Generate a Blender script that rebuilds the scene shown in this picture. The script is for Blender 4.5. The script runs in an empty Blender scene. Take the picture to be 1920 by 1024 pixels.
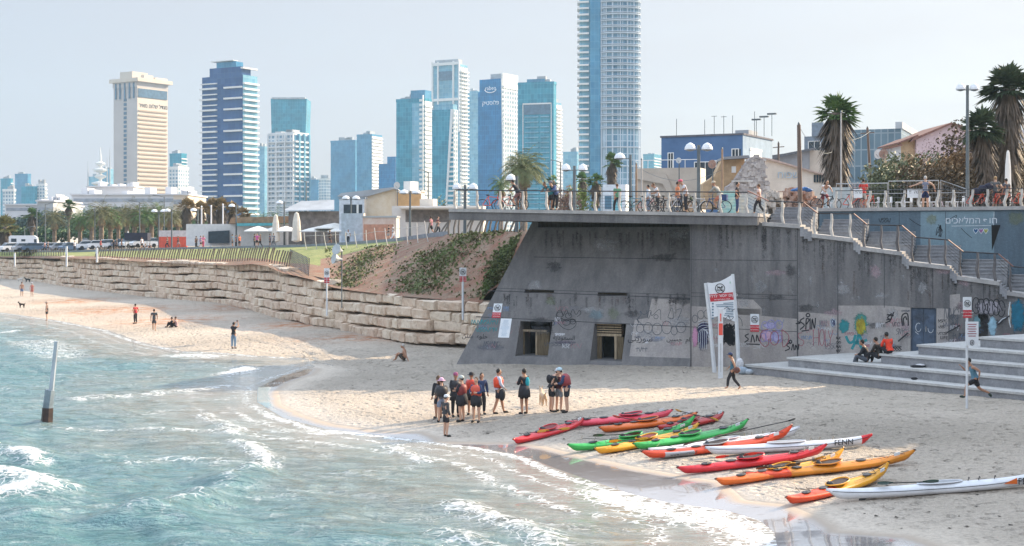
import bpy, bmesh, math, random
import numpy as np
from mathutils import Vector, Matrix
R = math.radians
SC = bpy.context.scene
COL = SC.collection
F, HC, YH = 2666.67, 7.3, 450.0      # focal length in photo pixels, eye height, horizon row
# ---------------------------------------------------------------- camera
cd = bpy.data.cameras.new('camera'); cam = bpy.data.objects.new('camera', cd); COL.objects.link(cam)
cam.location = (0, 0, HC); cam.rotation_euler = (R(90), 0, 0)
cd.lens = 50; cd.sensor_width = 36; cd.shift_y = -62 / 1920; cd.clip_start = .5; cd.clip_end = 9000
SC.camera = cam
# ---------------------------------------------------------------- sky, sun, exposure
SUN = Vector((.85, .53, 0)).normalized(); EL = R(28)
w = bpy.data.worlds.new('World'); SC.world = w; w.use_nodes = True
nt = w.node_tree; bg = nt.nodes['Background']
sk = nt.nodes.new('ShaderNodeTexSky'); sk.sky_type = 'NISHITA'; sk.sun_disc = False
sk.sun_elevation = EL; sk.sun_rotation = math.atan2(SUN.x, SUN.y)
sk.air_density = 1.0; sk.dust_density = 2.2; sk.ozone_density = 1.0; sk.altitude = 0
tc = nt.nodes.new('ShaderNodeTexCoord'); mp = nt.nodes.new('ShaderNodeMapping'); mp.inputs['Scale'].default_value = (1.2, 1.2, 6)
ns = nt.nodes.new('ShaderNodeTexNoise'); ns.inputs['Scale'].default_value = 2.2; ns.inputs['Detail'].default_value = 6; ns.inputs['Roughness'].default_value = .6
rp = nt.nodes.new('ShaderNodeMapRange'); rp.inputs[1].default_value = .42; rp.inputs[2].default_value = .8; rp.inputs[3].default_value = .8; rp.inputs[4].default_value = 1.0
mx = nt.nodes.new('ShaderNodeMix'); mx.data_type = 'RGBA'; 
L = nt.links.new
sx_ = nt.nodes.new('ShaderNodeSeparateXYZ'); nt.links.new(tc.outputs['Generated'], sx_.inputs[0])   # upper sky brightened above the view, added to lift the shade
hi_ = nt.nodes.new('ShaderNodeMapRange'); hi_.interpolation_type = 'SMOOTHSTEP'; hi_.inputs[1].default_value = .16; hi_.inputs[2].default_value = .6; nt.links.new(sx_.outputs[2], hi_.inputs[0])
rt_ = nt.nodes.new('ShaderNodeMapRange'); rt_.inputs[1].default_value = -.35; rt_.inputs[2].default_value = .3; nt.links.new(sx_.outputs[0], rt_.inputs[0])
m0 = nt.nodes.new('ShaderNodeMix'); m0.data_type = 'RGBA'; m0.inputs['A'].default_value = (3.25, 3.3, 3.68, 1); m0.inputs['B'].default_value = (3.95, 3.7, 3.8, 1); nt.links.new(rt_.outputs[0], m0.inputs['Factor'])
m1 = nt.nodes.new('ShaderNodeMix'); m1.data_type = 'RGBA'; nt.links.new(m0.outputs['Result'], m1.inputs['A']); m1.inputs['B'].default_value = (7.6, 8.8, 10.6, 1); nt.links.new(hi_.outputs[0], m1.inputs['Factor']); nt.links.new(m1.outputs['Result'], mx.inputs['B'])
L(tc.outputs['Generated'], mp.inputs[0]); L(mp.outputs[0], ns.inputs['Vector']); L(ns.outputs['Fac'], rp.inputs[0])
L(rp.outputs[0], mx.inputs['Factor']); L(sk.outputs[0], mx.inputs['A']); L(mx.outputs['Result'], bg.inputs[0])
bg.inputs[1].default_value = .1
sd_ = bpy.data.lights.new('sun', 'SUN'); sd_.energy = 5.0; sd_.angle = R(.6); sd_.color = (1, .80, .56)
so = bpy.data.objects.new('sun', sd_); COL.objects.link(so)
sdir = Vector((SUN.x * math.cos(EL), SUN.y * math.cos(EL), math.sin(EL)))
so.rotation_euler = sdir.to_track_quat('Z', 'Y').to_euler(); so.location = (60, 40, 80)
SC.view_settings.view_transform = 'Standard'; SC.view_settings.look = 'None'; SC.view_settings.gamma = 1
SC.view_settings.exposure = 1.0
# ---------------------------------------------------------------- pixel <-> world
def V(px, py, Y): return Vector(((px - 960) / F * Y, Y, HC - (py - YH) / F * Y))
def atz(px, py, z):
    Y = F * (HC - z) / (py - YH); return Vector(((px - 960) / F * Y, Y, z))
def rayplane(px, py, p, n):
    d = Vector(((px - 960) / F, 1, -(py - YH) / F)); o = Vector((0, 0, HC))
    return o + d * ((p - o).dot(n) / d.dot(n))
# ---------------------------------------------------------------- mesh builder
TMP = bpy.data.scenes.new('workbench')
def baked(o):                          # evaluated copy of an object's mesh, made in a scratch scene
    TMP.collection.objects.link(o); vl = TMP.view_layers[0]; vl.update(); me = bpy.data.meshes.new_from_object(o.evaluated_get(vl.depsgraph)); bpy.data.objects.remove(o); return me
class MB:
    def __init__(s): s.v = []; s.f = []; s.m = []; s.cm = 0
    def add(s, vs, fs):
        b = len(s.v); s.v += [tuple(v) for v in vs]; s.f += [[b + i for i in f] for f in fs]; s.m += [s.cm] * len(fs)
    def ob(s, o, ax, ay, az):
        o, ax, ay, az = map(Vector, (o, ax, ay, az))
        vs = [o, o + ax, o + ax + ay, o + ay, o + az, o + ax + az, o + ax + ay + az, o + ay + az]
        fs = [[0, 3, 2, 1], [4, 5, 6, 7], [0, 1, 5, 4], [1, 2, 6, 5], [2, 3, 7, 6], [3, 0, 4, 7]]
        if ax.cross(ay).dot(az) < 0: fs = [f[::-1] for f in fs]
        s.add(vs, fs); return s
    def box(s, c, sz, rz=0):
        c = Vector(c); m = Matrix.Rotation(rz, 3, 'Z')
        ax, ay, az = m @ Vector((sz[0], 0, 0)), m @ Vector((0, sz[1], 0)), Vector((0, 0, sz[2]))
        return s.ob(c - (ax + ay + az) / 2, ax, ay, az)
    def bx(s, x0, x1, y0, y1, z0, z1): return s.ob((x0, y0, z0), (x1 - x0, 0, 0), (0, y1 - y0, 0), (0, 0, z1 - z0))
    def tube(s, pts, r, n=6, cap=True, flat=1.0, up=None):
        pts = [Vector(p) for p in pts]; k = len(pts)
        if not hasattr(r, '__len__'): r = [r] * k
        vs = []; pu = None
        for i, p in enumerate(pts):
            t = (pts[min(i + 1, k - 1)] - pts[max(i - 1, 0)])
            if t.length < 1e-9: t = Vector((0, 0, 1))
            t.normalize()
            if pu is None:
                a = Vector(up) if up else (Vector((0, 0, 1)) if abs(t.z) < .9 else Vector((1, 0, 0)))
            else: a = pu
            u = (a - t * a.dot(t));
            if u.length < 1e-6: u = t.orthogonal()
            u.normalize(); pu = u; q = t.cross(u)
            for j in range(n):
                c, sn = math.cos(2 * math.pi * j / n), math.sin(2 * math.pi * j / n)
                vs.append(p + (u * c * flat + q * sn) * r[i])
        fs = [[i * n + j, i * n + (j + 1) % n, (i + 1) * n + (j + 1) % n, (i + 1) * n + j] for i in range(k - 1) for j in range(n)]
        if cap: fs += [list(range(n))[::-1], [(k - 1) * n + j for j in range(n)]]
        s.add(vs, fs); return s
    def prism(s, poly, ext):
        poly = [Vector(p) for p in poly]; ext = Vector(ext); n = len(poly)
        nn = Vector((0, 0, 0))
        for i in range(n): nn += poly[i].cross(poly[(i + 1) % n])
        fs = [list(range(n)), [n + i for i in range(n)][::-1]] + [[(i + 1) % n, i, n + i, n + (i + 1) % n] for i in range(n)]
        if nn.dot(ext) > 0: fs = [f[::-1] for f in fs]
        s.add(poly + [p + ext for p in poly], fs); return s
    def lathe(s, prof, c=(0, 0, 0), n=12, sx=1, sy=1):
        vs = []; c = Vector(c)
        for r, z in prof:
            for j in range(n):
                a = 2 * math.pi * j / n; vs.append((c.x + r * sx * math.cos(a), c.y + r * sy * math.sin(a), c.z + z))
        k = len(prof)
        fs = [[i * n + j, i * n + (j + 1) % n, (i + 1) * n + (j + 1) % n, (i + 1) * n + j] for i in range(k - 1) for j in range(n)]
        fs += [list(range(n))[::-1], [(k - 1) * n + j for j in range(n)]]
        s.add(vs, fs); return s
    def ball(s, c, r, n=8, k=6):
        if not hasattr(r, '__len__'): r = (r, r, r)
        pr = [(max(1e-3, math.sin(math.pi * i / k)), -math.cos(math.pi * i / k)) for i in range(k + 1)]
        vs = []; c = Vector(c)
        for q, z in pr:
            for j in range(n):
                a = 2 * math.pi * j / n; vs.append((c.x + r[0] * q * math.cos(a), c.y + r[1] * q * math.sin(a), c.z + r[2] * z))
        fs = [[i * n + j, i * n + (j + 1) % n, (i + 1) * n + (j + 1) % n, (i + 1) * n + j] for i in range(k) for j in range(n)]
        s.add(vs, fs); return s
    def build(s, name, mat, parent=None, smooth=False, world=False):
        me = bpy.data.meshes.new(name); vs = s.v
        if world and parent is not None:
            l = parent.location; vs = [(a - l.x, b - l.y, c - l.z) for a, b, c in vs]
        me.from_pydata(vs, [], s.f)
        for m in (mat if isinstance(mat, (list, tuple)) else [mat]): me.materials.append(m)
        if isinstance(mat, (list, tuple)): me.polygons.foreach_set('material_index', s.m)
        if smooth: me.polygons.foreach_set('use_smooth', [True] * len(me.polygons))
        me.update()
        o = bpy.data.objects.new(name, me); COL.objects.link(o)
        if parent: o.parent = parent
        return o
def tag(o, label=None, cat=None, group=None, kind=None):
    if label: o['label'] = label
    if cat: o['category'] = cat
    if group: o['group'] = group
    if kind: o['kind'] = kind
    return o
def thing(name, label, cat, loc=(0, 0, 0), rz=0, group=None):
    o = bpy.data.objects.new(name, None); COL.objects.link(o); o.location = loc; o.rotation_euler = (0, 0, rz); o.empty_display_size = .2
    return tag(o, label, cat, group)
def struct(o): o['kind'] = 'structure'; return o
def copy_tree(o, loc=None, rz=None, label=None, sc=None, parent=None, group=None):
    c = o.copy(); COL.objects.link(c)
    if parent: c.parent = parent
    for ch in list(o.children): copy_tree(ch, parent=c)
    if loc is not None: c.location = loc
    if rz is not None: c.rotation_euler = (0, 0, rz)
    if sc is not None: c.scale = sc if hasattr(sc, '__len__') else (sc, sc, sc)
    if label: c['label'] = label
    if group: c['group'] = group
    return c
ORD = ['first', 'second', 'third', 'fourth', 'fifth', 'sixth', 'seventh', 'eighth', 'ninth', 'tenth', 'eleventh', 'twelfth', 'thirteenth', 'fourteenth', 'fifteenth', 'sixteenth', 'seventeenth', 'eighteenth', 'nineteenth', 'twentieth', 'twenty first', 'twenty second', 'twenty third', 'twenty fourth', 'twenty fifth', 'twenty sixth']
# ---------------------------------------------------------------- materials
MATS = {}
def M(name, col, rough=.75, metal=0, var=.2, scale=2.0, bump=0, bscale=None, col2=None, spec=None, detail=6, stretch=(1, 1, 1)):
    if name in MATS: return MATS[name]
    m = bpy.data.materials.new(name); m.use_nodes = True; MATS[name] = m
    t = m.node_tree; b = t.nodes['Principled BSDF']; b.inputs['Roughness'].default_value = rough; b.inputs['Metallic'].default_value = metal
    if spec is not None: b.inputs['Specular IOR Level'].default_value = spec
    b.inputs['Base Color'].default_value = (*col, 1)
    if var or bump:
        tc = t.nodes.new('ShaderNodeTexCoord'); mp = t.nodes.new('ShaderNodeMapping'); mp.inputs['Scale'].default_value = stretch
        t.links.new(tc.outputs['Object'], mp.inputs[0])
    if var:
        n = t.nodes.new('ShaderNodeTexNoise'); n.inputs['Scale'].default_value = scale; n.inputs['Detail'].default_value = detail; n.inputs['Roughness'].default_value = .65
        r = t.nodes.new('ShaderNodeMapRange'); r.inputs[1].default_value = .33; r.inputs[2].default_value = .67
        x = t.nodes.new('ShaderNodeMix'); x.data_type = 'RGBA'
        c2 = col2 or tuple(min(1, c * (1 + var)) for c in col); c1 = col if col2 else tuple(c * (1 - var) for c in col)
        x.inputs['A'].default_value = (*c1, 1); x.inputs['B'].default_value = (*c2, 1)
        t.links.new(mp.outputs[0], n.inputs['Vector']); t.links.new(n.outputs['Fac'], r.inputs[0]); t.links.new(r.outputs[0], x.inputs['Factor']); t.links.new(x.outputs['Result'], b.inputs['Base Color'])
    if bump:
        n = t.nodes.new('ShaderNodeTexNoise'); n.inputs['Scale'].default_value = bscale or scale * 6; n.inputs['Detail'].default_value = 5
        bp = t.nodes.new('ShaderNodeBump'); bp.inputs['Strength'].default_value = bump; bp.inputs['Distance'].default_value = .05
        t.links.new(mp.outputs[0], n.inputs['Vector']); t.links.new(n.outputs['Fac'], bp.inputs['Height']); t.links.new(bp.outputs[0], b.inputs['Normal'])
    return m
def NT(name):
    m = bpy.data.materials.new(name); m.use_nodes = True; MATS[name] = m; t = m.node_tree
    return m, t, t.nodes['Principled BSDF'], t.nodes.new, t.links.new
def nmix(t, fac, a, b):
    x = t.nodes.new('ShaderNodeMix'); x.data_type = 'RGBA'
    for k, v in (('A', a), ('B', b)):
        if isinstance(v, tuple): x.inputs[k].default_value = (*v, 1)
        else: t.links.new(v, x.inputs[k])
    if isinstance(fac, float): x.inputs['Factor'].default_value = fac
    else: t.links.new(fac, x.inputs['Factor'])
    return x.outputs['Result']
def nnoise(t, vec, scale, detail=5, rough=.6, stretch=None, dist=0):
    if stretch:
        mp = t.nodes.new('ShaderNodeMapping'); mp.inputs['Scale'].default_value = stretch; t.links.new(vec, mp.inputs[0]); vec = mp.outputs[0]
    n = t.nodes.new('ShaderNodeTexNoise'); n.inputs['Scale'].default_value = scale; n.inputs['Detail'].default_value = detail; n.inputs['Roughness'].default_value = rough; n.inputs['Distortion'].default_value = dist
    t.links.new(vec, n.inputs['Vector']); return n.outputs['Fac']
def nmap(t, v, a, b, c=0., d=1., smooth=False):
    r = t.nodes.new('ShaderNodeMapRange');
    if smooth: r.interpolation_type = 'SMOOTHSTEP'
    for i, x in enumerate((a, b, c, d)): r.inputs[i + 1].default_value = x
    t.links.new(v, r.inputs[0]); return r.outputs[0]
def nmath(t, op, a, b=0.):
    n = t.nodes.new('ShaderNodeMath'); n.operation = op
    for i, x in enumerate((a, b)):
        if isinstance(x, (int, float)): n.inputs[i].default_value = x
        else: t.links.new(x, n.inputs[i])
    return n.outputs[0]
def nbump(t, h, strength, dist, b, prev=None):
    n = t.nodes.new('ShaderNodeBump'); n.inputs['Strength'].default_value = strength; n.inputs['Distance'].default_value = dist
    t.links.new(h, n.inputs['Height'])
    if prev: t.links.new(prev, n.inputs['Normal'])
    if b: t.links.new(n.outputs[0], b.inputs['Normal'])
    return n.outputs[0]
# ================================================================ shoreline, beach, sea
def pl(pts, z=0.): return [tuple(atz(a, b, z)[:2]) for a, b in pts]
SHORE = [(-900, 1500), (-330, 620), (-120, 250)] + pl([(-150, 568), (0, 587), (88, 599), (200, 621), (250, 640), (290, 650), (340, 660), (400, 662), (480, 668), (560, 672), (592, 678), (575, 690), (520, 705), (470, 728), (468, 755), (520, 785), (600, 806), (700, 818), (800, 830), (900, 843), (975, 858), (1030, 880), (1100, 905), (1170, 928), (1240, 945), (1350, 960), (1410, 978), (1435, 1000), (1440, 1030), (1430, 1100)]) + [(5, 20), (9, 5), (14, -40)]
WETL = [(-900, 1505), (-330, 626), (-118, 254)] + pl([(-150, 572), (0, 593), (88, 606), (200, 629), (250, 646), (290, 658), (380, 668), (480, 675), (560, 682), (596, 690), (585, 702), (545, 714), (514, 732), (520, 758), (560, 778), (620, 796), (700, 807), (790, 812), (825, 826), (960, 832), (1020, 842), (1100, 862), (1200, 885), (1300, 905), (1345, 912), (1385, 940), (1470, 952), (1530, 975), (1565, 1000), (1700, 1020), (1800, 1060)], .1) + [(14, 24), (18, 5), (22, -40)]
def seg_dist(P, X, Y, w=None):
    d = np.full(X.shape, 1e9)
    for i in range(len(P) - 1):
        (ax, ay), (bx, by) = P[i][:2], P[i + 1][:2]; dx, dy = bx - ax, by - ay
        t = np.clip(((X - ax) * dx + (Y - ay) * dy) / (dx * dx + dy * dy + 1e-12), 0, 1)
        d = np.minimum(d, np.hypot(X - ax - t * dx, Y - ay - t * dy))
    return d
def inside(P, X, Y):
    c = np.zeros(X.shape, bool); n = len(P)
    for i in range(n):
        (x0, y0), (x1, y1) = P[i], P[(i + 1) % n]
        if y0 == y1: continue
        k = ((y0 > Y) != (y1 > Y)) & (X < (x1 - x0) * (Y - y0) / (y1 - y0) + x0); c ^= k
    return c
def sdist(P, X, Y):
    X = np.asarray(X, float); Y = np.asarray(Y, float); d = seg_dist(P, X, Y)
    return np.where(inside(P + [(900, -40), (900, 1505)], X, Y), d, -d)
def nz(X, Y, s, seed=0):        # cheap smooth noise from sines
    r = np.random.RandomState(seed); o = 0
    for k in range(9):
        a = r.rand() * 6.28; f = s * (.6 + 1.6 * r.rand()); p = r.rand() * 6.28
        o = o + np.sin((X * math.cos(a) + Y * math.sin(a)) * f + p)
    return o / 9
def sand_z(X, Y):
    X = np.asarray(X, float); Y = np.asarray(Y, float); d = sdist(SHORE, X, Y)
    far = np.clip((Y - 60) / 60, 0, 1)
    z = np.where(d > 0, (1.05 + .1 * far) * (1 - np.exp(-np.maximum(d, 0) * (.085 - .045 * np.clip((Y - 54) / 10, 0, 1)))), np.maximum(d * .07, -2))
    z = z + np.clip(d / 6, 0, 1) * (.05 * nz(X, Y, .5, 3) + .03 * nz(X, Y, 1.6, 4))
    return z
def SZ(x, y): return float(sand_z(np.array([x]), np.array([y]))[0])
def G(px, py, dz=0):
    z = .4
    for _ in range(12):
        p = atz(px, py, z + dz); z = SZ(p.x, p.y)
    p = atz(px, py, z + dz); p.z = z; return p
def grid_obj(name, xs, ys, z, mat, attrs=None):
    nr, nc = xs.shape; co = np.empty((nr * nc, 3), np.float32); co[:, 0] = xs.ravel(); co[:, 1] = ys.ravel(); co[:, 2] = z.ravel()
    i = np.arange(nr * nc).reshape(nr, nc); q = np.stack([i[:-1, :-1], i[:-1, 1:], i[1:, 1:], i[1:, :-1]], -1).reshape(-1, 4)
    me = bpy.data.meshes.new(name); me.vertices.add(len(co)); me.vertices.foreach_set('co', co.ravel())
    me.loops.add(q.size); me.loops.foreach_set('vertex_index', q.ravel().astype(np.int32)); me.polygons.add(len(q))
    me.polygons.foreach_set('loop_start', np.arange(0, q.size, 4, dtype=np.int32)); me.polygons.foreach_set('loop_total', np.full(len(q), 4, np.int32))
    me.update(calc_edges=True); me.polygons.foreach_set('use_smooth', [True] * len(q))
    for k, a in (attrs or {}).items():
        at = me.attributes.new(k, 'FLOAT', 'POINT'); at.data.foreach_set('value', a.ravel().astype(np.float32))
    me.materials.append(mat); o = bpy.data.objects.new(name, me); COL.objects.link(o); return struct(o)
def fan(ya, yb, ny, ua, ub, nu, tailu, taily):
    Ys = np.concatenate([taily[0], np.geomspace(ya, yb, ny), taily[1]]); U = np.concatenate([tailu[0], np.linspace(ua, ub, nu), tailu[1]])
    return np.outer(np.maximum(Ys, 12), U), np.repeat(Ys[:, None], len(U), 1)
# sand
m, t, b, N, LK = NT('beach sand')
g = N('ShaderNodeNewGeometry'); pos = g.outputs['Position']; aw = N('ShaderNodeAttribute'); aw.attribute_name = 'wet'
n1 = nnoise(t, pos, .35, 6, .6); n2 = nnoise(t, pos, 7, 4, .7); n3 = nnoise(t, pos, .12, 3, .5, (1, .5, 1))
dry = nmix(t, nmap(t, n1, .35, .65), (.53, .46, .38), (.61, .53, .445))
dry = nmix(t, nmap(t, n2, .45, .75), dry, (.36, .31, .26))
ar = N('ShaderNodeAttribute'); ar.attribute_name = 'soil'
dry = nmix(t, nmath(t, 'MULTIPLY', ar.outputs['Fac'], nmap(t, nnoise(t, pos, .9, 5, .7), .4, .6)), dry, (.42, .17, .07))
dk = N('ShaderNodeAttribute'); dk.attribute_name = 'rough'
wetn = nmath(t, 'ADD', aw.outputs['Fac'], nmap(t, nnoise(t, pos, .8, 3), 0, 1, -.25, .25))
wf = nmap(t, wetn, -.1, .55, 1, 0, True)
sheet = nmap(t, wetn, -.5, .05, 1, 0, True)
LK(nmix(t, sheet, nmix(t, wf, dry, (.40, .33, .265)), (.33, .305, .30)), b.inputs['Base Color']); LK(sheet, b.inputs['Coat Weight']); b.inputs['Coat Roughness'].default_value = .03; b.inputs['Coat IOR'].default_value = 1.6
gl = nmap(t, wetn, -.45, .1, 1, 0, True)
LK(nmap(t, gl, 0, 1, .85, .05), b.inputs['Roughness']); LK(nmap(t, gl, 0, 1, .15, 1.), b.inputs['Specular IOR Level'])
hb = nmath(t, 'ADD', nnoise(t, pos, 2.4, 6, .72), nmath(t, 'MULTIPLY', nnoise(t, pos, 5.5, 4, .6), .6))
vf = N('ShaderNodeTexVoronoi'); vf.inputs['Scale'].default_value = 2.1; LK(pos, vf.inputs['Vector'])          # footprints
hb = nmath(t, 'ADD', hb, nmath(t, 'MULTIPLY', nmap(t, vf.outputs['Distance'], .08, .34, 0, 1, True), .85))
hb = nmath(t, 'MULTIPLY', hb, nmap(t, aw.outputs['Fac'], .2, 2.5, .01, 1))
hb = nmath(t, 'MULTIPLY', hb, nmap(t, dk.outputs['Fac'], 0, 1, .5, 1.5))
nbump(t, hb, 1., .3, b)
SANDM = m
X, Y = fan(26, 330, 620, -.42, .5, 560, (np.array([-3, -1.2, -.6]), np.array([.7, 1.2])), (np.array([-38, 5, 18]), np.array([500, 900, 1500])))
zs = sand_z(X, Y); wet = sdist(WETL, X, Y)
TR = [pl([(560, 640), (760, 665)], .9), pl([(380, 610), (720, 668)], .9), pl([(600, 650), (830, 690)], .9), pl([(1450, 800), (1920, 870)], .6), pl([(1400, 790), (1920, 850)], .6), pl([(470, 585), (640, 655), (900, 700)], .9)]
for P in TR:                                   # vehicle tracks pressed into the sand
    d = seg_dist(P, X, Y); zs = zs - .07 * np.exp(-((d - .8) / .18) ** 2) * (.6 + .4 * np.sin(Y * 9)) + .05 * np.exp(-((d - 1.15) / .15) ** 2)
inten = np.clip((wet - .5) / 2, 0, 1) * (Y < 120)
zs = zs + inten * (.022 * nz(X, Y, 5, 11) + .02 * nz(X, Y, 9, 12) + .03 * nz(X, Y, 2.6, 13))
soilc = [G(130, 558), G(215, 572), G(330, 590), G(150, 545)]
soil = np.zeros_like(X)
for px, py, rx, ry in ((140, 557, 4.5, 2.5), (225, 571, 6, 3), (320, 588, 5, 2.5), (560, 600, 4, 2), (440, 570, 4, 3), (700, 620, 5, 1.5)):
    c = atz(px, py, .9); soil = np.maximum(soil, np.exp(-((X - c.x) / rx) ** 2 - ((Y - c.y) / ry / 2.2) ** 2))
rough = np.clip(.5 + .9 * nz(X, Y, .22, 21), 0, 1)
rough = np.maximum(rough, np.exp(-((X - 10) / 7) ** 2 - ((Y - 49) / 5) ** 2) * 1.3)
grid_obj('beach_sand', X, Y, zs, SANDM, {'wet': wet, 'soil': soil, 'rough': rough})
# sea
m, t, b, N, LK = NT('sea water')
g = N('ShaderNodeNewGeometry'); pos = g.outputs['Position']
ad = N('ShaderNodeAttribute'); ad.attribute_name = 'depth'; af = N('ShaderNodeAttribute'); af.attribute_name = 'foam'
dep = nmath(t, 'ADD', ad.outputs['Fac'], nmap(t, nnoise(t, pos, .25, 4, .6, (1, .45, 1)), .2, .8, -5, 5))
c = nmix(t, nmap(t, dep, 1, 10, 0, 1), (.25, .235, .20), (.14, .245, .25))
c = nmix(t, nmap(t, dep, 7, 26, 0, 1), c, (.055, .185, .20))
ct = nmap(t, nnoise(t, pos, 1.1, 6, .7, (.6, 1.5, 1), .6), .45, .62, 0, .2)
c = nmix(t, ct, c, (.42, .52, .52))
f1 = nnoise(t, pos, 2.6, 8, .75, (1, 1.2, 1), 1.2); f2 = nnoise(t, pos, .5, 3, .5, (.7, 1.2, 1))
lacy = nmath(t, 'MULTIPLY', nmap(t, f1, .50, .6, 0, 1), nmap(t, f2, .46, .64, 0, .6))
vo = N('ShaderNodeTexVoronoi'); vo.feature = 'DISTANCE_TO_EDGE'; vo.inputs['Scale'].default_value = 2.0
mpv = N('ShaderNodeMapping'); LK(pos, mpv.inputs[0]); nn = N('ShaderNodeTexNoise'); nn.inputs['Scale'].default_value = 1.5; LK(pos, nn.inputs['Vector'])
va = N('ShaderNodeVectorMath'); va.operation = 'MULTIPLY_ADD'; LK(nn.outputs['Color'], va.inputs[0]); va.inputs[1].default_value = (1.6, 1.6, 0); LK(pos, va.inputs[2]); LK(va.outputs[0], vo.inputs['Vector'])
web = nmap(t, vo.outputs['Distance'], .0, .09, 1, 0)
fo = nmath(t, 'ADD', af.outputs['Fac'], nmath(t, 'MULTIPLY', nmath(t, 'SUBTRACT', f1, .5), nmap(t, af.outputs['Fac'], .02, .3, 0, 4.2)))
fo = nmap(t, fo, .58, .95, 0, .95)
webf = nmath(t, 'MULTIPLY', web, nmath(t, 'MULTIPLY', nmap(t, af.outputs['Fac'], .03, .25, 0, 1), .8))
lz = nmath(t, 'MULTIPLY', lacy, nmap(t, ad.outputs['Fac'], -1, 26, .8, .3))
foam = nmath(t, 'MINIMUM', nmath(t, 'MAXIMUM', nmath(t, 'MAXIMUM', fo, webf), lz), 1.)
LK(nmix(t, foam, c, (.82, .84, .85)), b.inputs['Base Color'])
LK(nmap(t, foam, 0, 1, .06, .6), b.inputs['Roughness']); b.inputs['IOR'].default_value = 1.33
h = nmath(t, 'ADD', nnoise(t, pos, .95, 6, .66, (.55, 1.5, 1), .5), nmath(t, 'MULTIPLY', nnoise(t, pos, 3.2, 4, .6, (.6, 1.6, 1)), .35))
h = nmath(t, 'MULTIPLY', h, nmap(t, ad.outputs['Fac'], .3, 6, .08, 1))
bp = nbump(t, h, 1., .55, None); nbump(t, foam, .5, .03, b, bp)
SEAM = m
X, Y = fan(24, 175, 640, -.44, .3, 620, (np.array([-40, -10, -3, -1.4, -.8, -.55]), np.array([.5, 1])), (np.array([-600, -100, -30, 0, 12, 20]), np.array([220, 400, 900, 1500, 3000])))
d = -sdist(SHORE, X, Y)
rs = np.random.RandomState(5); z = np.zeros_like(X)
for k in range(46):
    lam = .7 * (8 ** rs.rand()); a = R(-100 + 75 * (rs.rand() - .5) * 1.5); am = .0066 * lam ** .9
    z += am * np.sin((X * math.cos(a) + Y * math.sin(a)) * 6.283 / lam + rs.rand() * 6.28 + .5 * nz(X, Y, .3, k))
z *= np.clip((d - .2) / 12, .04, 1); foam = np.zeros_like(X)
def crest(pts, h, wd, fm, fw=None, back=0):
    global z, foam
    P = pl(pts); q = seg_dist(P, X, Y); n = .25 * nz(X, Y, 1.1, 31)
    z += h * np.exp(-(q / wd) ** 2) * (1 + n); fw = fw or wd * .7
    foam = np.maximum(foam, fm * np.exp(-(q / fw) ** 2))
crest([(-120, 950), (-40, 905), (0, 905), (45, 912), (85, 925)], .4, 1.1, 1, .7); crest([(-60, 945), (0, 935), (50, 930)], .1, 1, 1.1, .7)
crest([(-80, 842), (-10, 846), (30, 855), (65, 864)], .32, .9, .2, .3); crest([(25, 858), (48, 856), (66, 866)], .1, .5, .95, .45)
crest([(-80, 800), (0, 815), (25, 835)], .3, .9, 0, 1)
crest([(-60, 686), (60, 688), (200, 690), (330, 686), (400, 690), (520, 690), (580, 688)], .2, 1.1, .12, .4); crest([(425, 702), (445, 698), (462, 694)], .1, .6, 1, .7)
crest([(330, 668), (360, 666), (395, 668)], .05, .5, .8, .9); crest([(60, 640), (90, 652), (110, 668)], .08, .8, .45, 1.6); crest([(12, 622), (26, 621)], .05, .4, .8, .5)
crest([(470, 838), (505, 862), (500, 878), (476, 892)], .10, .5, .95, .35); crest([(440, 826), (475, 840)], .08, .4, .5, .3)
crest([(250, 975), (317, 958), (376, 940), (435, 904), (470, 893)], .24, .9, .22, .35); crest([(345, 950), (385, 938)], .12, .5, .3, .3)
crest([(150, 750), (230, 744), (290, 740), (300, 737)], .08, .6, .55, .5); crest([(340, 735), (380, 730), (430, 724)], .06, .5, .5, .5)
crest([(380, 780), (430, 800), (440, 815)], .07, .5, .4, .4); crest([(730, 838), (760, 850), (795, 868)], .06, .4, .6, .3)
crest([(860, 950), (900, 965), (960, 985), (1010, 1005), (1030, 1025)], .1, .5, .75, .5); crest([(830, 1000), (900, 1020), (960, 1040)], .1, .5, .5, .5)
crest([(250, 870), (330, 862), (420, 868)], .1, .7, .3, .5); crest([(60, 960), (200, 955), (330, 985)], .12, .8, .12, .4)
crest([(120, 810), (260, 806), (430, 812)], .1, .7, .3, .5); crest([(520, 810), (640, 812), (760, 812)], .06, .5, .22, .6)
crest([(1130, 925), (1210, 955), (1290, 975), (1370, 985), (1420, 1010), (1430, 1040)], .03, .5, .9, .75); crest([(1220, 935), (1330, 965), (1400, 990)], .02, .4, .8, .9)
for i, (aa, bb) in enumerate(((.1, .22), (1.1, .2), (2.6, .3))):
    wob = .35 * nz(X, Y, .8, 50 + i)
    foam = np.maximum(foam, (.8, .3, .3)[i] * np.exp(-((d - aa - wob) / bb) ** 2) * np.where(Y < 62, 1, .55) * np.where((Y > 60) & (Y < 88), .5, 1))
z = np.where(d < 3, z * np.clip(d / 3, 0, 1), z)
z += .012 * np.exp(-((d + .1) / .25) ** 2) + .01
z = np.where(d < -1.5, -.3, z)
grid_obj('sea', X, Y, z, SEAM, {'depth': d, 'foam': foam})
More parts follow.
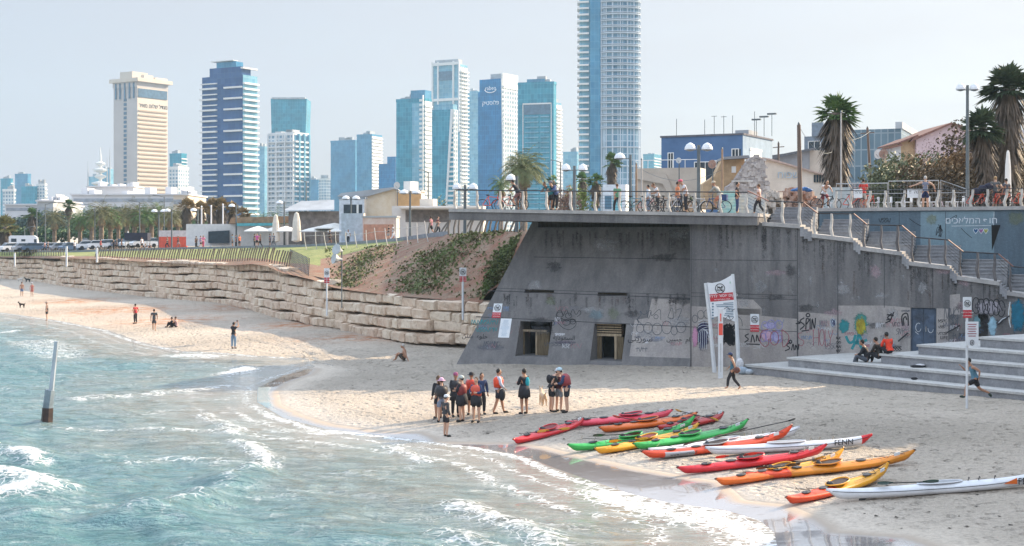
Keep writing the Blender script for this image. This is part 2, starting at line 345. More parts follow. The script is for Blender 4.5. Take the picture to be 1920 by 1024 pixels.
# ================================================================ upper land, slope, promenade
WB = [(-260, 500, 4.4), (-100, 508, 4.3), (0, 519, 4.25), (59, 523, 4.3), (132, 535, 4.7), (205, 544, 4.8), (264, 550, 4.7), (352, 558, 4.6), (400, 561, 4.6), (440, 567, 4.7), (471, 573, 4.95), (500, 581, 4.9), (527, 588, 4.45), (585, 599, 4.1), (625, 605, 3.6), (658, 610, 3.5), (732, 623, 3.45), (780, 630, 3.45), (870, 636, 3.3), (905, 640, 3.3)]
def wall_pt(px, py): return atz(px, py, .95)
def interp(tab, x, k):
    for i in range(len(tab) - 1):
        if tab[i][0] <= x <= tab[i + 1][0]:
            f = (x - tab[i][0]) / (tab[i + 1][0] - tab[i][0]); return tab[i][k] * (1 - f) + tab[i + 1][k] * f
    return tab[0][k] if x < tab[0][0] else tab[-1][k]
TOPL = [(-260, 468, 320), (0, 471, 250), (130, 473, 224), (300, 468, 192), (400, 466, 184), (560, 463, 172), (640, 459, 162), (700, 455, 150), (740, 452, 144), (800, 444, 128), (850, 438, 115), (905, 436, 106), (985, 432, 98), (1060, 425, 94)]
def edge_pt(px): return V(px, interp(TOPL, px, 1), interp(TOPL, px, 2))
cols = [-260 + i * 6 for i in range(221)]
def wtop(px):
    q = min(px, 905); p = wall_pt(q, interp(WB, q, 1)); e = edge_pt(px)
    if px > 905: p = p.lerp(edge_pt(px), min(1, (px - 905) / 200)); p = Vector((p.x, p.y, 3.3 + (px - 905) * .012))
    d = Vector((e.x - p.x, e.y - p.y, 0)).normalized()
    return Vector((p.x, p.y, interp(WB, q, 2) + (0 if px <= 905 else (px - 905) * .015))) + d * 1.2
NS = 40
def loft(name, c, fn, n, mat, attrs=None):
    X = np.zeros((n + 1, len(c))); Y = X.copy(); Z = X.copy()
    for j, px in enumerate(c):
        for i in range(n + 1):
            p = fn(px, i / n); X[i, j], Y[i, j], Z[i, j] = p
    return grid_obj(name, X, Y, Z, mat, attrs(X, Y, Z) if attrs else None)
def slope_fn(px, s):
    a = wtop(px); e = edge_pt(px); p = a.lerp(e, s)
    k = interp([(-260, 0), (480, 0), (620, .6), (760, 1), (1060, 1)], px, 1)
    bulge = math.sin(s * math.pi) * (.25 + 1.1 * k) ; p.z = a.z + (e.z - a.z) * (s ** 1.1) + bulge * .55 + .1 * float(nz(np.array(p.x), np.array(p.y), .5, 8)) * math.sin(s * math.pi)
    return p
m, t, b, N, LK = NT('slope ground')
g = N('ShaderNodeNewGeometry'); pos = g.outputs['Position']; a1 = N('ShaderNodeAttribute'); a1.attribute_name = 'grass'
gr = nmix(t, nmap(t, nnoise(t, pos, .5, 5, .6), .3, .7), (.20, .24, .075), (.36, .33, .13)); gr = nmix(t, nmap(t, nnoise(t, pos, 5, 5, .7), .4, .7), gr, (.13, .17, .05))
so_ = nmix(t, nmap(t, nnoise(t, pos, .7, 6, .65), .35, .62), (.24, .10, .06), (.27, .20, .14)); so_ = nmix(t, nmap(t, nnoise(t, pos, 6, 4, .7), .45, .8), so_, (.16, .08, .05))
LK(nmix(t, nmap(t, nmath(t, 'ADD', a1.outputs['Fac'], nmap(t, nnoise(t, pos, 1.2, 4, .6), 0, 1, -.35, .35)), .4, .6), so_, gr), b.inputs['Base Color']); b.inputs['Roughness'].default_value = .95
nbump(t, nnoise(t, pos, 6, 6, .7), .7, .12, b)
def gattr(X, Y, Z):
    n, c = X.shape; A = np.zeros((n, c))
    for j, px in enumerate(cols):
        for i in range(n):
            s = i / (n - 1)
            if px < 40: v = 1. if s > .15 else 0
            elif px < 600: v = 1. if s > .28 else 0
            elif px < 760: v = 1. if s > .45 + (px - 600) / 160 * .5 else 0
            else: v = 0
            A[i, j] = v
    return {'grass': A}
loft('hillside', cols, slope_fn, NS, m, gattr)
PAVE = M('promenade paving', (.33, .33, .34), .9, var=.15, scale=.6, bump=.1)
def prom_fn(px, s):
    e = edge_pt(px); d = Vector((e.x, e.y, 0)).normalized(); return e + d * (12 * s) + Vector((0, 0, .0))
loft('promenade', cols, prom_fn, 2, PAVE)
FARG = M('town ground', (.24, .21, .17), .95, var=.3, scale=.05, bump=.2)
def far_fn(px, s):
    e = edge_pt(px); d = Vector((e.x, e.y, 0)).normalized(); k = 12 + (s ** 3) * 4500
    p = e + d * k; p.z = e.z + (6.6 - e.z) * min(1, s * 2) - .03; return p
loft('town_ground', [-900, -500] + cols, far_fn, 14, FARG)
# ================================================================ planes of the lookout building
FA = Vector((-2.7, 80, 0)); FU = Vector((17.5, -7, 0)).normalized(); FN = Vector((FU.y, -FU.x, 0))  # FN points to the viewer
BK = -FN                                                            # direction into the building
def FP(px, py, off=0): return rayplane(px, py, FA + FN * off, FN)
BATT = .42                                                          # batter of the sloped face
SN = (FN * 1 + Vector((0, 0, BATT))).normalized(); SA = FA + Vector((0, 0, 1.0))
def SP(px, py, off=0): return rayplane(px, py, SA + SN * off, SN)
BA = FA + BK * 5.6
def BP(px, py, off=0): return rayplane(px, py, BA + FN * off, FN)
def fxy(px, off=0):                                                 # point of the facade line seen in column px
    p = rayplane(px, YH, FA + FN * off, FN); return Vector((p.x, p.y, 0))
def concrete(name, c1, c2, c3, zs=.14, joints=None):
    m, t, b, N, LK = NT(name); g = N('ShaderNodeNewGeometry'); pos = g.outputs['Position']
    st = nmap(t, nnoise(t, pos, 1.6, 6, .7, (1, 1, zs)), .38, .66); bl = nmap(t, nnoise(t, pos, .35, 5, .6), .3, .7)
    c = nmix(t, bl, c1, c2); c = nmix(t, nmath(t, 'MULTIPLY', st, .75), c, c3)
    sp = nmap(t, nnoise(t, pos, 9, 4, .8), .35, .75); c = nmix(t, nmath(t, 'MULTIPLY', sp, .42), c, tuple(x * .5 for x in c1))
    hi = nmap(t, nnoise(t, pos, 13, 3, .8), .55, .8); c = nmix(t, nmath(t, 'MULTIPLY', hi, .35), c, tuple(min(1, x * 1.5) for x in c2))
    if joints is not None:
        pass
    LK(c, b.inputs['Base Color']); b.inputs['Roughness'].default_value = .92
    nbump(t, nmath(t, 'ADD', nnoise(t, pos, 7, 5, .7), nnoise(t, pos, 1.2, 3)), .35, .05, b); return m
CONC = concrete('weathered concrete', (.165, .155, .155), (.245, .235, .23), (.085, .085, .09))
CONCS = concrete('sloped concrete', (.19, .18, .18), (.25, .24, .235), (.11, .11, .115))
PALE = concrete('pale plaster', (.36, .33, .31), (.46, .42, .39), (.27, .25, .25), .3)
LCON = concrete('light concrete', (.42, .40, .38), (.55, .52, .49), (.28, .27, .27), 1)
BLUEW = concrete('blue grey painted wall', (.12, .17, .21), (.15, .22, .27), (.09, .12, .15))
BLUEL = concrete('lighter blue painted wall', (.21, .30, .35), (.25, .36, .41), (.18, .25, .29))
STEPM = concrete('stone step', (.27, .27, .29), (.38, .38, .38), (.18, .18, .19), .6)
STEPT = concrete('stone tread', (.50, .50, .48), (.60, .58, .55), (.38, .37, .36), 1)  # paler than the risers: light on the step tops put into the colour
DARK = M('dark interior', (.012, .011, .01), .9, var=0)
WOOD = M('old timber', (.16, .12, .07), .8, var=.4, scale=4, stretch=(6, 6, .6)); WOODL = M('pale timber', (.42, .33, .22), .8, var=.3, scale=4, stretch=(5, 5, .5))
def bcut(o, cutters):
    for c in cutters:
        md = o.modifiers.new('cut', 'BOOLEAN'); md.operation = 'DIFFERENCE'; md.object = c; md.solver = 'EXACT'
    dg = bpy.context.evaluated_depsgraph_get(); me = bpy.data.meshes.new_from_object(o.evaluated_get(dg)); o.modifiers.clear()
    old = o.data; o.data = me; bpy.data.meshes.remove(old)
    for c in cutters: bpy.data.objects.remove(c)
def cutbox(px0, px1, py0, py1, depth, P=FP, front=.6):
    a = P(px0, py1); b_ = P(px1, py1); tl = P(px0, py0)
    u = (b_ - a); u.z = 0; h = tl.z - min(a.z, b_.z)
    bb = MB(); o = Vector((a.x, a.y, min(a.z, b_.z))) + FN * front
    bb.ob(o, FU * u.length, BK * (depth + front), (0, 0, h)); return bb.build('cutter', DARK)
# ---------------------------------------------------------------- sloped bunker under the lookout deck
bunker = thing('concrete_bunker', 'sloping grey concrete bunker with two dark timber doorways under the lookout deck', 'bunker', (-2, 80, 1))
mb = MB()
poly = [SP(852, 690), SP(1293.5, 700), SP(1296, 640), SP(1325, 404), SP(1005, 403)]
ZT = 9.0
mb.prism(poly, BK * 9)
ob_ = mb.build('sloped_wall', CONCS, bunker, world=True)
ob_.parent = None; ob_.location = bunker.location; bpy.context.view_layer.update()
D1 = (966, 1027, 602, 668); D2 = (1106, 1166, 606.5, 676)
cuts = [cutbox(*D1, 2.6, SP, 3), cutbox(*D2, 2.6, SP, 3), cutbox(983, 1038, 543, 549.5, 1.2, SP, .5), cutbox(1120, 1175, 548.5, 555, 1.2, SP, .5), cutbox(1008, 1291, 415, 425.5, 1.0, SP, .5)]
bcut(ob_, cuts); ob_.parent = bunker; ob_.location = (0, 0, 0)
def fbox(mb, px0, px1, z0, z1, off0, off1):      # box on the facade line between two columns
    a = fxy(px0, off0); c = fxy(px1, off0); u = c - a; mb.ob((a.x, a.y, z0), u, BK * (off0 - off1), (0, 0, z1 - z0))
for k, (px0, px1, py0, py1) in enumerate((D1, D2)):
    p = SP(px0, 650); zt = SP((px0 + px1) / 2, py0).z; q = FA.copy()
    off = -1.1; W = MB(); W2 = MB(); Ld = MB()
    d = thing('doorway', None, None); d.parent = bunker; del_ = d
    d.location = Vector((p.x, p.y, .8)) - bunker.location
    def W_(mb_, a, b_, z0, z1, o0, o1): fbox(mb_, a, b_, z0, z1, o0, o1)
    if k == 0:
        W_(W, px0 + 2, px0 + 7, .7, zt - .65, off, off - .15); W_(W, px0 + 38, px0 + 41, .7, zt - .5, off, off - .15); W_(W, px0 + 12, px1 - 2, zt - .62, zt - .5, off, off - .16)
        W_(Ld, px0 + 7.5, px0 + 18, .7, zt - .66, off - .05, off - .1); W_(Ld, px0 + 41.5, px1 + 3, .7, zt - .63, off + .02, off - .05)
    else:
        W_(W, px0 - 3, px0 + 1, .7, zt - .75, off, off - .15); W_(W, px0 + 46, px0 + 50, .7, zt - .7, off, off - .15); W_(W, px0 + 3, px1 - 1, zt - .72, zt - .58, off, off - .16)
        for i in range(4): W_(W2, px0 + 10, px1 - 1, zt - .52 + i * .13, zt - .45 + i * .13, off - .02, off - .09)
        W_(Ld, px0 + 1.5, px0 + 22, .7, zt - .74, off - .05, off - .1); W_(Ld, px0 + 51, px1 + 3, .7, zt - .74, off - .05, off - .1)
    Ld2 = MB()
    if k == 0: Ld.v = Ld.v[:8]; Ld.f = Ld.f[:6]; Ld.m = Ld.m[:6]; W_(Ld2, px0 + 41.5, px1 + 3, .7, zt - .63, off + .02, off - .05)
    else: Ld.v = Ld.v[:8]; Ld.f = Ld.f[:6]; Ld.m = Ld.m[:6]; W_(Ld2, px0 + 51, px1 + 3, .7, zt - .74, off - .05, off - .1)
    def wb(m_, nm, mt):
        o = m_.build(nm, mt, None); o.location = (0, 0, 0); me = o.data; l = bunker.location + d.location
        me.transform(Matrix.Translation(-l)); o.parent = d
    wb(W, 'door_frame', WOODL); wb(Ld, 'door_leaf', WOOD); wb(Ld2, 'door_leaf', WOOD)
    if k: wb(W2, 'louvre', WOODL)
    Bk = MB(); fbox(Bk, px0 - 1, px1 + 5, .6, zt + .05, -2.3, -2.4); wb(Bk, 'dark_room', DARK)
lv = MB()
for z0, z1, a, b_ in ((0, 0, 0, 0),):
    c0 = SP(1008, 420); c1 = SP(1291, 420)
    for i in range(5):
        o = SP(1006, 424.5 - i * 2.2, -.35); e = SP(1293, 424.9 - i * 2.2, -.35); lv.ob(o, e - o, BK * .12, (0, 0, .045))
    n = 34
    for i in range(n):
        o = SP(1008 + i * (283 / n), 425.5, -.42); lv.ob(o, FU * .06, BK * .06, (0, 0, .36))
lv.build('vent_grille', M('rusty vent', (.10, .08, .06), .8), bunker, world=True)
lv = MB()
for a, b_, y in ((983, 1038, 543), (1120, 1175, 548.5)):
    for i in range(2):
        o = SP(a, y + 3 + i * 2.6, -.2); e = SP(b_, y + 3 + i * 2.6, -.2); lv.ob(o, e - o, BK * .1, (0, 0, .03))
lv.build('slit_louvre', WOOD, bunker, world=True)
JM = M('dark panel joint', (.06, .06, .065), .95, var=.2)  # thin dark lines along the panel joints
def ribbon(mb, pts, w, P, off, sm=True):
    if sm and len(pts) > 2:
        q = []; n = len(pts)
        for i in range(n - 1):
            p0, p1, p2, p3 = pts[max(i - 1, 0)], pts[i], pts[i + 1], pts[min(i + 2, n - 1)]
            for s in range(5):
                t_ = s / 5; q.append(tuple(.5 * (2 * p1[k] + (p2[k] - p0[k]) * t_ + (2 * p0[k] - 5 * p1[k] + 4 * p2[k] - p3[k]) * t_ * t_ + (3 * p1[k] - p0[k] - 3 * p2[k] + p3[k]) * t_ ** 3) for k in (0, 1)))
        q.append(tuple(pts[-1][:2])); pts = q
    vs = []; n = len(pts)
    for i, p in enumerate(pts):
        a = pts[max(i - 1, 0)]; c = pts[min(i + 1, n - 1)]; dx, dy = c[0] - a[0], c[1] - a[1]; l = math.hypot(dx, dy) or 1
        nx, ny = -dy / l * w / 2, dx / l * w / 2
        vs += [P(p[0] + nx, p[1] + ny, off), P(p[0] - nx, p[1] - ny, off)]
    mb.add(vs, [[2 * i, 2 * i + 1, 2 * i + 3, 2 * i + 2] for i in range(n - 1)])
j = MB()
ribbon(j, [(1001, 482), (1294, 486)], 1.2, SP, .006); ribbon(j, [(915, 545), (1294, 559.5)], 1.4, SP, .006); ribbon(j, [(919, 540), (1294, 553.5)], .8, SP, .006); ribbon(j, [(892, 594), (1294, 613)], 1.4, SP, .006)
j.build('panel_joint', JM, bunker, world=True)
def panel(name, pts, mat, par, P=FP, off=.005):
    b_ = MB(); b_.add([P(x, y, off) for x, y in pts], [list(range(len(pts)))[::-1]]); o = b_.build(name, mat, par, world=True)
    # face the viewer
    return o
panel('plaster_patch', [(1222, 560), (1294, 563), (1294, 672), (1180, 668), (1190, 600), (1215, 596)], PALE, bunker, SP, .003)
GREENISH = M('green spray haze', (.17, .20, .13), .95, var=.4, scale=3)
# ---------------------------------------------------------------- deck
deck = thing('lookout_deck', 'cantilevered concrete deck with a thin pale edge above the bunker', 'deck', (0, 80, 9))
e0 = fxy(842, .5); e1 = fxy(1420, .5)
def dz(px): return 9.06 + (8.72 - 9.06) * (px - 842) / 578
mb = MB()
f0 = Vector((e0.x, e0.y, dz(842) - .62)); f1 = Vector((e1.x, e1.y, dz(1420) - .05 - .62))
back = 16
vs = [f0, f1, f1 + BK * back, f0 + BK * back]; tp = [Vector((f0.x, f0.y, dz(842) - .18)), Vector((f1.x, f1.y, dz(1420) - .22))]
tp += [tp[1] + BK * back, tp[0] + BK * back]
mb.add(vs + tp, [[0, 3, 2, 1], [4, 5, 6, 7], [0, 1, 5, 4], [1, 2, 6, 5], [2, 3, 7, 6], [3, 0, 4, 7]]); mb.build('deck_beam', CONC, deck, world=True)
mb = MB()
g0 = fxy(841, .58); g1 = fxy(1421, .58)
a = Vector((g0.x, g0.y, dz(842) - .178)); b_ = Vector((g1.x, g1.y, dz(1420) - .218)); h = Vector((0, 0, .18))
mb.add([a, b_, b_ + BK * back, a + BK * back, a + h, b_ + h, b_ + BK * back + h, a + BK * back + h], [[0, 3, 2, 1], [4, 5, 6, 7], [0, 1, 5, 4], [1, 2, 6, 5], [2, 3, 7, 6], [3, 0, 4, 7]])
mb.build('deck_slab', LCON, deck, world=True)
# ---------------------------------------------------------------- tall side wall with stepped top
swall = thing('stair_wall', 'long grey concrete wall with stepped top, graffiti and a blue metal double door', 'wall', (12, 74, 1))
top = [(1294, 414), (1421, 414), (1429, 419), (1500, 425), (1508, 430), (1515, 435), (1522, 441), (1600, 450), (1606, 455), (1613, 465), (1690, 475), (1697, 482), (1704, 493), (1780, 502), (1787, 509), (1794, 520), (1873, 531), (1880, 538), (1888, 549), (1925, 556), (2010, 572)]
mb = MB(); mb.prism([FP(1294, 720)] + [FP(x, y) for x, y in top] + [FP(2010, 720)], BK * 1.2); o = mb.build('wall_body', CONC, swall, world=True)
o.parent = None; o.location = swall.location; bpy.context.view_layer.update()
bcut(o, [cutbox(1562, 1580, 625, 690, .6), cutbox(1650, 1666, 614, 650, .4), cutbox(1834, 1853, 589, 660, .7), cutbox(1708, 1755, 577, 690, .25)]); o.parent = swall; o.location = (0, 0, 0)
for nm, pts in (('plaster_patch', [(1296, 574), (1426, 580), (1426, 592), (1494, 598), (1494, 700), (1296, 700)]), ('plaster_patch', [(1497, 585), (1570, 590), (1570, 700), (1497, 700)]),
                ('plaster_patch', [(1572, 573), (1658, 573), (1707, 577), (1707, 700), (1572, 700)]), ('plaster_patch', [(1756, 578), (1778, 579), (1778, 700), (1756, 700)]), ('plaster_patch', [(1781, 553), (1800, 551), (1800, 590), (1781, 590)]),
                ('plaster_patch', [(1380, 561), (1412, 562), (1428, 578), (1428, 592), (1380, 590)])):
    q = [p for p in pts]; oo = panel(nm, q, PALE, swall)
    if nm == 'plaster_patch' and pts[0][0] in (1497,):
        pass
j = MB()
for x, y0, y1 in ((1296, 402, 700), (1495, 425, 700), (1571, 450, 700), (1658, 473, 577), (1749, 500, 578), (1844, 530, 590)): ribbon(j, [(x, y0), (x, y1)], 1.1, FP, .009)
ribbon(j, [(1296, 487), (1494, 489)], 1, FP, .009); ribbon(j, [(1296, 549), (1494, 554)], 1, FP, .009); ribbon(j, [(1296, 556), (1494, 562)], .8, FP, .009); ribbon(j, [(1296, 613), (1494, 622)], 1, FP, .009)
j.build('panel_joint', JM, swall, world=True)
DOORM = M('blue painted steel', (.07, .10, .15), .55, var=.35, scale=2)
dr = MB()
for a_, c_ in ((1708.5, 1731), (1731.6, 1755)):
    z0, z1 = 1.6, FP(1730, 578.5).z; fbox(dr, a_, c_, z0, z1, -.12, -.18)
    for q in range(2): fbox(dr, a_ + 3, c_ - 3, z0 + .15 + q * .95, z0 + 1.0 + q * .95, -.095, -.12)
dd = dr.build('metal_door', DOORM, swall, world=True)
hd = MB(); c_ = FP(1735, 622, -.05); hd.ob(c_, FU * .05, BK * .1, (0, 0, .25)); hd.build('door_handle', M('dull steel', (.3, .3, .3), .5, .6), dd) if False else None
h_ = MB(); h_.ob(c_ - swall.location, FU * .05, BK * .08, (0, 0, .25)); o = h_.build('door_handle', M('dull steel', (.3, .3, .3), .5, .6), dd)
# handrail stubs on the wall
hs = MB()
for x0, y0, x1, y1 in ((1684, 640, 1703, 624), (1775, 624, 1800, 610), (1869, 610, 1893, 592)): hs.tube([FP(x0, y0, .12), FP(x1, y1, .12)], .035)
hs.build('wall_handrail', M('dark rail', (.04, .04, .045), .5, .3, var=.3), swall, world=True)
# landings, steps, stairs
stair = thing('beach_staircase', 'long concrete staircase with pale landings descending along the grey wall', 'staircase', (20, 74, 5))
LAND = [(1429, 416, 1500, 421), (1522, 438, 1600, 447), (1613, 462, 1691, 472), (1704, 490, 1781, 499), (1794, 517, 1874, 528), (1888, 546, 1990, 560)]
ls = MB(); st = MB(); rs_ = MB()
for i, (x0, y0, x1, y1) in enumerate(LAND):
    a, b_ = FP(x0, y0, .12), FP(x1, y1, .12); lo = Vector((0, 0, -.2))
    ls.add([a + lo, b_ + lo, b_ + lo + BK * 5.6, a + lo + BK * 5.6, a, b_, b_ + BK * 5.6, a + BK * 5.6], [[0, 3, 2, 1], [4, 5, 6, 7], [0, 1, 5, 4], [1, 2, 6, 5], [2, 3, 7, 6], [3, 0, 4, 7]])
    if i + 1 < len(LAND):
        nx, ny = LAND[i + 1][:2]; c = FP(nx, ny, .12)
        for k in range(3):
            p = b_.lerp(c, k / 3); p2 = b_.lerp(c, (k + 1) / 3); zt = b_.z + (c.z - b_.z) * (k + 1) / 4
            u = Vector((p2.x - p.x, p2.y - p.y, 0)); st.ob((p.x, p.y, zt - .5), u * .985, BK * 5.5, (0, 0, .5))
    for k in range(5):
        o = a + BK * (1.9 + .42 * k); e = b_ + BK * (1.9 + .42 * k); ww = (e - o); wx = Vector((ww.x, ww.y, 0)); zb = min(a.z, b_.z) - .3
        ztop = (a.z + b_.z) / 2 + .17 * (k + 1)
        rs_.ob((o.x, o.y, zb), wx * 1.12, BK * .46, (0, 0, ztop - zb))
        rs_.ob((o.x + FN.x * .03, o.y + FN.y * .03, ztop + .003), wx * 1.12, BK * .44, (0, 0, .05))
ls.build('landing', LCON, stair, world=True); st.build('step', STEPM, stair, world=True); rs_.build('rear_step', STEPM, stair, world=True)
# promenade retaining wall behind the stairs
bw = thing('promenade_wall', 'blue grey painted wall with white Hebrew graffiti and hearts behind the staircase', 'wall', (25, 76, 5))
mb = MB(); mb.prism([BP(1536, 700), BP(1536, 396.5), BP(2080, 392), BP(2080, 700)], BK * .5); mb.build('painted_wall', BLUEW, bw, world=True)
mb = MB(); mb.prism([BP(1533, 396.5, .1), BP(1533, 390.2, .1), BP(2080, 385, .1), BP(2080, 392, .1)], BK * .9); mb.build('coping', LCON, bw, world=True)
panel('lighter_panel', [(1726, 397), (1864, 396), (1864, 475), (1726, 470)], BLUEL, bw, BP, .004)
j = MB()
for x in (1560, 1686, 1773): ribbon(j, [(x, 397), (x, 480)], .8, BP, .01)
j.build('panel_joint', JM, bw, world=True)
nk = MB(); nk.prism([BP(1859, 422, .012), BP(1876, 422, .012), BP(1860, 470, .012)], FN * .01); nk.build('triangular_opening', DARK, bw, world=True)
# ---------------------------------------------------------------- seating steps
seat = thing('terrace_steps', 'broad grey stone terrace steps rising from the sand below the wall', 'steps', (18, 62, .5))
S0 = Vector((11.7, 70.3, 0)); S1 = Vector((20.75, 57.4, 0)); SD = (S1 - S0).normalized(); SB = Vector((-SD.y, SD.x, 0))
def spx(px, k):                                  # point on the front line of step k seen in column px
    return rayplane(px, YH, S0 + SB * (k * .95), SB)
for k, (pl0, zt) in enumerate(((1397, 1.13), (1478, 1.58), (1652, 2.04), (1722, 2.5), (1838, 2.96))):
    a = spx(pl0, k); a.z = 0; ln = 34 - (a - S0).length; ff = MB()
    dep = 9 - k * .9
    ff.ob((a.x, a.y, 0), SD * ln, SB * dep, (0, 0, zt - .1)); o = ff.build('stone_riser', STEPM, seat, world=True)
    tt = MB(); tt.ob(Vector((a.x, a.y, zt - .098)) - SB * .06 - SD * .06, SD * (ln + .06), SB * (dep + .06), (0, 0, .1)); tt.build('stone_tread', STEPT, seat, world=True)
# ---------------------------------------------------------------- railings
RAILM = M('dark steel rail', (.035, .035, .04), .45, .5, var=.3); POSTW = M('weathered pale post', (.50, .47, .43), .85, var=.35, scale=3); REDW = M('red brown timber handrail', (.22, .11, .085), .6, var=.3, scale=5)
dr_ = thing('deck_railing', 'thin dark handrail on pale crooked posts along the deck edge', 'railing', (0, 80, 9))
rl = MB(); p0 = fxy(855, .2); p1 = fxy(1402, .2); n = 12
def dzz(p): return 9.06 + (8.68 - 9.06) * ((p - e0).length / (e1 - e0).length)
rl.tube([Vector((p0.x, p0.y, dzz(p0) + 1.05)), Vector((p1.x, p1.y, dzz(p1) + 1.08))], .03); rl.build('handrail', RAILM, dr_, world=True)
random.seed(4)
wires = MB()
for k in range(5):
    wires.tube([Vector((p0.x, p0.y, dzz(p0) + .2 + k * .16)), Vector((p1.x, p1.y, dzz(p1) + .2 + k * .16))], .006, 4)
wires.build('wire', RAILM, dr_, world=True)
def crooked(mb, base, hgt, lean, w=.07, bend=.08, ax=FU):
    pts = [base, base + ax * (lean * .3 - bend) + Vector((0, 0, hgt * .35)), base + ax * (lean * .7) + Vector((0, 0, hgt * .7)), base + ax * lean + Vector((0, 0, hgt))]
    mb.tube(pts, [w, w * 1.05, w * .95, w * .8], 6)
for i in range(n + 1):
    p = p0.lerp(p1, i / n); mb = MB(); crooked(mb, Vector((p.x, p.y, dzz(p) - .02)), 1.04, -.12 + .1 * random.random(), .075); mb.build('post', POSTW, dr_, world=True)
sr = thing('stair_railing', 'dark railing with red brown sloped handrails following the staircase', 'railing', (20, 74, 6))
RT = [(1402, 358), (1441, 377), (1507, 380), (1533, 400), (1601, 401), (1626, 421.5), (1691, 423), (1717, 445), (1778, 450), (1806, 472), (1872, 476), (1900, 500), (1990, 508)]
for i in range(len(RT) - 1):
    a, b_ = FP(*RT[i], -.05), FP(*RT[i + 1], -.05); mb = MB()
    if i % 2 == 0: mb.tube([a, b_], [.085, .085], 6, flat=.4, up=(0, 0, 1)); mb.build('sloped_handrail', REDW, sr, world=True)
    else: mb.tube([a, b_], .035); mb.build('handrail', RAILM, sr, world=True)
def topy(px):
    for (a, b_, c, d) in LAND:
        if a <= px <= c: return b_ + (d - b_) * (px - a) / (c - a)
    best = min(LAND, key=lambda q: min(abs(px - q[0]), abs(px - q[2]))); return best[1] if abs(px - best[0]) < abs(px - best[2]) else best[3]
def raily(px): return interp([(a, b_) for a, b_ in RT], px, 1)
for px in (1437, 1470, 1502, 1530, 1562, 1597, 1622, 1655, 1686, 1713, 1745, 1775, 1803, 1836, 1868, 1897):
    a = FP(px - 1, topy(px), -.05); a.z -= .02; t_ = FP(px, raily(px), -.05); mb = MB(); crooked(mb, a, t_.z - a.z, -.05, .06 if px % 2 else .075, .07)
    mb.build('post', POSTW if px < 1600 else M('dark weathered post', (.13, .12, .12), .8, var=.3), sr, world=True)
wr = MB()
for i in range(0, len(RT) - 1, 2):
    for k in range(5):
        a, b_ = FP(RT[i][0], RT[i][1] + 7 + k * 6, -.05), FP(RT[i + 1][0], RT[i + 1][1] + 7 + k * 6, -.05); wr.tube([a, b_], .008, 4)
wr.build('wire', RAILM, sr, world=True)
# ---------------------------------------------------------------- stone block wall
def stone_mat():
    m, t, b, N, LK = NT('limestone blocks'); g = N('ShaderNodeNewGeometry'); pos = g.outputs['Position']
    at = N('ShaderNodeAttribute'); at.attribute_name = 'tone'
    c = nmix(t, at.outputs['Fac'], (.60, .42, .30), (.76, .64, .50)); c = nmix(t, nmath(t, 'MULTIPLY', nmap(t, nnoise(t, pos, 1.5, 6, .7), .35, .65), .6), c, (.82, .72, .59))
    c = nmix(t, nmath(t, 'MULTIPLY', nmap(t, nnoise(t, pos, 4, 5, .75), .5, .7), .5), c, (.30, .19, .13))
    LK(c, b.inputs['Base Color']); b.inputs['Roughness'].default_value = .95; nbump(t, nmath(t, 'ADD', nnoise(t, pos, 5, 6, .75), nnoise(t, pos, 1.7, 3)), .9, .15, b); return m
STONE = stone_mat()
wall = thing('stone_block_wall', 'stepped retaining wall of big rough limestone blocks along the beach', 'wall', (-10, 120, 1))
rnd = random.Random(12); pts = []; px = -260.
while px < 905:
    pts.append((px, wall_pt(px, interp(WB, px, 1)), interp(WB, px, 2))); px += 3
V_, F_, T_ = [], [], []
acc = [0]
for i in range(1, len(pts)): acc.append(acc[-1] + (pts[i][1] - pts[i - 1][1]).length)
tot = acc[-1]
def wat(s):
    import bisect
    i = max(1, min(len(acc) - 1, bisect.bisect(acc, s))); f = (s - acc[i - 1]) / (acc[i] - acc[i - 1] + 1e-9); p = pts[i - 1][1].lerp(pts[i][1], f)
    d = (pts[min(len(pts) - 1, i + 3)][1] - pts[max(0, i - 4)][1]); d.z = 0; return p, d.normalized(), pts[i - 1][2] * (1 - f) + pts[i][2] * f
HB = .76
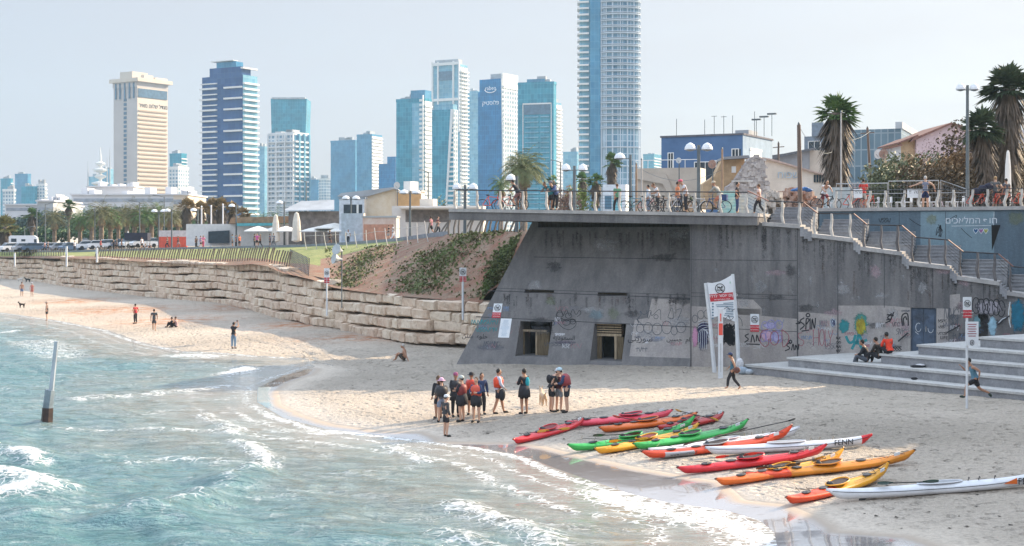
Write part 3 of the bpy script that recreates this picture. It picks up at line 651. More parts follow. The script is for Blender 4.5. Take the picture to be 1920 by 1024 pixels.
for c in range(8):
    s = rnd.random()
    z0 = .45 + c * HB * .985
    while s < tot - .6:
        Lb = rnd.choice((.75, .95, 1.15, 1.4, 1.8, 2.2)) * (1 + .2 * rnd.random()); Lb = min(Lb, tot - s)
        p, d, zt = wat(s + Lb / 2)
        wav = .1 * math.sin(s * .22 + c) + .06 * math.sin(s * .61 + 2 * c)
        if z0 + HB * .45 > zt: s += Lb; continue
        nrm = Vector((-d.y, d.x, 0)); nrm = nrm if nrm.y > 0 else -nrm
        g_ = .05; hh = HB - .07; cx = p + nrm * (.21 * c + .2 * rnd.random() - .1); pr = rnd.random() * .2
        z = z0 + wav; n0 = len(V_)
        jt = lambda a=.07: (rnd.random() - .5) * 2 * a
        hx = Lb / 2 - g_
        # rough pillow block: 4 rings from back to front
        for (dep, sc) in ((1.0, 1.0), (.16, 1.0), (.0 - pr * .3, .90), (-.12 - pr, .62)):
            ring = []
            for (a_, b2) in ((-1, -1), (-.35, -1.02), (.35, -1.0), (1, -1), (1.02, 0), (1, 1), (.35, 1.02), (-.35, 1), (-1, 1), (-1.02, 0)):
                q = cx + d * (a_ * (hx - (1 - sc) * .3) + jt(.05)) + nrm * (dep + jt(.05 if dep < .9 else 0)); V_.append((q.x, q.y, z + hh / 2 + b2 * (hh / 2 - (1 - sc) * .25) + jt(.03)))
        tone = rnd.random(); T_ += [tone] * 40
        for r_ in range(3):
            for k in range(10): a_, b2 = n0 + r_ * 10 + k, n0 + r_ * 10 + (k + 1) % 10; F_.append([a_, a_ + 10, b2 + 10, b2])
        F_.append([n0 + 30 + k for k in range(10)]); F_.append([n0 + k for k in range(10)][::-1])
        s += Lb
me = bpy.data.meshes.new('blocks'); l = wall.location; me.from_pydata([(a - l.x, b - l.y, c - l.z) for a, b, c in V_], [], F_); me.materials.append(STONE)
bmx = bmesh.new(); bmx.from_mesh(me); bmesh.ops.recalc_face_normals(bmx, faces=bmx.faces); bmx.to_mesh(me); bmx.free()
at = me.attributes.new('tone', 'FLOAT', 'POINT'); at.data.foreach_set('value', T_)
o = bpy.data.objects.new('blocks', me); COL.objects.link(o); o.parent = wall
bkm = MB()                                        # packed earth behind the blocks
for i in range(0, len(pts) - 1, 2):
    a, b_ = pts[i], pts[min(i + 2, len(pts) - 1)]
    p, q = a[1], b_[1]; d = (q - p); d.z = 0; nn_ = Vector((-d.y, d.x, 0)).normalized(); nn_ = nn_ if nn_.y > 0 else -nn_
    o1, o2 = p + nn_ * .9, q + nn_ * .9; t1, t2 = p + nn_ * 1.35, q + nn_ * 1.35
    bkm.add([(o1.x, o1.y, 0), (o2.x, o2.y, 0), (t2.x, t2.y, b_[2] + .05), (t1.x, t1.y, a[2] + .05)], [[0, 1, 2, 3]])
bkm.build('earth_backing', M('dark packed earth', (.13, .085, .06), .95), wall, world=True)
# ================================================================ skyline
def glass(name, c1, c2, mull, fw=1.6, fh=3.6, mort=.06, rough=.22, var=.5):
    if name in MATS: return MATS[name]
    m, t, b, N, LK = NT(name); tc = N('ShaderNodeTexCoord'); sp = N('ShaderNodeSeparateXYZ'); LK(tc.outputs['Object'], sp.inputs[0])
    xy = nmath(t, 'ADD', sp.outputs[0], sp.outputs[1]); cb = N('ShaderNodeCombineXYZ'); LK(xy, cb.inputs[0]); LK(sp.outputs[2], cb.inputs[1])
    br = N('ShaderNodeTexBrick'); br.offset = 0; br.inputs['Scale'].default_value = 1; br.inputs['Brick Width'].default_value = fw; br.inputs['Row Height'].default_value = fh; br.inputs['Mortar Size'].default_value = mort
    br.inputs['Mortar Smooth'].default_value = .1
    br.inputs['Color1'].default_value = (*c1, 1); br.inputs['Color2'].default_value = (*c2, 1); br.inputs['Mortar'].default_value = (*mull, 1); LK(cb.outputs[0], br.inputs['Vector'])
    n = nmap(t, nnoise(t, tc.outputs['Object'], .06, 4, .6), .3, .7, 1 - var * .5, 1 + var * .5)
    mx_ = N('ShaderNodeVectorMath'); mx_.operation = 'SCALE'; LK(br.outputs['Color'], mx_.inputs[0]); LK(n, mx_.inputs['Scale'])
    LK(mx_.outputs[0], b.inputs['Base Color']); b.inputs['Roughness'].default_value = rough; b.inputs['Specular IOR Level'].default_value = .22; return m
GL_DEEP = glass('deep blue curtain glass', (.005, .12, .30), (.01, .17, .38), (.06, .30, .52)); GL_TEAL = glass('teal curtain glass', (.01, .19, .29), (.03, .27, .38), (.12, .42, .52), 2.4)
GL_PALE = glass('pale curtain glass', (.12, .31, .44), (.20, .42, .52), (.40, .55, .60), 3); GL_DARK = glass('navy glass', (.015, .06, .19), (.03, .09, .24), (.06, .12, .22), 3)
GL_GRID = glass('windows in pale frame', (.12, .22, .32), (.25, .36, .44), (.62, .64, .64), 3.4, 3.3, .7, .4); GL_MID = glass('mid blue glass', (.04, .19, .34), (.07, .25, .40), (.14, .33, .46), 2.2)
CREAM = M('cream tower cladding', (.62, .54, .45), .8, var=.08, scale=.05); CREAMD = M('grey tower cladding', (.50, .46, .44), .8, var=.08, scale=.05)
WHT = M('white facade', (.72, .72, .70), .7, var=.06, scale=.1); WINB = M('window band glass', (.07, .14, .22), .3, var=.3, scale=.4); GREYR = M('roof plant', (.38, .40, .42), .8, var=.2, scale=.2)
GZ = 6.0
def tower(name, label, px0, pxs, px1, ytop, Y, a=25, face=GL_MID, face2=None, fh=3.6, slabs='right', slab_m=WHT, roof=True, over=.9, z0=GZ, seed=0):
    a = R(a); c, s = math.cos(a), math.sin(a); u0, us, u1 = [(p - 960) / F for p in (px0, pxs, px1)]
    C = Vector((us * Y, Y, z0)); H = HC + (YH - ytop) / F * Y - z0
    wl = (C.x - u0 * C.y) / (c + u0 * s) if pxs > px0 else .01
    wr_ = (u1 * C.y - C.x) / (s - u1 * c)
    if pxs >= px1: wr_ = wl * .7
    T = thing(name, label, 'tower', C, -a)
    def bx(nm, x0, x1, y0, y1, za, zb, mt): return MB().bx(x0, x1, y0, y1, za, zb).build(nm, mt, T)
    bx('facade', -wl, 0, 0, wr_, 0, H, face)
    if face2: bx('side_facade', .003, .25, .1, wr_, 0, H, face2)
    nfl = int(H / fh)
    if slabs:
        m_ = MB()
        for k in range(1, nfl):
            z = k * fh
            if slabs in ('right', 'both'): m_.bx(.26 if face2 else .01, over + .26, -.1, wr_ + .1, z, z + fh * .32)
            if slabs in ('left', 'both'): m_.bx(-wl - .1, .1, -over, -.01, z, z + fh * .28)
        m_.build('balconies', slab_m, T)
    if roof:
        rnd = random.Random(seed + int(px0)); m_ = MB()
        for k in range(3):
            x = -wl * (.2 + .6 * rnd.random()); m_.bx(x - wl * .12, x + wl * .12, wr_ * .2, wr_ * .7, H, H + 2 + 3 * rnd.random())
        m_.build('roof_plant', GREYR, T)
        MB().bx(-wl - .2, .2, -.2, .01, H - 1.2, H + .9).bx(0, .3, -.2, wr_, H - 1.2, H + .9).build('parapet', face if face != GL_GRID else WHT, T)
    return T, wl, wr_, H
def PT(T, nm, mt, *bs):
    m_ = MB()
    for q in bs: m_.bx(*q)
    return m_.build(nm, mt, T)
def text_part(body, name, mat, parent, size, loc, ax, up, ext=.02, align='CENTER', world=False):
    cu = bpy.data.curves.new('t', 'FONT'); cu.body = body; cu.size = size; cu.extrude = ext; cu.align_x = align; cu.resolution_u = 2
    to = bpy.data.objects.new('t', cu)
    me = baked(to); bpy.data.curves.remove(cu)
    ax = Vector(ax).normalized(); up = Vector(up).normalized(); nn_ = ax.cross(up); mt_ = Matrix((ax, up, nn_)).transposed().to_4x4(); loc = Vector(loc)
    if world: loc = loc - parent.location
    mt_.translation = loc; me.transform(mt_); me.materials.clear(); me.materials.append(mat); me.name = name
    o = bpy.data.objects.new(name, me); COL.objects.link(o); o.parent = parent; return o
# cream office tower
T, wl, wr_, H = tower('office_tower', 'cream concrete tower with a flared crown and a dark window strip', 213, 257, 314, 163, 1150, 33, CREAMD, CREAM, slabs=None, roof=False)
PT(T, 'window_strip', WINB, *[(-wl * .56, -wl * .44, -.3, -.01, z, z + 2.3) for z in np.arange(6, H - 8, 3.6)])
m_ = MB()
for z in np.arange(4, H - 19, 3.5): m_.bx(.26, .9, 1.2, wr_ - 1.2, z, z + 1.1)
m_.build('window_band', M('tan window band', (.36, .27, .20), .6, var=.1), T)
PT(T, 'crown_wall', CREAMD, (-wl - .5, .3, -.5, wr_ + .5, H, H + 4.5)); PT(T, 'crown_slab', CREAM, (-wl - 3, 3, -2, wr_ + 3, H + 4.5, H + 7.5), (-wl * .72, -wl * .2, 0, wr_ * .5, H + 7.5, H + 13))
PT(T, 'crown_glass', WINB, (.31, .8, 1, wr_ - 1, H - 8, H - 1), *[(-wl * f - .9, -wl * f + .9, -.8, -.51, H - 9, H + 3.8) for f in (.12, .3, .5, .7, .88)])
PT(T, 'roof_plant', CREAM, (-wl * .9, -wl * .6, wr_ * .5, wr_ * .8, H + 7.5, H + 11), (-wl * .4, 0, wr_ * .6, wr_, H + 7.5, H + 9.5), (-wl * .1, 1, wr_ * .2, wr_ * .5, H + 7.5, H + 10.5))
text_part('ריאמ םולש לדגמ', 'sign_lettering', M('dark sign letters', (.08, .07, .07)), T, 4.6, (.3, wr_ * .52, H - 16), (0, 1, 0), (0, 0, 1), .15)
# navy tower with white balcony lines
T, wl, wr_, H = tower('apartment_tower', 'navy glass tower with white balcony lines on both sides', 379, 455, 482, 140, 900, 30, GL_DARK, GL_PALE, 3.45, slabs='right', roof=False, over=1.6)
m_ = MB()
for k, z in enumerate(np.arange(8, H - 4, 6.9 / 1.0)):
    m_.bx(-wl - 1.3, -wl * .62, -1.3, -.01, z, z + 1.1); m_.bx(-wl * .44, -.2, -1.3, -.01, z, z + 1.1)
for z in np.arange(4.5, H - 4, 6.9): m_.bx(-wl - .8, -wl * .62, -.8, -.01, z, z + .7)
m_.build('balcony_line', WHT, T)
PT(T, 'penthouse', GL_DARK, (-wl * .84, -wl * .05, 1, wr_ * .7, H, H + 5.5)); PT(T, 'roof_house', GL_MID, (-wl * .68, -wl * .2, 1.5, wr_ * .6, H + 5.5, H + 9)); PT(T, 'roof_canopy', WHT, (-wl * .8, -wl * .25, .5, wr_ * .4, H + 9.6, H + 10)); PT(T, 'roof_beam', WHT, (-wl * .05, .5, 0, wr_, H + 4, H + 5))
# tapering glass tower behind the gridded tower
Y = 1400.; z0 = GZ
def prismtower(name, label, tp, bt, y0, y1, Y, mt, dep=30):
    zt = HC + (YH - y0) / F * Y; zb = GZ; T = thing(name, label, 'tower', ((tp[0] - 960) / F * Y, Y, GZ))
    P = [((x - 960) / F * Y, Y, z) for x, z in ((bt[0], zb), (bt[1], zb), (tp[1], zt), (tp[0], zt))]
    m_ = MB(); m_.prism(P, (0, dep, 0)); m_.build('facade', mt, T, world=True); return T, zt
T, zt = prismtower('glass_tower', 'blue glass tower widening toward its flat top', (507.5, 575), (514, 567), 185, 0, 1400, GL_TEAL)
MB().bx((510 - 960) / F * 1400, (572 - 960) / F * 1400, 1399, 1420, zt - .5, zt + 1.2).build('parapet', GREYR, T, world=True)
T, wl, wr_, H = tower('apartment_tower', 'pale tower gridded with white balconies in front of a tapering tower', 503, 552, 579, 250, 1000, 28, GL_GRID, GL_PALE, 3.5, 'both', roof=True, over=1.2)
PT(T, 'white_fin', WHT, *[(-wl * f - .4, -wl * f + .4, -1.5, -.02, 0, H) for f in (0.02, .33, .66, .98)]); PT(T, 'glass_fin', GL_PALE, *[(.3, 1.8, wr_ * f, wr_ * f + 1.5, 0, H) for f in (.2, .55, .9)])
tower('office_tower', 'plain blue glass block, left half of a twin', 620, 666, 670, 264, 1550, 25, GL_MID, slabs=None)
T, wl, wr_, H = tower('office_tower', 'blue glass block with a white balconied side, right half of a twin', 669, 697, 716, 253, 1500, 25, GL_MID, WHT, slabs='right', over=1.2)
T, wl, wr_, H = tower('office_tower', 'low dark blue stepped glass block between two taller towers', 710, 741, 743, 307, 1300, 20, GL_DEEP, slabs=None, roof=False); PT(T, 'upper_block', GL_DEEP, (-wl * .48, 0, 0, wr_, H, H + 6.5))
T, wl, wr_, H = tower('office_tower', 'teal glass tower with a narrow white balcony strip at its edge', 743, 796, 809, 186, 1100, 25, GL_TEAL, WHT, slabs='right', over=.8)
PT(T, 'upper_block', GL_MID, (-wl * .5, .05, .5, wr_, H, H + 7.2)); PT(T, 'balconies', GL_PALE, (-wl * .42, -wl * .02, -.8, -.02, 8, H - 3))
PT(T, 'white_edge', WHT, *[(-wl * .15, -.1, -1.6, -.85, z, z + 1.8) for z in np.arange(4, H, 3.6)], (-.9, -.1, -2.2, -.86, 2, H + 3))
T, wl, wr_, H = tower('apartment_tower', 'tallest of the middle towers, pale framed glass with white corner balconies', 811, 862, 876, 122, 1300, 28, GL_PALE, GL_GRID, 3.6, 'right', over=2)
PT(T, 'white_frame', WHT, *[(-wl * f - .7, -wl * f + .7, -1.4, -.02, H * .62, H + 4) for f in (.01, .22, .78, .99)], (-wl, 0, -1.3, -.03, H + .5, H + 3), (-wl, 0, -1.3, -.03, H * .8, H * .815))
PT(T, 'dark_band', WINB, (-wl * .76, -wl * .24, -.6, -.02, H - 13, H - 5)); PT(T, 'crown_block', GREYR, (-wl * .95, -wl * .1, 2, wr_ * .7, H, H + 6))
# glass tower with a slanting white edge
T, wl, wr_, H = tower('office_tower', 'blue glass tower with a slanting white edge like a sail', 810, 850, 858, 205, 1060, 22, GL_TEAL, GL_GRID, slabs=None, roof=False)
PT(T, 'upper_block', GL_PALE, (-wl * .9, -.5, .3, wr_, H, H + 4)); m_ = MB(); m_.prism([(.35, -.6, H), (-1.6, -.6, H), (-wl * .40, -.6, 10), (-wl * .34, -.6, 10)], (0, -1.0, 0)); m_.build('slanted_edge', WHT, T)
m_ = MB()
for z in np.arange(12, H - 4, 3.6): f = (1 - z / H) * .36; m_.bx(-wl * f, .3, -.55, -.02, z, z + 1.4)
m_.build('balconies', WHT, T)
tower('office_tower', 'faint pale glass tower between the framed and the deep blue one', 876, 897, 901, 172, 1700, 20, GL_PALE, slabs=None)
# deep blue tower with white crown
T, wl, wr_, H = tower('office_tower', 'deep blue glass tower with white lettering and a white crown', 899, 941, 970, 147, 1050, 32, GL_DEEP, GL_GRID, 3.6, slabs=None, roof=False)
m_ = MB(); m_.prism([(.3, -.5, H), (-.5, -.5, H), (1.5, -.5, 0), (3.2, -.5, 0)], (0, .4, 0)); m_.build('slanted_edge', WHT, T)
PT(T, 'balconies', WHT, *[(.3, 2.2, -.45, 1.4, z, z + 1.3) for z in np.arange(6, H - 4, 3.6)]); PT(T, 'white_crown', WHT, (-1, .6, .4, wr_, H - 7, H + 4)); PT(T, 'roof_plant', GREYR, (-wl * .6, -1.1, 3, wr_ * .5, H, H + 4)); PT(T, 'side_wing', GL_DEEP, (-wl - 1.6, -wl - .01, .5, wr_ * .6, 0, H - 9))
LW = M('white sign letters', (.85, .87, .9), .5, var=0)
text_part('rabeo', 'sign_lettering', LW, T, 4.2, (-wl * .5, -.05, H - 8), (1, 0, 0), (0, 0, 1), .1); m_ = MB(); m_.tube([(-wl * .5 + 5.5 * math.cos(k), -.2, H - 6.6 + 3.4 * math.sin(k)) for k in np.linspace(3.5, 5.9, 12)], .35); m_.build('sign_swoosh', LW, T)
text_part('קיטסולפ', 'sign_lettering', LW, T, 4.2, (-wl * .5, -.05, H - 19), (1, 0, 0), (0, 0, 1), .1)
T, wl, wr_, H = tower('office_tower', 'teal glass tower with recessed balconies right of the deep blue one', 971, 1038, 1043, 155, 1000, 18, GL_TEAL, slabs=None)
PT(T, 'crown_block', GL_MID, (-wl * .75, -wl * .25, .3, wr_ * .9, H, H + 3)); PT(T, 'dark_band', WINB, (-wl * .82, -wl * .1, -.4, -.02, H - 22, H - 15)); PT(T, 'white_frame', WHT, (-wl * .86, -wl * .05, -.7, -.42, H - 15, H - 14), (-wl * .86, -wl * .84, -.7, -.42, H * .3, H - 14), (-wl * .07, -wl * .05, -.7, -.42, H * .3, H - 14))
m_ = MB()
for z in np.arange(5, H - 24, 3.6): m_.bx(-wl * .8, -wl * .42, -.9, -.02, z, z + .7); m_.bx(-wl * .36, -wl * .12, -.9, -.02, z, z + .7)
m_.build('balconies', GL_PALE, T)
T, wl, wr_, H = tower('apartment_tower', 'slim pale balconied tower hidden behind the teal glass tower', 1030, 1043, 1052, 194, 1400, 30, GL_PALE, WHT, 3.6, 'right', over=1.5)
# tallest tower with round balconied front
BLW = M('bluish white balcony', (.56, .63, .70), .7, var=.05, scale=.1)
def tall():
    Y = 760.; px0, pxm, px1 = 1089, 1123, 1204; X0, Xm, X1 = [(p - 960) / F * Y for p in (px0, pxm, px1)]; H = 172
    T = thing('residential_tower', 'tallest white residential tower with curved balconies rising out of the picture', 'tower', ((X0 + X1) / 2, Y + 14, GZ)); cx, cy = T.location.x, T.location.y
    w2 = (X1 - Xm) / 2; xc = (Xm + X1) / 2 - cx
    def arc(r, ry, z0, z1, mb, n=22):
        pts = [(xc + r * math.cos(a), -6 - ry * math.sin(a)) for a in np.linspace(0, math.pi, n)]; pts += [(xc - r, 8), (xc + r, 8)]
        mb.prism([(x, y, z0) for x, y in pts], (0, 0, z1 - z0))
    m_ = MB(); arc(w2 - .9, 5.5, 0, H, m_); m_.build('curved_facade', GL_GRID2, T)
    m_ = MB(); m2 = MB()
    for k in range(1, int(H / 3.4)):
        z = k * 3.4
        if z > 58: arc(w2, 7.2, z, z + .45, m_, 18); arc(w2 - .05, 7.15, z + .9, z + 1.15, m_, 18)
        elif k % 3 == 0: arc(w2 - .2, 6.2, z, z + .5, m_, 18)
    for a in np.linspace(.12, math.pi - .12, 9):
        x, y = xc + (w2 - .3) * math.cos(a), -6 - 6.3 * math.sin(a); m2.box((x, y, H / 2), (.45, .45, H), 0)
    m_.build('curved_balconies', BLW, T); m2.build('white_column', BLW, T)
    MB().bx(X0 - cx + 5.2, Xm - cx + 1.2, -9, 6, 0, H).build('glass_shaft', GL_MID, T)
    MB().bx(X0 - cx, X0 - cx + 5.2, -6, 8, 0, H).build('left_wing', GL_PALE, T); m_ = MB()
    for k in range(1, int(H / 3.4)):
        z = k * 3.4; e = 1.0 if z > 58 else .3
        m_.prism([(X0 - cx + 4.6, -8.4, z), (X0 - cx - e - .6, -6.6, z), (X0 - cx - e, 4, z), (X0 - cx + 4.6, 4, z)], (0, 0, .9))
    m_.build('left_balconies', WHT, T)
GL_GRID2 = glass('balcony windows', (.08, .2, .32), (.22, .36, .46), (.42, .53, .62), 2.6, 3.4, .28, .4); tall()
small = [('office_block', 'small teal glass block at the far left of the skyline', 1, 20, 24, 336, 1700, GL_TEAL, 0), ('office_tower', 'small blue glass tower left of the hotel hill', 28, 52, 58, 327, 1800, GL_MID, 0),
         ('office_block', 'squat teal glass block in front of a small blue tower', 40, 66, 70, 351, 1400, GL_TEAL, 0), ('office_block', 'small white office block beside the squat teal block', 68, 84, 88, 346, 1400, GL_GRID, 0),
         ('office_block', 'low pale block at the left end of the skyline', 5, 26, 30, 356, 1300, GL_GRID, 0), ('office_block', 'hazy blue block behind the lattice mast', 165, 195, 208, 332, 1900, GL_PALE, 0),
         ('office_tower', 'round topped pale glass tower right of the cream tower', 318, 340, 350, 289, 1500, GL_TEAL, 0), ('office_block', 'grey block in front of the round topped glass tower', 316, 334, 354, 314, 1300, GL_GRID, 0),
         ('office_block', 'pale pink slim block right of the navy tower', 484, 496, 503, 276, 1600, GL_PALE, 0), ('office_block', 'low blue block in the gap left of the glass twins', 579, 597, 602, 338, 1700, GL_MID, 0),
         ('office_block', 'low white block in the gap left of the glass twins', 598, 612, 620, 336, 1600, GL_GRID, 0), ('office_block', 'pale low block between the teal tower and the tallest tower', 1056, 1082, 1088, 286, 1300, GL_PALE, 0),
         ('office_block', 'faint blue block just right of the tallest tower', 1206, 1226, 1240, 290, 1800, GL_TEAL, 0), ('office_block', 'hazy bluish block behind the hotel roof', 188, 206, 214, 318, 1900, GL_PALE, 0)]
for i, (nm, lb, a, b_, c, yt, Y, g_, _) in enumerate(small): tower(nm, lb, a, b_, c, yt, Y, 24, g_, slabs='right' if i % 3 == 0 else None, over=.6, seed=i)
# lattice mast
T = thing('radio_mast', 'hazy white radio mast with round platforms behind the low hotel', 'mast', ((188 - 960) / F * 1500, 1500, GZ)); k = 1500 / F
m_ = MB(); m_.tube([(0, 0, 0), (0, 0, (444 - 290) * k), (0, 0, (444 - 268) * k)], [2.2, 1.6, .3], 8); m_.build('mast_shaft', WHT, T); m_ = MB()
for y_, r in ((335, 9), (322, 6), (310, 7.5), (298, 5)): m_.lathe([(r * .4, (442 - y_) * k - 2), (r, (442 - y_) * k), (r, (442 - y_) * k + 1.5), (r * .3, (442 - y_) * k + 3)], n=14)
m_.build('platform', WHT, T)
for i, px in enumerate((165, 201, 206)):
    T = thing('antenna_mast', ('thin antenna left of the radio mast', 'thin antenna just right of the radio mast', 'tall thin antenna between the radio mast and the cream tower')[i], 'antenna', ((px - 960) / F * 1500, 1500, GZ)); h_ = (450 - (300, 290, 275)[i]) * k
    m_ = MB(); m_.tube([(0, 0, 0), (0, 0, h_ * .8), (0, 0, h_)], [.8, .6, .2], 6); m_.build('pole', GREYR, T)
# long low hotel
HOT = M('hotel plaster', (.62, .62, .64), .85, var=.08, scale=.1)
def longblock(name, label, px0, px1, y0, Y, floors, dep=30, mt=HOT, cat='building'):
    k = Y / F; T = thing(name, label, cat, ((px0 - 960) * k, Y, 5.5)); wd = (px1 - px0) * k; H = HC + (YH - y0) * k - 5.5
    MB().bx(0, wd, 0, dep, 0, H).build('wall', mt, T); m_ = MB()
    for f in range(floors): z = H * (f + .45) / floors; m_.bx(wd * .02, wd * .98, -.12, -.01, z, z + H / floors * .28)
    m_.build('window_band', M('hotel window band', (.30, .33, .38), .5, var=.3, scale=.3), T); m_ = MB(); m_.bx(-.5, wd + .5, -.6, dep + .5, H, H + .5)
    rr = random.Random(int(px0))
    for q in range(5): x = wd * rr.random() * .85; m_.bx(x, x + wd * .06, dep * .3, dep * .6, H + .5, H + 1.5 + 2 * rr.random())
    m_.build('roof', HOT, T); return T, wd, H
longblock('hotel', 'long low grey white hotel with ribbon windows under the cream tower', 134, 331, 366, 520, 4)
T, wd, H = longblock('hotel_wing', 'upper set back wing on the long hotel roof', 164, 250, 351, 560, 2); 
longblock('hotel_wing', 'sunlit beige end block right of the long hotel', 325, 352, 366, 500, 3, mt=CREAM)
longblock('office_block', 'low blue grey block left behind the lone palm', 10, 105, 385, 480, 4); longblock('office_block', 'dark glass roofed pavilion left of the long hotel', 70, 100, 378, 470, 2, mt=GREYR)
# ================================================================ haze
hz = MB(); hz.bx(-1500, 1500, -60, 2300, -4, 260); ho = hz.build('haze', M('haze air', (.8, .85, .9), var=0)); ho['kind'] = 'stuff'
hm = MATS['haze air']; t = hm.node_tree; t.nodes.remove(t.nodes['Principled BSDF']); pv = t.nodes.new('ShaderNodeVolumePrincipled'); pv.inputs['Density'].default_value = .00016; pv.inputs['Color'].default_value = (.55, .80, 1, 1); pv.inputs['Anisotropy'].default_value = .2
t.links.new(pv.outputs[0], t.nodes['Material Output'].inputs['Volume'])
# ================================================================ upper promenade, houses, trees, lamps, cars
UZ = 8.95
def ng(name, pts, mat):
    m_ = MB(); m_.add(pts, [list(range(len(pts)))]); o = m_.build(name, mat); return struct(o)
def at_u(px, back): p = fxy(px); return p + BK * back
q = [at_u(985, 16.05), at_u(1421.5, 16.05), at_u(1421.5, 5.62), at_u(2500, 6.0), Vector((190, 60, 0)), Vector((190, 400, 0)), Vector((25 / F * 400, 400, 0))]
ng('upper_promenade', [(p.x, p.y, UZ) for p in q], PAVE)
ng('upper_town_ground', [(25 / F * 396, 396, UZ - .02), (900, 396, UZ - .02), (3500, 5000, UZ), (60, 5000, UZ)], FARG)
def TZ(px, Y):
    if px > 985 and Y > 90: return UZ
    e = edge_pt(px); k = Y - e.y
    if k <= 12: return e.z
    s = ((k - 12) / 4500) ** (1 / 3); return e.z + (6.6 - e.z) * min(1, 2 * s) - .03
def TP(px, Y): return Vector(((px - 960) / F * Y, Y, TZ(px, Y)))
KERB = M('grey concrete kerb', (.22, .24, .27), .9, var=.2, scale=1)
kw = thing('promenade_kerb_wall', 'low grey kerb wall edging the promenade above the grass', 'wall', edge_pt(400)); m_ = MB()
ks = [edge_pt(px) for px in range(-100, 846, 12)]
for a, b_ in zip(ks[:-1], ks[1:]): d = b_ - a; nn_ = Vector((d.y, -d.x, 0)).normalized(); m_.ob(a + nn_ * .25 - Vector((0, 0, .55)), d, -nn_ * .4, (0, 0, .8))
m_.build('kerb', KERB, kw, world=True)
# ---- leaning post fences
PD = M('dark leaning post timber', (.13, .115, .10), .85, var=.35); PL = M('pale fence stake', (.55, .53, .5), .8, var=.2)
def postfence(name, label, pxs, s, h, lean, mat, w=.06, railh=None, cat='fence', fn=slope_fn, jit=.3):
    T = thing(name, label, cat, fn(pxs[0], s)); rr = random.Random(int(pxs[0])); prev = None
    tops = []
    for px in pxs:
        p = fn(px, s); p = p - Vector((0, 0, .1)); t_ = p + Vector((lean + jit * (rr.random() - .5), 0, h * (1 + .15 * (rr.random() - .5)))); m_ = MB(); m_.tube([p, p.lerp(t_, .5) + Vector((-.05, 0, 0)), t_], w, 5); m_.build('post', mat, T, world=True); tops.append(p.lerp(t_, .8))
    if railh: m_ = MB(); m_.tube(tops, .018, 4); m_.build('wire', mat, T, world=True)
    return T
postfence('leaning_post_fence', 'long fence of leaning timber posts between the stone wall and the grass', [178 + i * 4.6 for i in range(80)], .17, 1.5, .35, PD, .075, jit=.15)
postfence('leaning_post_fence', 'short fence of upright posts on the grass at the far left', [4 + i * 4.6 for i in range(27)], .3, 1.3, .1, PD, .07, jit=.1)
postfence('leaning_post_fence', 'crooked Y shaped posts along the hill crest under the deck', [803 + i * 9.5 for i in range(20)], .98, 1.35, .45, PD, .085, jit=.8)
postfence('stake_fence', 'sparse pale stakes on the grass bank with one sagging wire', [575 + i * 19 for i in range(13)], .8, 1.9, -.25, PL, .045, railh=1)
# woven metal fence panel
T = thing('metal_fence_panel', 'dark slanting metal fence panel ending the row of leaning posts', 'fence', slope_fn(545, .2)); a, b_ = slope_fn(543, .22), slope_fn(578, .05); m_ = MB()
for i in range(16): p = a.lerp(b_, i / 15); m_.tube([p, p + Vector((.1, 0, 1.5))], .035, 4)
for k in range(7): m_.tube([a + Vector((0, 0, .2 + k * .2)), b_ + Vector((0, 0, .2 + k * .2))], .03, 4)
m_.build('lattice', M('dark galvanised mesh', (.10, .11, .13), .5, .5, var=.2), T, world=True)
# ---- foliage materials
def leafm(name, c, v=.4, rough=.6): return M(name, c, rough, var=v, scale=1.3, spec=.3)
LG = leafm('palm green leaf', (.10, .17, .05)); LG2 = leafm('palm olive leaf', (.19, .21, .09)); LBR = leafm('dry palm leaf', (.27, .18, .10)); LDK = leafm('dark tree leaf', (.045, .09, .035)); LMD = leafm('mid tree leaf', (.08, .15, .045))
SKM = leafm('dead palm skirt', (.115, .085, .062)); TRM = M('palm trunk bark', (.22, .17, .13), .9, var=.35, scale=2, bump=.5, stretch=(1, 1, 4)); LOL = leafm('olive bush leaf', (.15, .165, .085)); LOR = leafm('rust bush leaf', (.21, .13, .06)); LYG = leafm('yellow green leaf', (.18, .23, .05)); LTW = leafm('bare twig', (.25, .17, .15)); LBG = leafm('blue grey tree', (.07, .11, .10))
def blade(mb, p, d, side, L_, w, droop=.0):
    q1 = p + d * (L_ * .5) + Vector((0, 0, -droop * .3 * L_)); q2 = p + d * L_ + Vector((0, 0, -droop * L_))
    mb.add([p - side * w * .3, p + side * w * .3, q1 + side * w * .5, q2, q1 - side * w * .5], [[0, 1, 2, 3, 4]])
def feather(mb, rnd, base, az, el, L_, n=13, lw=.06, ll=.55):
    d = Vector((math.cos(az) * math.cos(el), math.sin(az) * math.cos(el), math.sin(el))); p = base.copy(); pts = [p.copy()]; st_ = L_ / 8
    for i in range(8): d = (d + Vector((0, 0, -.17 - .03 * i))).normalized(); p = p + d * st_; pts.append(p.copy())
    mb.tube(pts, [.03 - .003 * i for i in range(9)], 3, cap=False)
    for i in range(2, n):
        t_ = i / n * 8; k = min(7, int(t_)); a = pts[k].lerp(pts[k + 1], t_ - k); dd = (pts[k + 1] - pts[k]).normalized(); sd__ = dd.cross(Vector((0, 0, 1))).normalized()
        l = ll * math.sin(math.pi * (.12 + .82 * i / n)) * (1 + .3 * rnd.random())
        for s in (-1, 1):
            bd = (sd__ * s * .8 + dd * .65 + Vector((0, 0, .15 - .5 * rnd.random()))).normalized(); blade(mb, a, bd, dd.cross(bd).cross(bd).normalized() * .9 + dd * .3, l, lw * 2, .25)
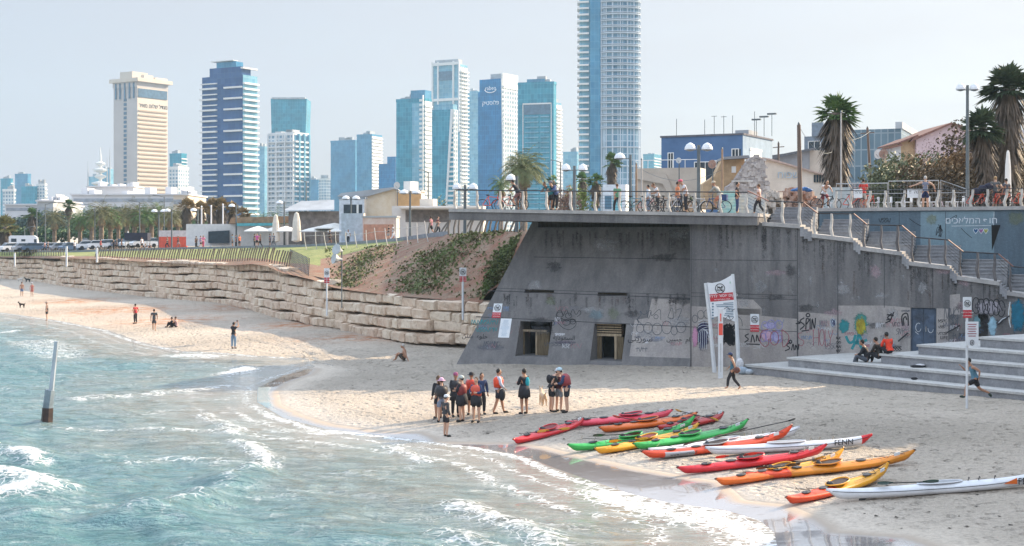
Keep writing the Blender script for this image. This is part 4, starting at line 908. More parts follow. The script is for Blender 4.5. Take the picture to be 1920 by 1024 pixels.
def fanleaf(mb, rnd, base, az, el, L_, pet=.45, nb=11, droop=.3):
    d = Vector((math.cos(az) * math.cos(el), math.sin(az) * math.cos(el), math.sin(el))); hub = base + d * (L_ * pet); mb.tube([base, hub], [.03, .02], 3, cap=False)
    u = d.cross(Vector((0, 0, 1)));
    if u.length < .05: u = Vector((1, 0, 0))
    u.normalize(); n_ = u.cross(d).normalized()
    for i in range(nb):
        a = R(-82 + 164 * i / (nb - 1)); bd = (d * math.cos(a) + u * math.sin(a) + n_ * .12).normalized(); sd__ = bd.cross(n_).normalized()
        blade(mb, hub, bd, sd__, L_ * (1 - pet) * (.75 + .3 * rnd.random()) * (1 - .25 * abs(math.sin(a))), L_ * .085, droop + .25 * rnd.random())
def fan_palm(name, label, loc, H, r, seed, skirt=.5, nf=34, lean=0, group=None, tr=.22, lm=LG, sm=SKM, up=1., skr=1.0):
    T = thing(name, label, 'palm tree', loc, group=group); rnd = random.Random(seed); hub = Vector((lean, 0, H))
    m_ = MB(); m_.tube([(0, 0, -.2), (lean * .25, 0, H * .4), (lean * .7, 0, H * .75), tuple(hub)], [tr * 1.35, tr, tr * .92, tr * .9], 8); m_.build('trunk', TRM, T, smooth=True)
    m_ = MB()
    for i in range(nf):
        el = R(78 - 100 * (i / nf) ** .8 * up + 12 * rnd.random()); fanleaf(m_, rnd, hub + Vector((0, 0, -.25 * i / nf)), rnd.random() * 6.28, el, r * (.85 + .3 * rnd.random()), .4, 11, .25)
    m_.build('crown', lm, T)
    if skirt:
        m_ = MB(); ln = skirt * H
        for i in range(int(70 + 40 * ln)):
            a = rnd.random() * 6.28; z = H - .1 - rnd.random() ** 1.2 * ln; k = 1 - (H - z) / ln * .45; bx_ = lean * (z / H); rr_ = tr * .9
            p = Vector((bx_ + rr_ * math.cos(a), rr_ * math.sin(a), z)); d = Vector((math.cos(a) * (.28 + .5 * rnd.random()), math.sin(a) * .5, -1)).normalized()
            for q in range(3):
                d2 = (d + Vector((.35 * (rnd.random() - .5), .35 * (rnd.random() - .5), 0))).normalized(); blade(m_, p, d2, d2.cross(Vector((math.cos(a), math.sin(a), 0))).normalized(), r * skr * (.55 + .4 * rnd.random()) * k, .16, .1)
        m_.build('dead_frond_skirt', sm, T)
    return T
def date_palm(name, label, loc, H, r, seed, group=None, tr=.25, lm=LG, nf=34, dry=True):
    T = thing(name, label, 'palm tree', loc, group=group); rnd = random.Random(seed); hub = Vector((0, 0, H))
    m_ = MB(); m_.lathe([(tr * 1.2, -.2)] + [(tr * (1 + .12 * (i % 2)), H * i / 14) for i in range(15)] + [(tr * 1.5, H + .1)], n=8); m_.build('trunk', TRM, T)
    m_ = MB()
    for i in range(nf): feather(m_, rnd, hub, i * 2.4 + rnd.random() * .4, R(80 - 75 * (i / nf) + 8 * rnd.random()), r * (.9 + .25 * rnd.random()), 14, .05, r * .24)
    m_.build('crown', lm, T)
    if dry:
        m_ = MB()
        for i in range(9): feather(m_, rnd, hub - Vector((0, 0, .2)), i * .7 + rnd.random(), R(-15 - 35 * rnd.random()), r * .55, 9, .06, r * .2)
        m_.build('dry_frond', LBR, T)
    return T
def leaf_tree(name, label, loc, H, rx, seed, mt, n=900, ls=.5, trunk=.35, cat='tree', group=None, zr=.5, ry=None):
    T = thing(name, label, cat, loc, group=group); rnd = random.Random(seed); ry = ry or rx
    if trunk:
        m_ = MB(); m_.tube([(0, 0, -.3), (0.1, 0, H * .35), (0, 0, H * .7)], [H * .035, H * .028, H * .015], 6)
        for k in range(4): a = k * 1.6 + seed; m_.tube([(0.05, 0, H * .35), (rx * .5 * math.cos(a), ry * .5 * math.sin(a), H * .68)], [H * .018, H * .008], 5)
        m_.build('trunk' if cat == 'tree' else 'stem', TRM, T)
    m_ = MB(); cl = [(rnd.uniform(-1, 1), rnd.uniform(-1, 1), rnd.uniform(-1, 1), rnd.uniform(.3, .55)) for _ in range(22)]
    cl = [c for c in cl if c[0] ** 2 + c[1] ** 2 + c[2] ** 2 < 1.1] or cl; cz = H * (1 - zr / 1)
    hz_ = H * zr * .5; cz = H - hz_ * 1.05
    for i in range(n):
        c = cl[i % len(cl)]; v = Vector((rnd.gauss(0, 1), rnd.gauss(0, 1), rnd.gauss(0, 1))).normalized() * (c[3] * (.55 + .5 * rnd.random()))
        p = Vector(((c[0] * .72 + v.x) * rx, (c[1] * .72 + v.y) * ry, cz + (c[2] * .62 + v.z) * hz_)); s = ls * (.5 + .9 * rnd.random())
        if p.z < .03: p.z = .03 + rnd.random() * .2
        a = Vector((rnd.gauss(0, 1), rnd.gauss(0, 1), rnd.gauss(0, 1))).normalized(); b2 = a.orthogonal().normalized() * s * .5; c2 = a.cross(b2) * (.5 + .5 * rnd.random())
        m_.add([p - b2, p - c2 * .6, p + b2, p + c2 * .6], [[0, 1, 2, 3]])
    m_.build('crown' if cat == 'tree' else 'foliage', mt, T); return T
def PH(px, ytop, Y): return HC + (YH - ytop) / F * Y - TZ(px, Y)
# right hand palms
fan_palm('fan_palm', 'tall fan palm with a long shaggy grey skirt behind the promenade railing', TP(1566, 104), PH(1566, 212, 104), 2.0, 3, .86, 64, .1, tr=.55, skr=1.15)
fan_palm('fan_palm', 'tallest dark fan palm at the right edge beside the lamp post', TP(1889, 100), PH(1889, 165, 100), 2.3, 9, .86, 80, .05, tr=.5, lm=leafm('deep palm leaf', (.06, .085, .04)), skr=1.1)
fan_palm('fan_palm', 'shorter dark fan palm leaning out left of the tallest one', TP(1862, 98), PH(1862, 238, 98), 1.9, 21, .7, 60, -.75, tr=.3, lm=MATS['deep palm leaf'], up=1.15)
fan_palm('fan_palm', 'fan palm with a brown skirt in front of the tallest tower', TP(1147, 180), PH(1147, 303, 180), 1.7, 5, .42, 34, 0, tr=.2)
fan_palm('fan_palm', 'low fan palm just left of the skirted palm, right of the green bush', TP(1117, 170), PH(1117, 340, 170), 1.5, 6, .5, 26)
fan_palm('fan_palm', 'small fan palm behind the yellow green bush', TP(1092, 185), PH(1092, 335, 185), 1.4, 7, .5, 24)
fan_palm('fan_palm', 'tiny fan palm left of the pinkish bush behind the deck', TP(1037, 190), PH(1037, 338, 190), 1.1, 8, .5, 20)
date_palm('date_palm', 'big feathery date palm with drooping dry fronds behind the deck railing', TP(982, 150), PH(982, 322, 150), 3.0, 11, tr=.36, lm=LG2, nf=84)
date_palm('date_palm', 'small date palm tucked left of the big feathery one', TP(940, 165), PH(940, 350, 165), 1.9, 12, tr=.2, nf=22)
for i, (px, yt, Y, H_, rx, mt, nm, lb) in enumerate([(1062, 340, 140, 0, 1.3, leafm('pinkish shrub leaf', (.30, .19, .15)), 'dry_bush', 'pinkish dry bush behind the deck railing'), (1085, 332, 142, 0, 1.7, LYG, 'green_bush', 'bright yellow green bush behind the double lamp')]):
    leaf_tree(nm, lb, TP(px, Y), PH(px, yt, Y), rx, 30 + i, mt, 1100, .3, 0, 'bush', zr=.95)
# lone palm and promenade palm rows
fan_palm('fan_palm', 'lone tall fan palm standing above the tree line left of the hotel', TP(129, 300), PH(129, 385, 300), 1.9, 14, .25, 34, tr=.25)
fan_palm('fan_palm', 'large fan palm at the left edge with a golden crown', TP(10, 262), PH(10, 425, 262), 3.0, 15, .6, 44, tr=.5, lm=leafm('golden palm leaf', (.22, .20, .07)))
pr = fan_palm('fan_palm', 'first palm from the left in the row behind the parked cars', TP(60, 320), 7.0, 2.4, 16, .4, 34, tr=.35, lm=LG, group='palms behind the parked cars')
dp = date_palm('date_palm', 'second palm from the left in the row behind the parked cars', TP(102, 280), 5.4, 3.3, 17, group='palms behind the parked cars', tr=.4, nf=40, lm=leafm('autumn palm leaf', (.17, .165, .075)))
dq = date_palm('date_palm', 'third palm from the left in the row behind the parked cars', TP(150, 280), 5.0, 3.2, 18, group='palms behind the parked cars', tr=.4, nf=38, lm=LG)
rr = random.Random(3); idx = 3
for px in (172, 190, 207, 222, 238, 252, 268, 284, 300, 318, 334): 
    src = (dp, dq)[rr.random() < .5]; Y = 262 + rr.random() * 30
    copy_tree(src, TP(px, Y), rr.random() * 6, ORD[idx] + ' palm from the left in the row behind the parked cars', .9 + .25 * rr.random()); idx += 1
bp_ = fan_palm('fan_palm', 'first palm from the left in the bronze topped clump behind the cafe', TP(350, 250), PH(350, 388, 250), 2.3, 19, .5, 40, tr=.4, lm=leafm('bronze palm leaf', (.26, .19, .09)), group='bronze palms behind the cafe')
for i, (px, Y, s) in enumerate(((376, 255, .95), (398, 262, 1.05), (415, 248, 1.0), (436, 250, .92), (455, 258, .82))): copy_tree(bp_, TP(px, Y), i * 1.3, ORD[i + 1] + ' palm from the left in the bronze topped clump behind the cafe', s)
dl = date_palm('date_palm', 'low wide feathery palm left of the cafe roof, behind the lamps', TP(492, 230), 2.9, 3.6, 23, tr=.4, nf=34, lm=LG, dry=False)
for i, (px, Y, s) in enumerate(((520, 236, 1.0), (560, 240, .9), (586, 245, .8))): copy_tree(dl, TP(px, Y), i + 1, ('second', 'third', 'fourth')[i] + ' low feathery palm from the left behind the cafe roof', s)
dl['label'] = 'first low feathery palm from the left behind the cafe roof'
for i, (px, Y, yt, rx, mt) in enumerate([(-15, 420, 402, 11, LDK), (45, 400, 400, 10, LMD), (85, 380, 388, 9, LBG), (115, 400, 392, 8, LBG), (150, 390, 400, 11, LMD), (195, 380, 404, 11, LDK), (240, 400, 402, 11, LMD), (285, 380, 406, 11, LDK), (325, 370, 404, 9, LDK), (365, 360, 410, 9, LMD), (30, 340, 425, 8, LDK), (80, 330, 422, 8, LDK), (120, 335, 424, 8, LDK), (215, 330, 424, 8, LDK), (270, 330, 424, 8, LDK), (320, 330, 424, 8, LDK)]):
    leaf_tree('dense_tree', (ORD[i] + (' dense tree from the left in the dark tree line' if i < 10 else ' dense tree in the dark tree line, in its low front row')) if i < 10 else ORD[i - 10] + ' dense tree from the left in the low front row of the tree line', TP(px, Y), PH(px, yt, Y), rx, 60 + i, mt, 2200 if i < 10 else 1500, 1.1, .3, group='dark tree line behind the palms', zr=.85, ry=5)
leaf_tree('dense_tree', 'rounded bluish tree in front of the long hotel', TP(213, 440), PH(213, 387, 440), 12, 80, LBG, 2400, 1.1, .3, zr=.55, ry=6)
leaf_tree('hedge', 'dark green clipped hedge beside the cafe tables', TP(422, 214), 1.5, 3.0, 81, LMD, 900, .3, 0, 'hedge', zr=1, ry=1)
leaf_tree('bush', 'pale green bush behind the beach houses left of the deck', TP(828, 200), PH(828, 366, 200), 2.2, 82, LOL, 700, .4, 0, 'bush', zr=.9)
# hill bushes at the right
HB_ = [(1655, 118, 345, 4.0, LTW, 'dry twiggy bush behind the red shirted person'), (1700, 116, 296, 3.6, LOL, 'tall grey green bush behind the safety fence'), (1733, 117, 300, 3.2, LOL, 'grey green bush right of the tallest grey green one'), (1680, 110, 322, 2.6, LOL, 'low grey green bush in front of the taller ones'), (1762, 126, 246, 2.6, LTW, 'bare purplish bush in front of the pink house'), (1796, 118, 282, 3.4, leafm('dark rust leaf', (.11, .075, .04)), 'dark rusty bush under the pink house'),
       (1775, 112, 308, 3.2, LOR, 'orange brown bush left of the tall lamp post'), (1830, 112, 303, 3.4, LOR, 'orange brown bush right of the tall lamp post'), (1873, 112, 300, 3.0, LOR, 'orange brown bush left of the closed parasol'), (1915, 112, 296, 3.0, leafm('green rust leaf', (.14, .13, .05)), 'green brown bush at the right edge behind the parasol'), (1740, 108, 340, 3.4, MATS['dark rust leaf'], 'dark low bush behind the danger signs'), (1850, 107, 335, 3.6, MATS['dark rust leaf'], 'dark low bush behind the parked bicycles'), (1905, 107, 340, 3.2, MATS['dark rust leaf'], 'dark low bush right of the parked bicycles'), (1625, 120, 338, 2.4, LTW, 'brown twiggy bush beside the shaggy palm')]
for i, (px, Y, yt, rx, mt, lb) in enumerate(HB_): leaf_tree('hill_bush', lb, TP(px, Y), PH(px, yt, Y) * (1.42 if mt is not LTW else 1.0), rx * 1.2, 100 + i, mt, 3600 if mt is not LTW else 2600, .34 if mt is not LTW else .15, 0, 'bush', group='bushes on the bank behind the promenade', zr=.98, ry=2.2)
# ice plants on the bank: uncountable ground cover
def groundcover():
    rnd = random.Random(77); m_ = MB(); k = 0
    while k < 15000:
        px = 985 - 375 * rnd.random() ** 1.25; s = rnd.random() ** 1.1; p = slope_fn(px, s)
        # diagonal bands running down the slope
        v = math.sin(px * .05 - s * 5.4 + 1.2 * math.sin(px * .011)) + .6 * float(nz(np.array(p.x), np.array(p.y), .6, 44)) + (.25 if s < .55 else -.25)
        if v + .85 * rnd.gauss(0, 1) < .85 or s < .03 or (s > .8 and px < 840): k += .12; continue
        sz = .03 + .15 * rnd.random() ** 2; a = Vector((rnd.gauss(0, 1), rnd.gauss(0, 1), rnd.gauss(0, 1) + .5)).normalized(); b2 = a.orthogonal().normalized() * sz; c2 = a.cross(b2) * .7; q = p + Vector((0, 0, .02 + .12 * rnd.random()))
        m_.add([q - b2, q - c2, q + b2, q + c2], [[0, 1, 2, 3]]); k += 1
    o = m_.build('ice_plants', M('ice plant leaf', (.10, .075, .04), .7, var=.4, scale=.5, col2=(.12, .17, .05), spec=.3)); tag(o, 'green creeping plants in bands on the red soil bank', 'ground cover', kind='stuff')
groundcover()
# ---- lamps
LAMPP = M('lamp post paint', (.13, .15, .16), .5, .4, var=.15); DOME = M('white lamp dome', (.75, .76, .78), .4, var=.05)
def dome_lamp(label, px, ytop, Y, arm=.75, group='double dome lamps', r=.42, one=0):
    z = TZ(px, Y); H = HC + (YH - ytop) / F * Y - z; T = thing('street_lamp', label, 'street lamp', ((px - 960) / F * Y, Y, z), group=group)
    MB().tube([(0, 0, -.1), (0, 0, H)], [.13, .09], 8).build('pole', LAMPP, T)
    for s in ((-1, 1) if not one else (one,)):
        MB().tube([(0, 0, H - .3), (s * arm, 0, H - .25)], .035, 5).build('arm', LAMPP, T)
        MB().lathe([(r, -.02), (r * .95, .1), (r * .7, .27), (r * .3, .36), (.05, .39)], (s * arm, 0, H - .25), 12).build('lamp_dome', DOME, T)
        MB().lathe([(r * .9, -.05), (r * .2, -.12)], (s * arm, 0, H - .25), 12).build('lamp_glass', LAMPP, T)
    return T
dome_lamp('tallest double dome lamp post, beside the right hand palms', 1814, 160, 88, .42, r=.3)
dome_lamp('double dome lamp in front of the blue house', 1310, 272, 84, .5, r=.34)
dome_lamp('double dome lamp left of the skirted palm, behind the leaning pair', 1077, 311, 92, .55, r=.3)
dome_lamp('double dome lamp right of the skirted palm', 1182, 290, 100, .75, r=.4, one=-1)
dome_lamp('double dome lamp at the left end of the deck', 872, 347, 96, .55, r=.32)
dome_lamp('double dome lamp in front of the pavilion with a dark window', 658, 369, 170, .6, r=.5)
dome_lamp('double dome lamp in front of the orange house', 769, 358, 150, .65, r=.5)
dome_lamp('slim lamp with one dome left of the big date palm', 969, 330, 96, .4, one=-1, r=.35)
dome_lamp('first dome lamp from the left, beside the red barrier', 298, 394, 205, .65, r=.5)
dome_lamp('second dome lamp from the left, above the red barrier', 322, 393, 200, .6, r=.5, one=-1)
dome_lamp('third dome lamp from the left, above the white cafe wall', 371, 392, 200, .6, r=.5, one=-1)
dome_lamp('fourth dome lamp from the left, above the hedge', 443, 384, 195, .6, r=.5, one=-1)
dome_lamp('fifth dome lamp from the left, between the closed parasols', 533, 378, 188, .6, r=.5, one=-1)
def cobra(label, px, ytop, Y, s, arm=2.0):
    z = TZ(px, Y); H = HC + (YH - ytop) / F * Y - z; T = thing('road_lamp', label, 'street lamp', ((px - 960) / F * Y, Y, z), group='road lamps along the seafront'); MB().tube([(0, 0, 0), (0, 0, H)], [.14, .08], 6).build('pole', LAMPP, T)
    MB().tube([(0, 0, H - .1), (s * arm * .6, 0, H + .25)], .05, 5).build('arm', LAMPP, T); MB().tube([(s * arm * .6, 0, H + .25), (s * arm, 0, H + .3)], [.09, .16], 6, flat=.5).build('lamp_head', LAMPP, T)
cobra('tall road lamp over the right end of the palm row', 308, 369, 250, -1); cobra('road lamp in the middle of the palm row', 262, 379, 255, -1); cobra('road lamp right of the lone tall palm', 178, 386, 262, -1); cobra('road lamp left of the lone tall palm', 85, 383, 270, 1); cobra('road lamp over the parked cars at the left', 69, 390, 262, -1)
cobra('thin road lamp in front of the teal tower', 803, 322, 210, -1, 1.4); cobra('thin road lamp in front of the gridded tower', 574, 340, 220, -1, 1.5); cobra('thin road lamp just left of the tallest tower', 1051, 304, 200, -1, 1.4); cobra('low bent road lamp beside the camper', 46, 428, 255, 1, 1.8)
for i, (px, yt, Y, lb) in enumerate([(378, 388, 214, 'first white flag pole from the left over the cafe'), (396, 387, 214, 'second white flag pole from the left over the cafe'), (418, 384, 214, 'third white flag pole from the left over the cafe'), (240, 436, 250, 'short white pole beside the dark tent')]):
    T = thing('flag_pole', lb, 'pole', TP(px, Y), group='white poles by the cafe'); MB().lathe([(.16, 0), (.13, 1), (.1, PH(px, yt, Y)), (.16, PH(px, yt, Y) + .02), (.02, PH(px, yt, Y) + .2)], n=8).build('pole', DOME, T)
WP = M('old wooden pole', (.14, .10, .08), .9, var=.3, stretch=(3, 3, .4))
def upole(label, px, yt, Y, mt=WP, r=.12, lean=0, cross=False):
    T = thing('utility_pole', label, 'pole', TP(px, Y)); H = PH(px, yt, Y); MB().tube([(0, 0, -.2), (lean * .6, 0, H * .6), (lean, 0, H)], [r * 1.15, r, r * .85], 7).build('pole', mt, T)
    if cross: MB().tube([(lean - .6, 0, H - .5), (lean + .6, 0, H - .4)], .05, 5).build('crossarm', mt, T); 
    m_ = MB(); m_.lathe([(.05, 0), (.08, .06), (.03, .16)], (lean, 0, H), 6); m_.build('insulator', LAMPP, T); return T
upole('thick dark wooden pole at the top of the staircase', 1501, 234, 84, WP, .13, -.1); upole('pale wooden pole in front of the shaggy palm', 1577, 212, 90, M('grey pole', (.4, .38, .36), .8, var=.2), .055); upole('leaning wooden pole left of the grey green bush', 1637, 240, 125, WP, .12, -.5, True)
upole('short wooden pole behind the white gabled wall', 1458, 268, 150, WP, .12, .1, True); upole('brown pole at the orange ruined house', 1354, 280, 112, M('brown pole', (.3, .2, .13), .8), .09); upole('first slim pole left of the beige building', 1193, 308, 118, MATS['brown pole'], .09); upole('second slim pole left of the beige building', 1203, 300, 118, MATS['grey pole'], .07)
def dangle(label, a, b_, sag=.6):
    m_ = MB(); m_.tube([Vector(a).lerp(Vector(b_), t_) - Vector((0, 0, sag * 4 * t_ * (1 - t_))) for t_ in np.linspace(0, 1, 12)], .014, 4); o = m_.build('overhead_cable', LAMPP); tag(o, label, 'cable')
dangle('overhead cable from the dark wooden pole toward the shaggy palm', V(1500, 240, 84), V(1560, 285, 100)); dangle('overhead cable sagging past the beige building', V(1203, 318, 118), V(1354, 318, 112), .9); dangle('overhead cable from the leaning pole to the shaggy palm', V(1632, 246, 125), V(1577, 262, 104), .3)
# satellite dishes
def dish(label, px, py, Y, r, col, face=-.5):
    c = V(px, py, Y); T = thing('satellite_dish', label, 'satellite dish', (c.x, c.y, TZ(px, Y)), rz=face); h = c.z - TZ(px, Y); m_ = MB()
    prof = [(0.02, 0), (r * .5, .05 * r), (r * .85, .16 * r), (r, .25 * r)]; vs = []; n = 14
    m_.lathe([(max(.01, a), b2) for a, b2 in prof], (0, 0, 0), n); m_.v = [(x, -z, y + h) for x, y, z in m_.v]; m_.build('reflector', col, T); MB().tube([(0, .05, 0), (0, .05, h)], .05, 5).build('mast', LAMPP, T); MB().tube([(0, 0, h - r * .8), (0, -r, h)], .02, 4).build('feed_arm', LAMPP, T)
RUST = M('rusty dish', (.30, .15, .10), .8, var=.5, scale=3, col2=(.42, .30, .25)); GRD = M('grey dish', (.55, .55, .55), .6, var=.1)
dish('big rusty satellite dish in front of the blue house', 1336, 308, 116, .36, RUST); dish('small white satellite dish on the beige building', 1273, 301, 122, .25, GRD); dish('white satellite dish beside the leaning pole', 1648, 289, 122, .42, GRD, -.9); dish('dark rusty satellite dish right of the white one', 1657, 289, 121, .4, RUST, -.3)
dish('grey satellite dish on the orange house roof', 745, 348, 172, .45, GRD); 
# ---- houses
def house(name, label, px0, pxs, px1, ytop, Y, a, m1, m2, z0=None, rooftrim=None, cat='house'):
    z0 = TZ(pxs, Y) if z0 is None else z0; a = R(a); c, s = math.cos(a), math.sin(a); u0, us, u1 = [(p - 960) / F for p in (px0, pxs, px1)]; C = Vector((us * Y, Y, z0)); H = HC + (YH - ytop) / F * Y - z0
    wl = (C.x - u0 * C.y) / (c + u0 * s); wr_ = (u1 * C.y - C.x) / (s - u1 * c); T = thing(name, label, cat, C, -a)
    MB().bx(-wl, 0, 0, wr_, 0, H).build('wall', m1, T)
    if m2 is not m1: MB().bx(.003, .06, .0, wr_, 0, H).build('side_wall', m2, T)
    if rooftrim: MB().bx(-wl - .1, .15, -.1, wr_ + .1, H, H + .18).build('roof_edge', rooftrim, T)
    return T, wl, wr_, H
FRM = M('white window frame', (.75, .75, .73), .6, var=.05); WGL = M('dark window glass', (.03, .045, .06), .15, var=.3)
def win(T, x, z, w_, h_, side='f', fr=FRM, gl=WGL):
    m_ = MB(); g_ = MB()
    if side == 'f':
        m_.bx(x - w_ / 2 - .08, x + w_ / 2 + .08, -.06, .0, z - .08, z); m_.bx(x - w_ / 2 - .08, x + w_ / 2 + .08, -.06, 0, z + h_, z + h_ + .08); m_.bx(x - w_ / 2 - .08, x - w_ / 2, -.06, 0, z, z + h_); m_.bx(x + w_ / 2, x + w_ / 2 + .08, -.06, 0, z, z + h_); m_.bx(x - .03, x + .03, -.06, 0, z, z + h_)
        g_.bx(x - w_ / 2, x + w_ / 2, -.03, -.004, z, z + h_)
    else:
        m_.bx(.06, .14, x - w_ / 2 - .08, x + w_ / 2 + .08, z + h_, z + h_ + .25); m_.bx(.06, .12, x - w_ / 2 - .08, x + w_ / 2 + .08, z - .1, z); g_.bx(.065, .10, x - w_ / 2, x + w_ / 2, z, z + h_)
    f = m_.build('window', fr, T); g_.build('pane', gl, f)
BLUH = M('blue house plaster', (.085, .16, .30), .85, var=.12, scale=.5, bump=.1); BLUL = M('sunlit blue house side', (.27, .36, .45), .85, var=.12, scale=.8)  # sun and shade put into the colours: dark front, lighter side
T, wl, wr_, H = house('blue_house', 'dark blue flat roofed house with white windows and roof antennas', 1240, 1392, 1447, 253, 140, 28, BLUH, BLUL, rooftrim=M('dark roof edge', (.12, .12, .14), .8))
for x, z, w_, h_ in ((-wl * .45, 2.1, 2.2, 2.4), (-wl * .22, 2.1, 2.3, 2.5)): win(T, x, H - 5.0, w_, h_)
win(T, -wl * .085, H - 3.4, .6, 2.0); win(T, -wl * .88, H - 3.6, .5, 2.0); MB().bx(-wl * .045, -.15, -.05, -.004, H - 3.6, H - 1.4).build('corner_window', WGL, T); win(T, wr_ * .42, H - 3.5, wr_ * .38, 2.1, 's', gl=FRM)
m_ = MB(); [m_.tube([(-wl * f, wr_ * .4, H), (-wl * f, wr_ * .4, H + h_)], .03, 4) for f, h_ in ((.98, 2.2), (.62, 2.0), (.5, 2.3), (.38, 2.3), (.27, 2.3), (-.0, 2.6))]; [m_.tube([(-wl * f - .3, wr_ * .4, H + h_), (-wl * f + .3, wr_ * .4, H + h_)], .025, 4) for f, h_ in ((.5, 2.3), (.38, 2.2))]
m_.build('antenna', LAMPP, T)
m_ = MB(); [m_.box((.5 + i * .8, wr_ * .3, H + 1.7 + .25 * i), (.9, .3, .15), 0) for i in range(3)]; [m_.tube([(.5 + i * .8, wr_ * .3, H - .0), (.5 + i * .8, wr_ * .3, H + 1.7 + .25 * i)], .03, 4) for i in range(3)]; m_.build('solar_collector', LAMPP, T)
m_ = MB(); m_.bx(-wl * .2, -.3, wr_ * .3, wr_ * .6, H + .18, H + .7).build('roof_box', GREYR, T)
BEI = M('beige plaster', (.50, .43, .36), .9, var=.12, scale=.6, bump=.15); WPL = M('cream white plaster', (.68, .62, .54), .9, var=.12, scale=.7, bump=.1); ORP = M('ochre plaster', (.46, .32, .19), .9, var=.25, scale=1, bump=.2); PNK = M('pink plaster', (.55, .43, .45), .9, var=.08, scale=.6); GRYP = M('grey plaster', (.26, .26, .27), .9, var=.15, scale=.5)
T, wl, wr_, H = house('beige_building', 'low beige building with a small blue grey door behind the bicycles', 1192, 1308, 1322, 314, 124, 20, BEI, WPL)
MB().bx(-wl * .46, -wl * .25, -.05, -.003, 0, 2.4).build('door', M('blue grey door', (.10, .12, .15), .6), T); m_ = MB(); m_.prism([(-wl, -.3, H - .3), (-wl, -.3, H - .9), (-wl * .55, -.3, H - 1.4), (-wl * .3, -.3, .9), (-wl * .24, -.3, .9), (-wl * .5, -.3, H - .6)], (0, .25, 0)); m_.build('stair_parapet', BEI, T)
m_ = MB(); m_.tube([(-wl, 0, H + .7), (0, 0, H + .7)], .03, 4); [m_.tube([(-wl * f, 0, H), (-wl * f, 0, H + .7)], .03, 4) for f in (0, .2, .4, .6, .8, 1)]; m_.build('roof_railing', FRM, T)
RUIN = M('ruined stone masonry', (.30, .27, .27), .95, var=.5, scale=3, bump=1, col2=(.55, .50, .48))
RUIN2 = M('loose masonry', (.26, .22, .21), .95, var=.5, scale=1.2, col2=(.62, .57, .53)); rnd2 = random.Random(71)
T = thing('ruined_house', 'crumbling stone house with an ochre wall and broken gable', 'house', TP(1395, 116)); l = T.location; z = lambda y, Y=116: HC + (YH - y) / F * Y
def poly(T, nm, mt, pts, Y, dep): m_ = MB(); m_.prism([V(x, y, Y) for x, y in pts], (0, dep, 0)); return m_.build(nm, mt, T, world=True)
poly(T, 'ochre_wall', ORP, [(1358, 392), (1358, 300), (1396, 298), (1400, 392)], 117, 3); poly(T, 'ochre_ramp', ORP, [(1318, 392), (1318, 345), (1340, 330), (1354, 300), (1357.5, 300), (1357.5, 392)], 117.2, 2)
poly(T, 'stone_gable', RUIN, [(1362, 392), (1363, 350), (1376, 342), (1392, 318), (1406, 296), (1416, 292), (1434, 300), (1436, 330), (1432, 345), (1446, 358), (1448, 392)], 115, 1.6)
m_ = MB()
for i in range(260):
    px = rnd2.uniform(1364, 1446); yt = interp([(1364, 350), (1376, 342), (1392, 318), (1406, 296), (1416, 292), (1434, 300), (1436, 340), (1446, 358)], px, 1); p = V(px, rnd2.uniform(yt, 390), 115); m_.box((p.x, p.y + .02, p.z), (rnd2.uniform(.15, .5), rnd2.uniform(.06, .35), rnd2.uniform(.1, .3)), rnd2.uniform(-.3, .3))
m_.build('rough_stone', RUIN2, T, world=True)
poly(T, 'roof', GRYP, [(1356, 299), (1358, 294), (1404, 291), (1406, 296)], 116.2, 4); poly(T, 'stone_ledge', M('stone ledge', (.55, .52, .48), .9), [(1372, 341), (1372, 338.5), (1412, 338), (1412, 341)], 114.8, .19)
m_ = MB(); m_.prism([V(1372, 324, 116.9), V(1372, 312, 116.9), V(1380, 312, 116.9), V(1380, 324, 116.9)], (0, .09, 0)); m_.build('window', FRM, T, world=True)
rnd = random.Random(9)
def rubble(label, px0, px1, y0, y1, Y, n, mt, smx=.4, cat='rubble pile'):
    T = thing('rubble_pile', label, cat, TP((px0 + px1) / 2, Y)); m_ = MB()
    for i in range(n):
        px = rnd.uniform(px0, px1); f = 1 - abs((px - (px0 + px1) / 2) / (px1 - px0) * 2) ** 2; zt = HC + (YH - (y0 + (y1 - y0) * (1 - f * rnd.random()))) / F * Y
        m_.box(((px - 960) / F * Y, Y + rnd.uniform(-1, 1.5), zt - .2), [rnd.uniform(.15, smx) for _ in range(3)], rnd.random() * 3)
    m_.build('broken_stone', mt, T, world=True)
rubble('heap of rust orange rubble behind the stair rail', 1440, 1545, 348, 388, 100, 420, M('rust rubble', (.35, .17, .10), .95, var=.6, scale=2, col2=(.55, .42, .35)))
rubble('heap of pale broken stone left of the rusty heap', 1425, 1470, 352, 392, 98, 160, M('pale rubble', (.5, .45, .4), .95, var=.4, scale=2))
T = thing('long_white_house', 'long cream white house with sloping roofline and faint blue graffiti', 'house', TP(1490, 122)); poly(T, 'wall', WPL, [(1436, 392), (1436, 300), (1448, 301), (1538, 327), (1562, 333), (1562, 392)], 122, 6); poly(T, 'roof_edge', M('pinkish roof edge', (.5, .38, .33), .9), [(1430, 298), (1430, 295), (1448, 298), (1540, 324.5), (1562, 331), (1562, 333), (1538, 327), (1448, 301)], 121.7, 6.5)
text_part('חופשי', 'blue_graffiti', M('faded blue spray', (.40, .50, .58), .9), T, .85, V(1480, 334, 121.9), (1, 0, 0), (0, 0, 1), .01, world=True)
m_ = MB(); [m_.prism([V(x, 342, 121.92), V(x, 328, 121.92), V(x + 3.5, 328, 121.92), V(x + 3.5, 342, 121.92)], (0, .07, 0)) for x in (1526, 1531, 1536, 1541)]; m_.build('window', WGL, T, world=True)
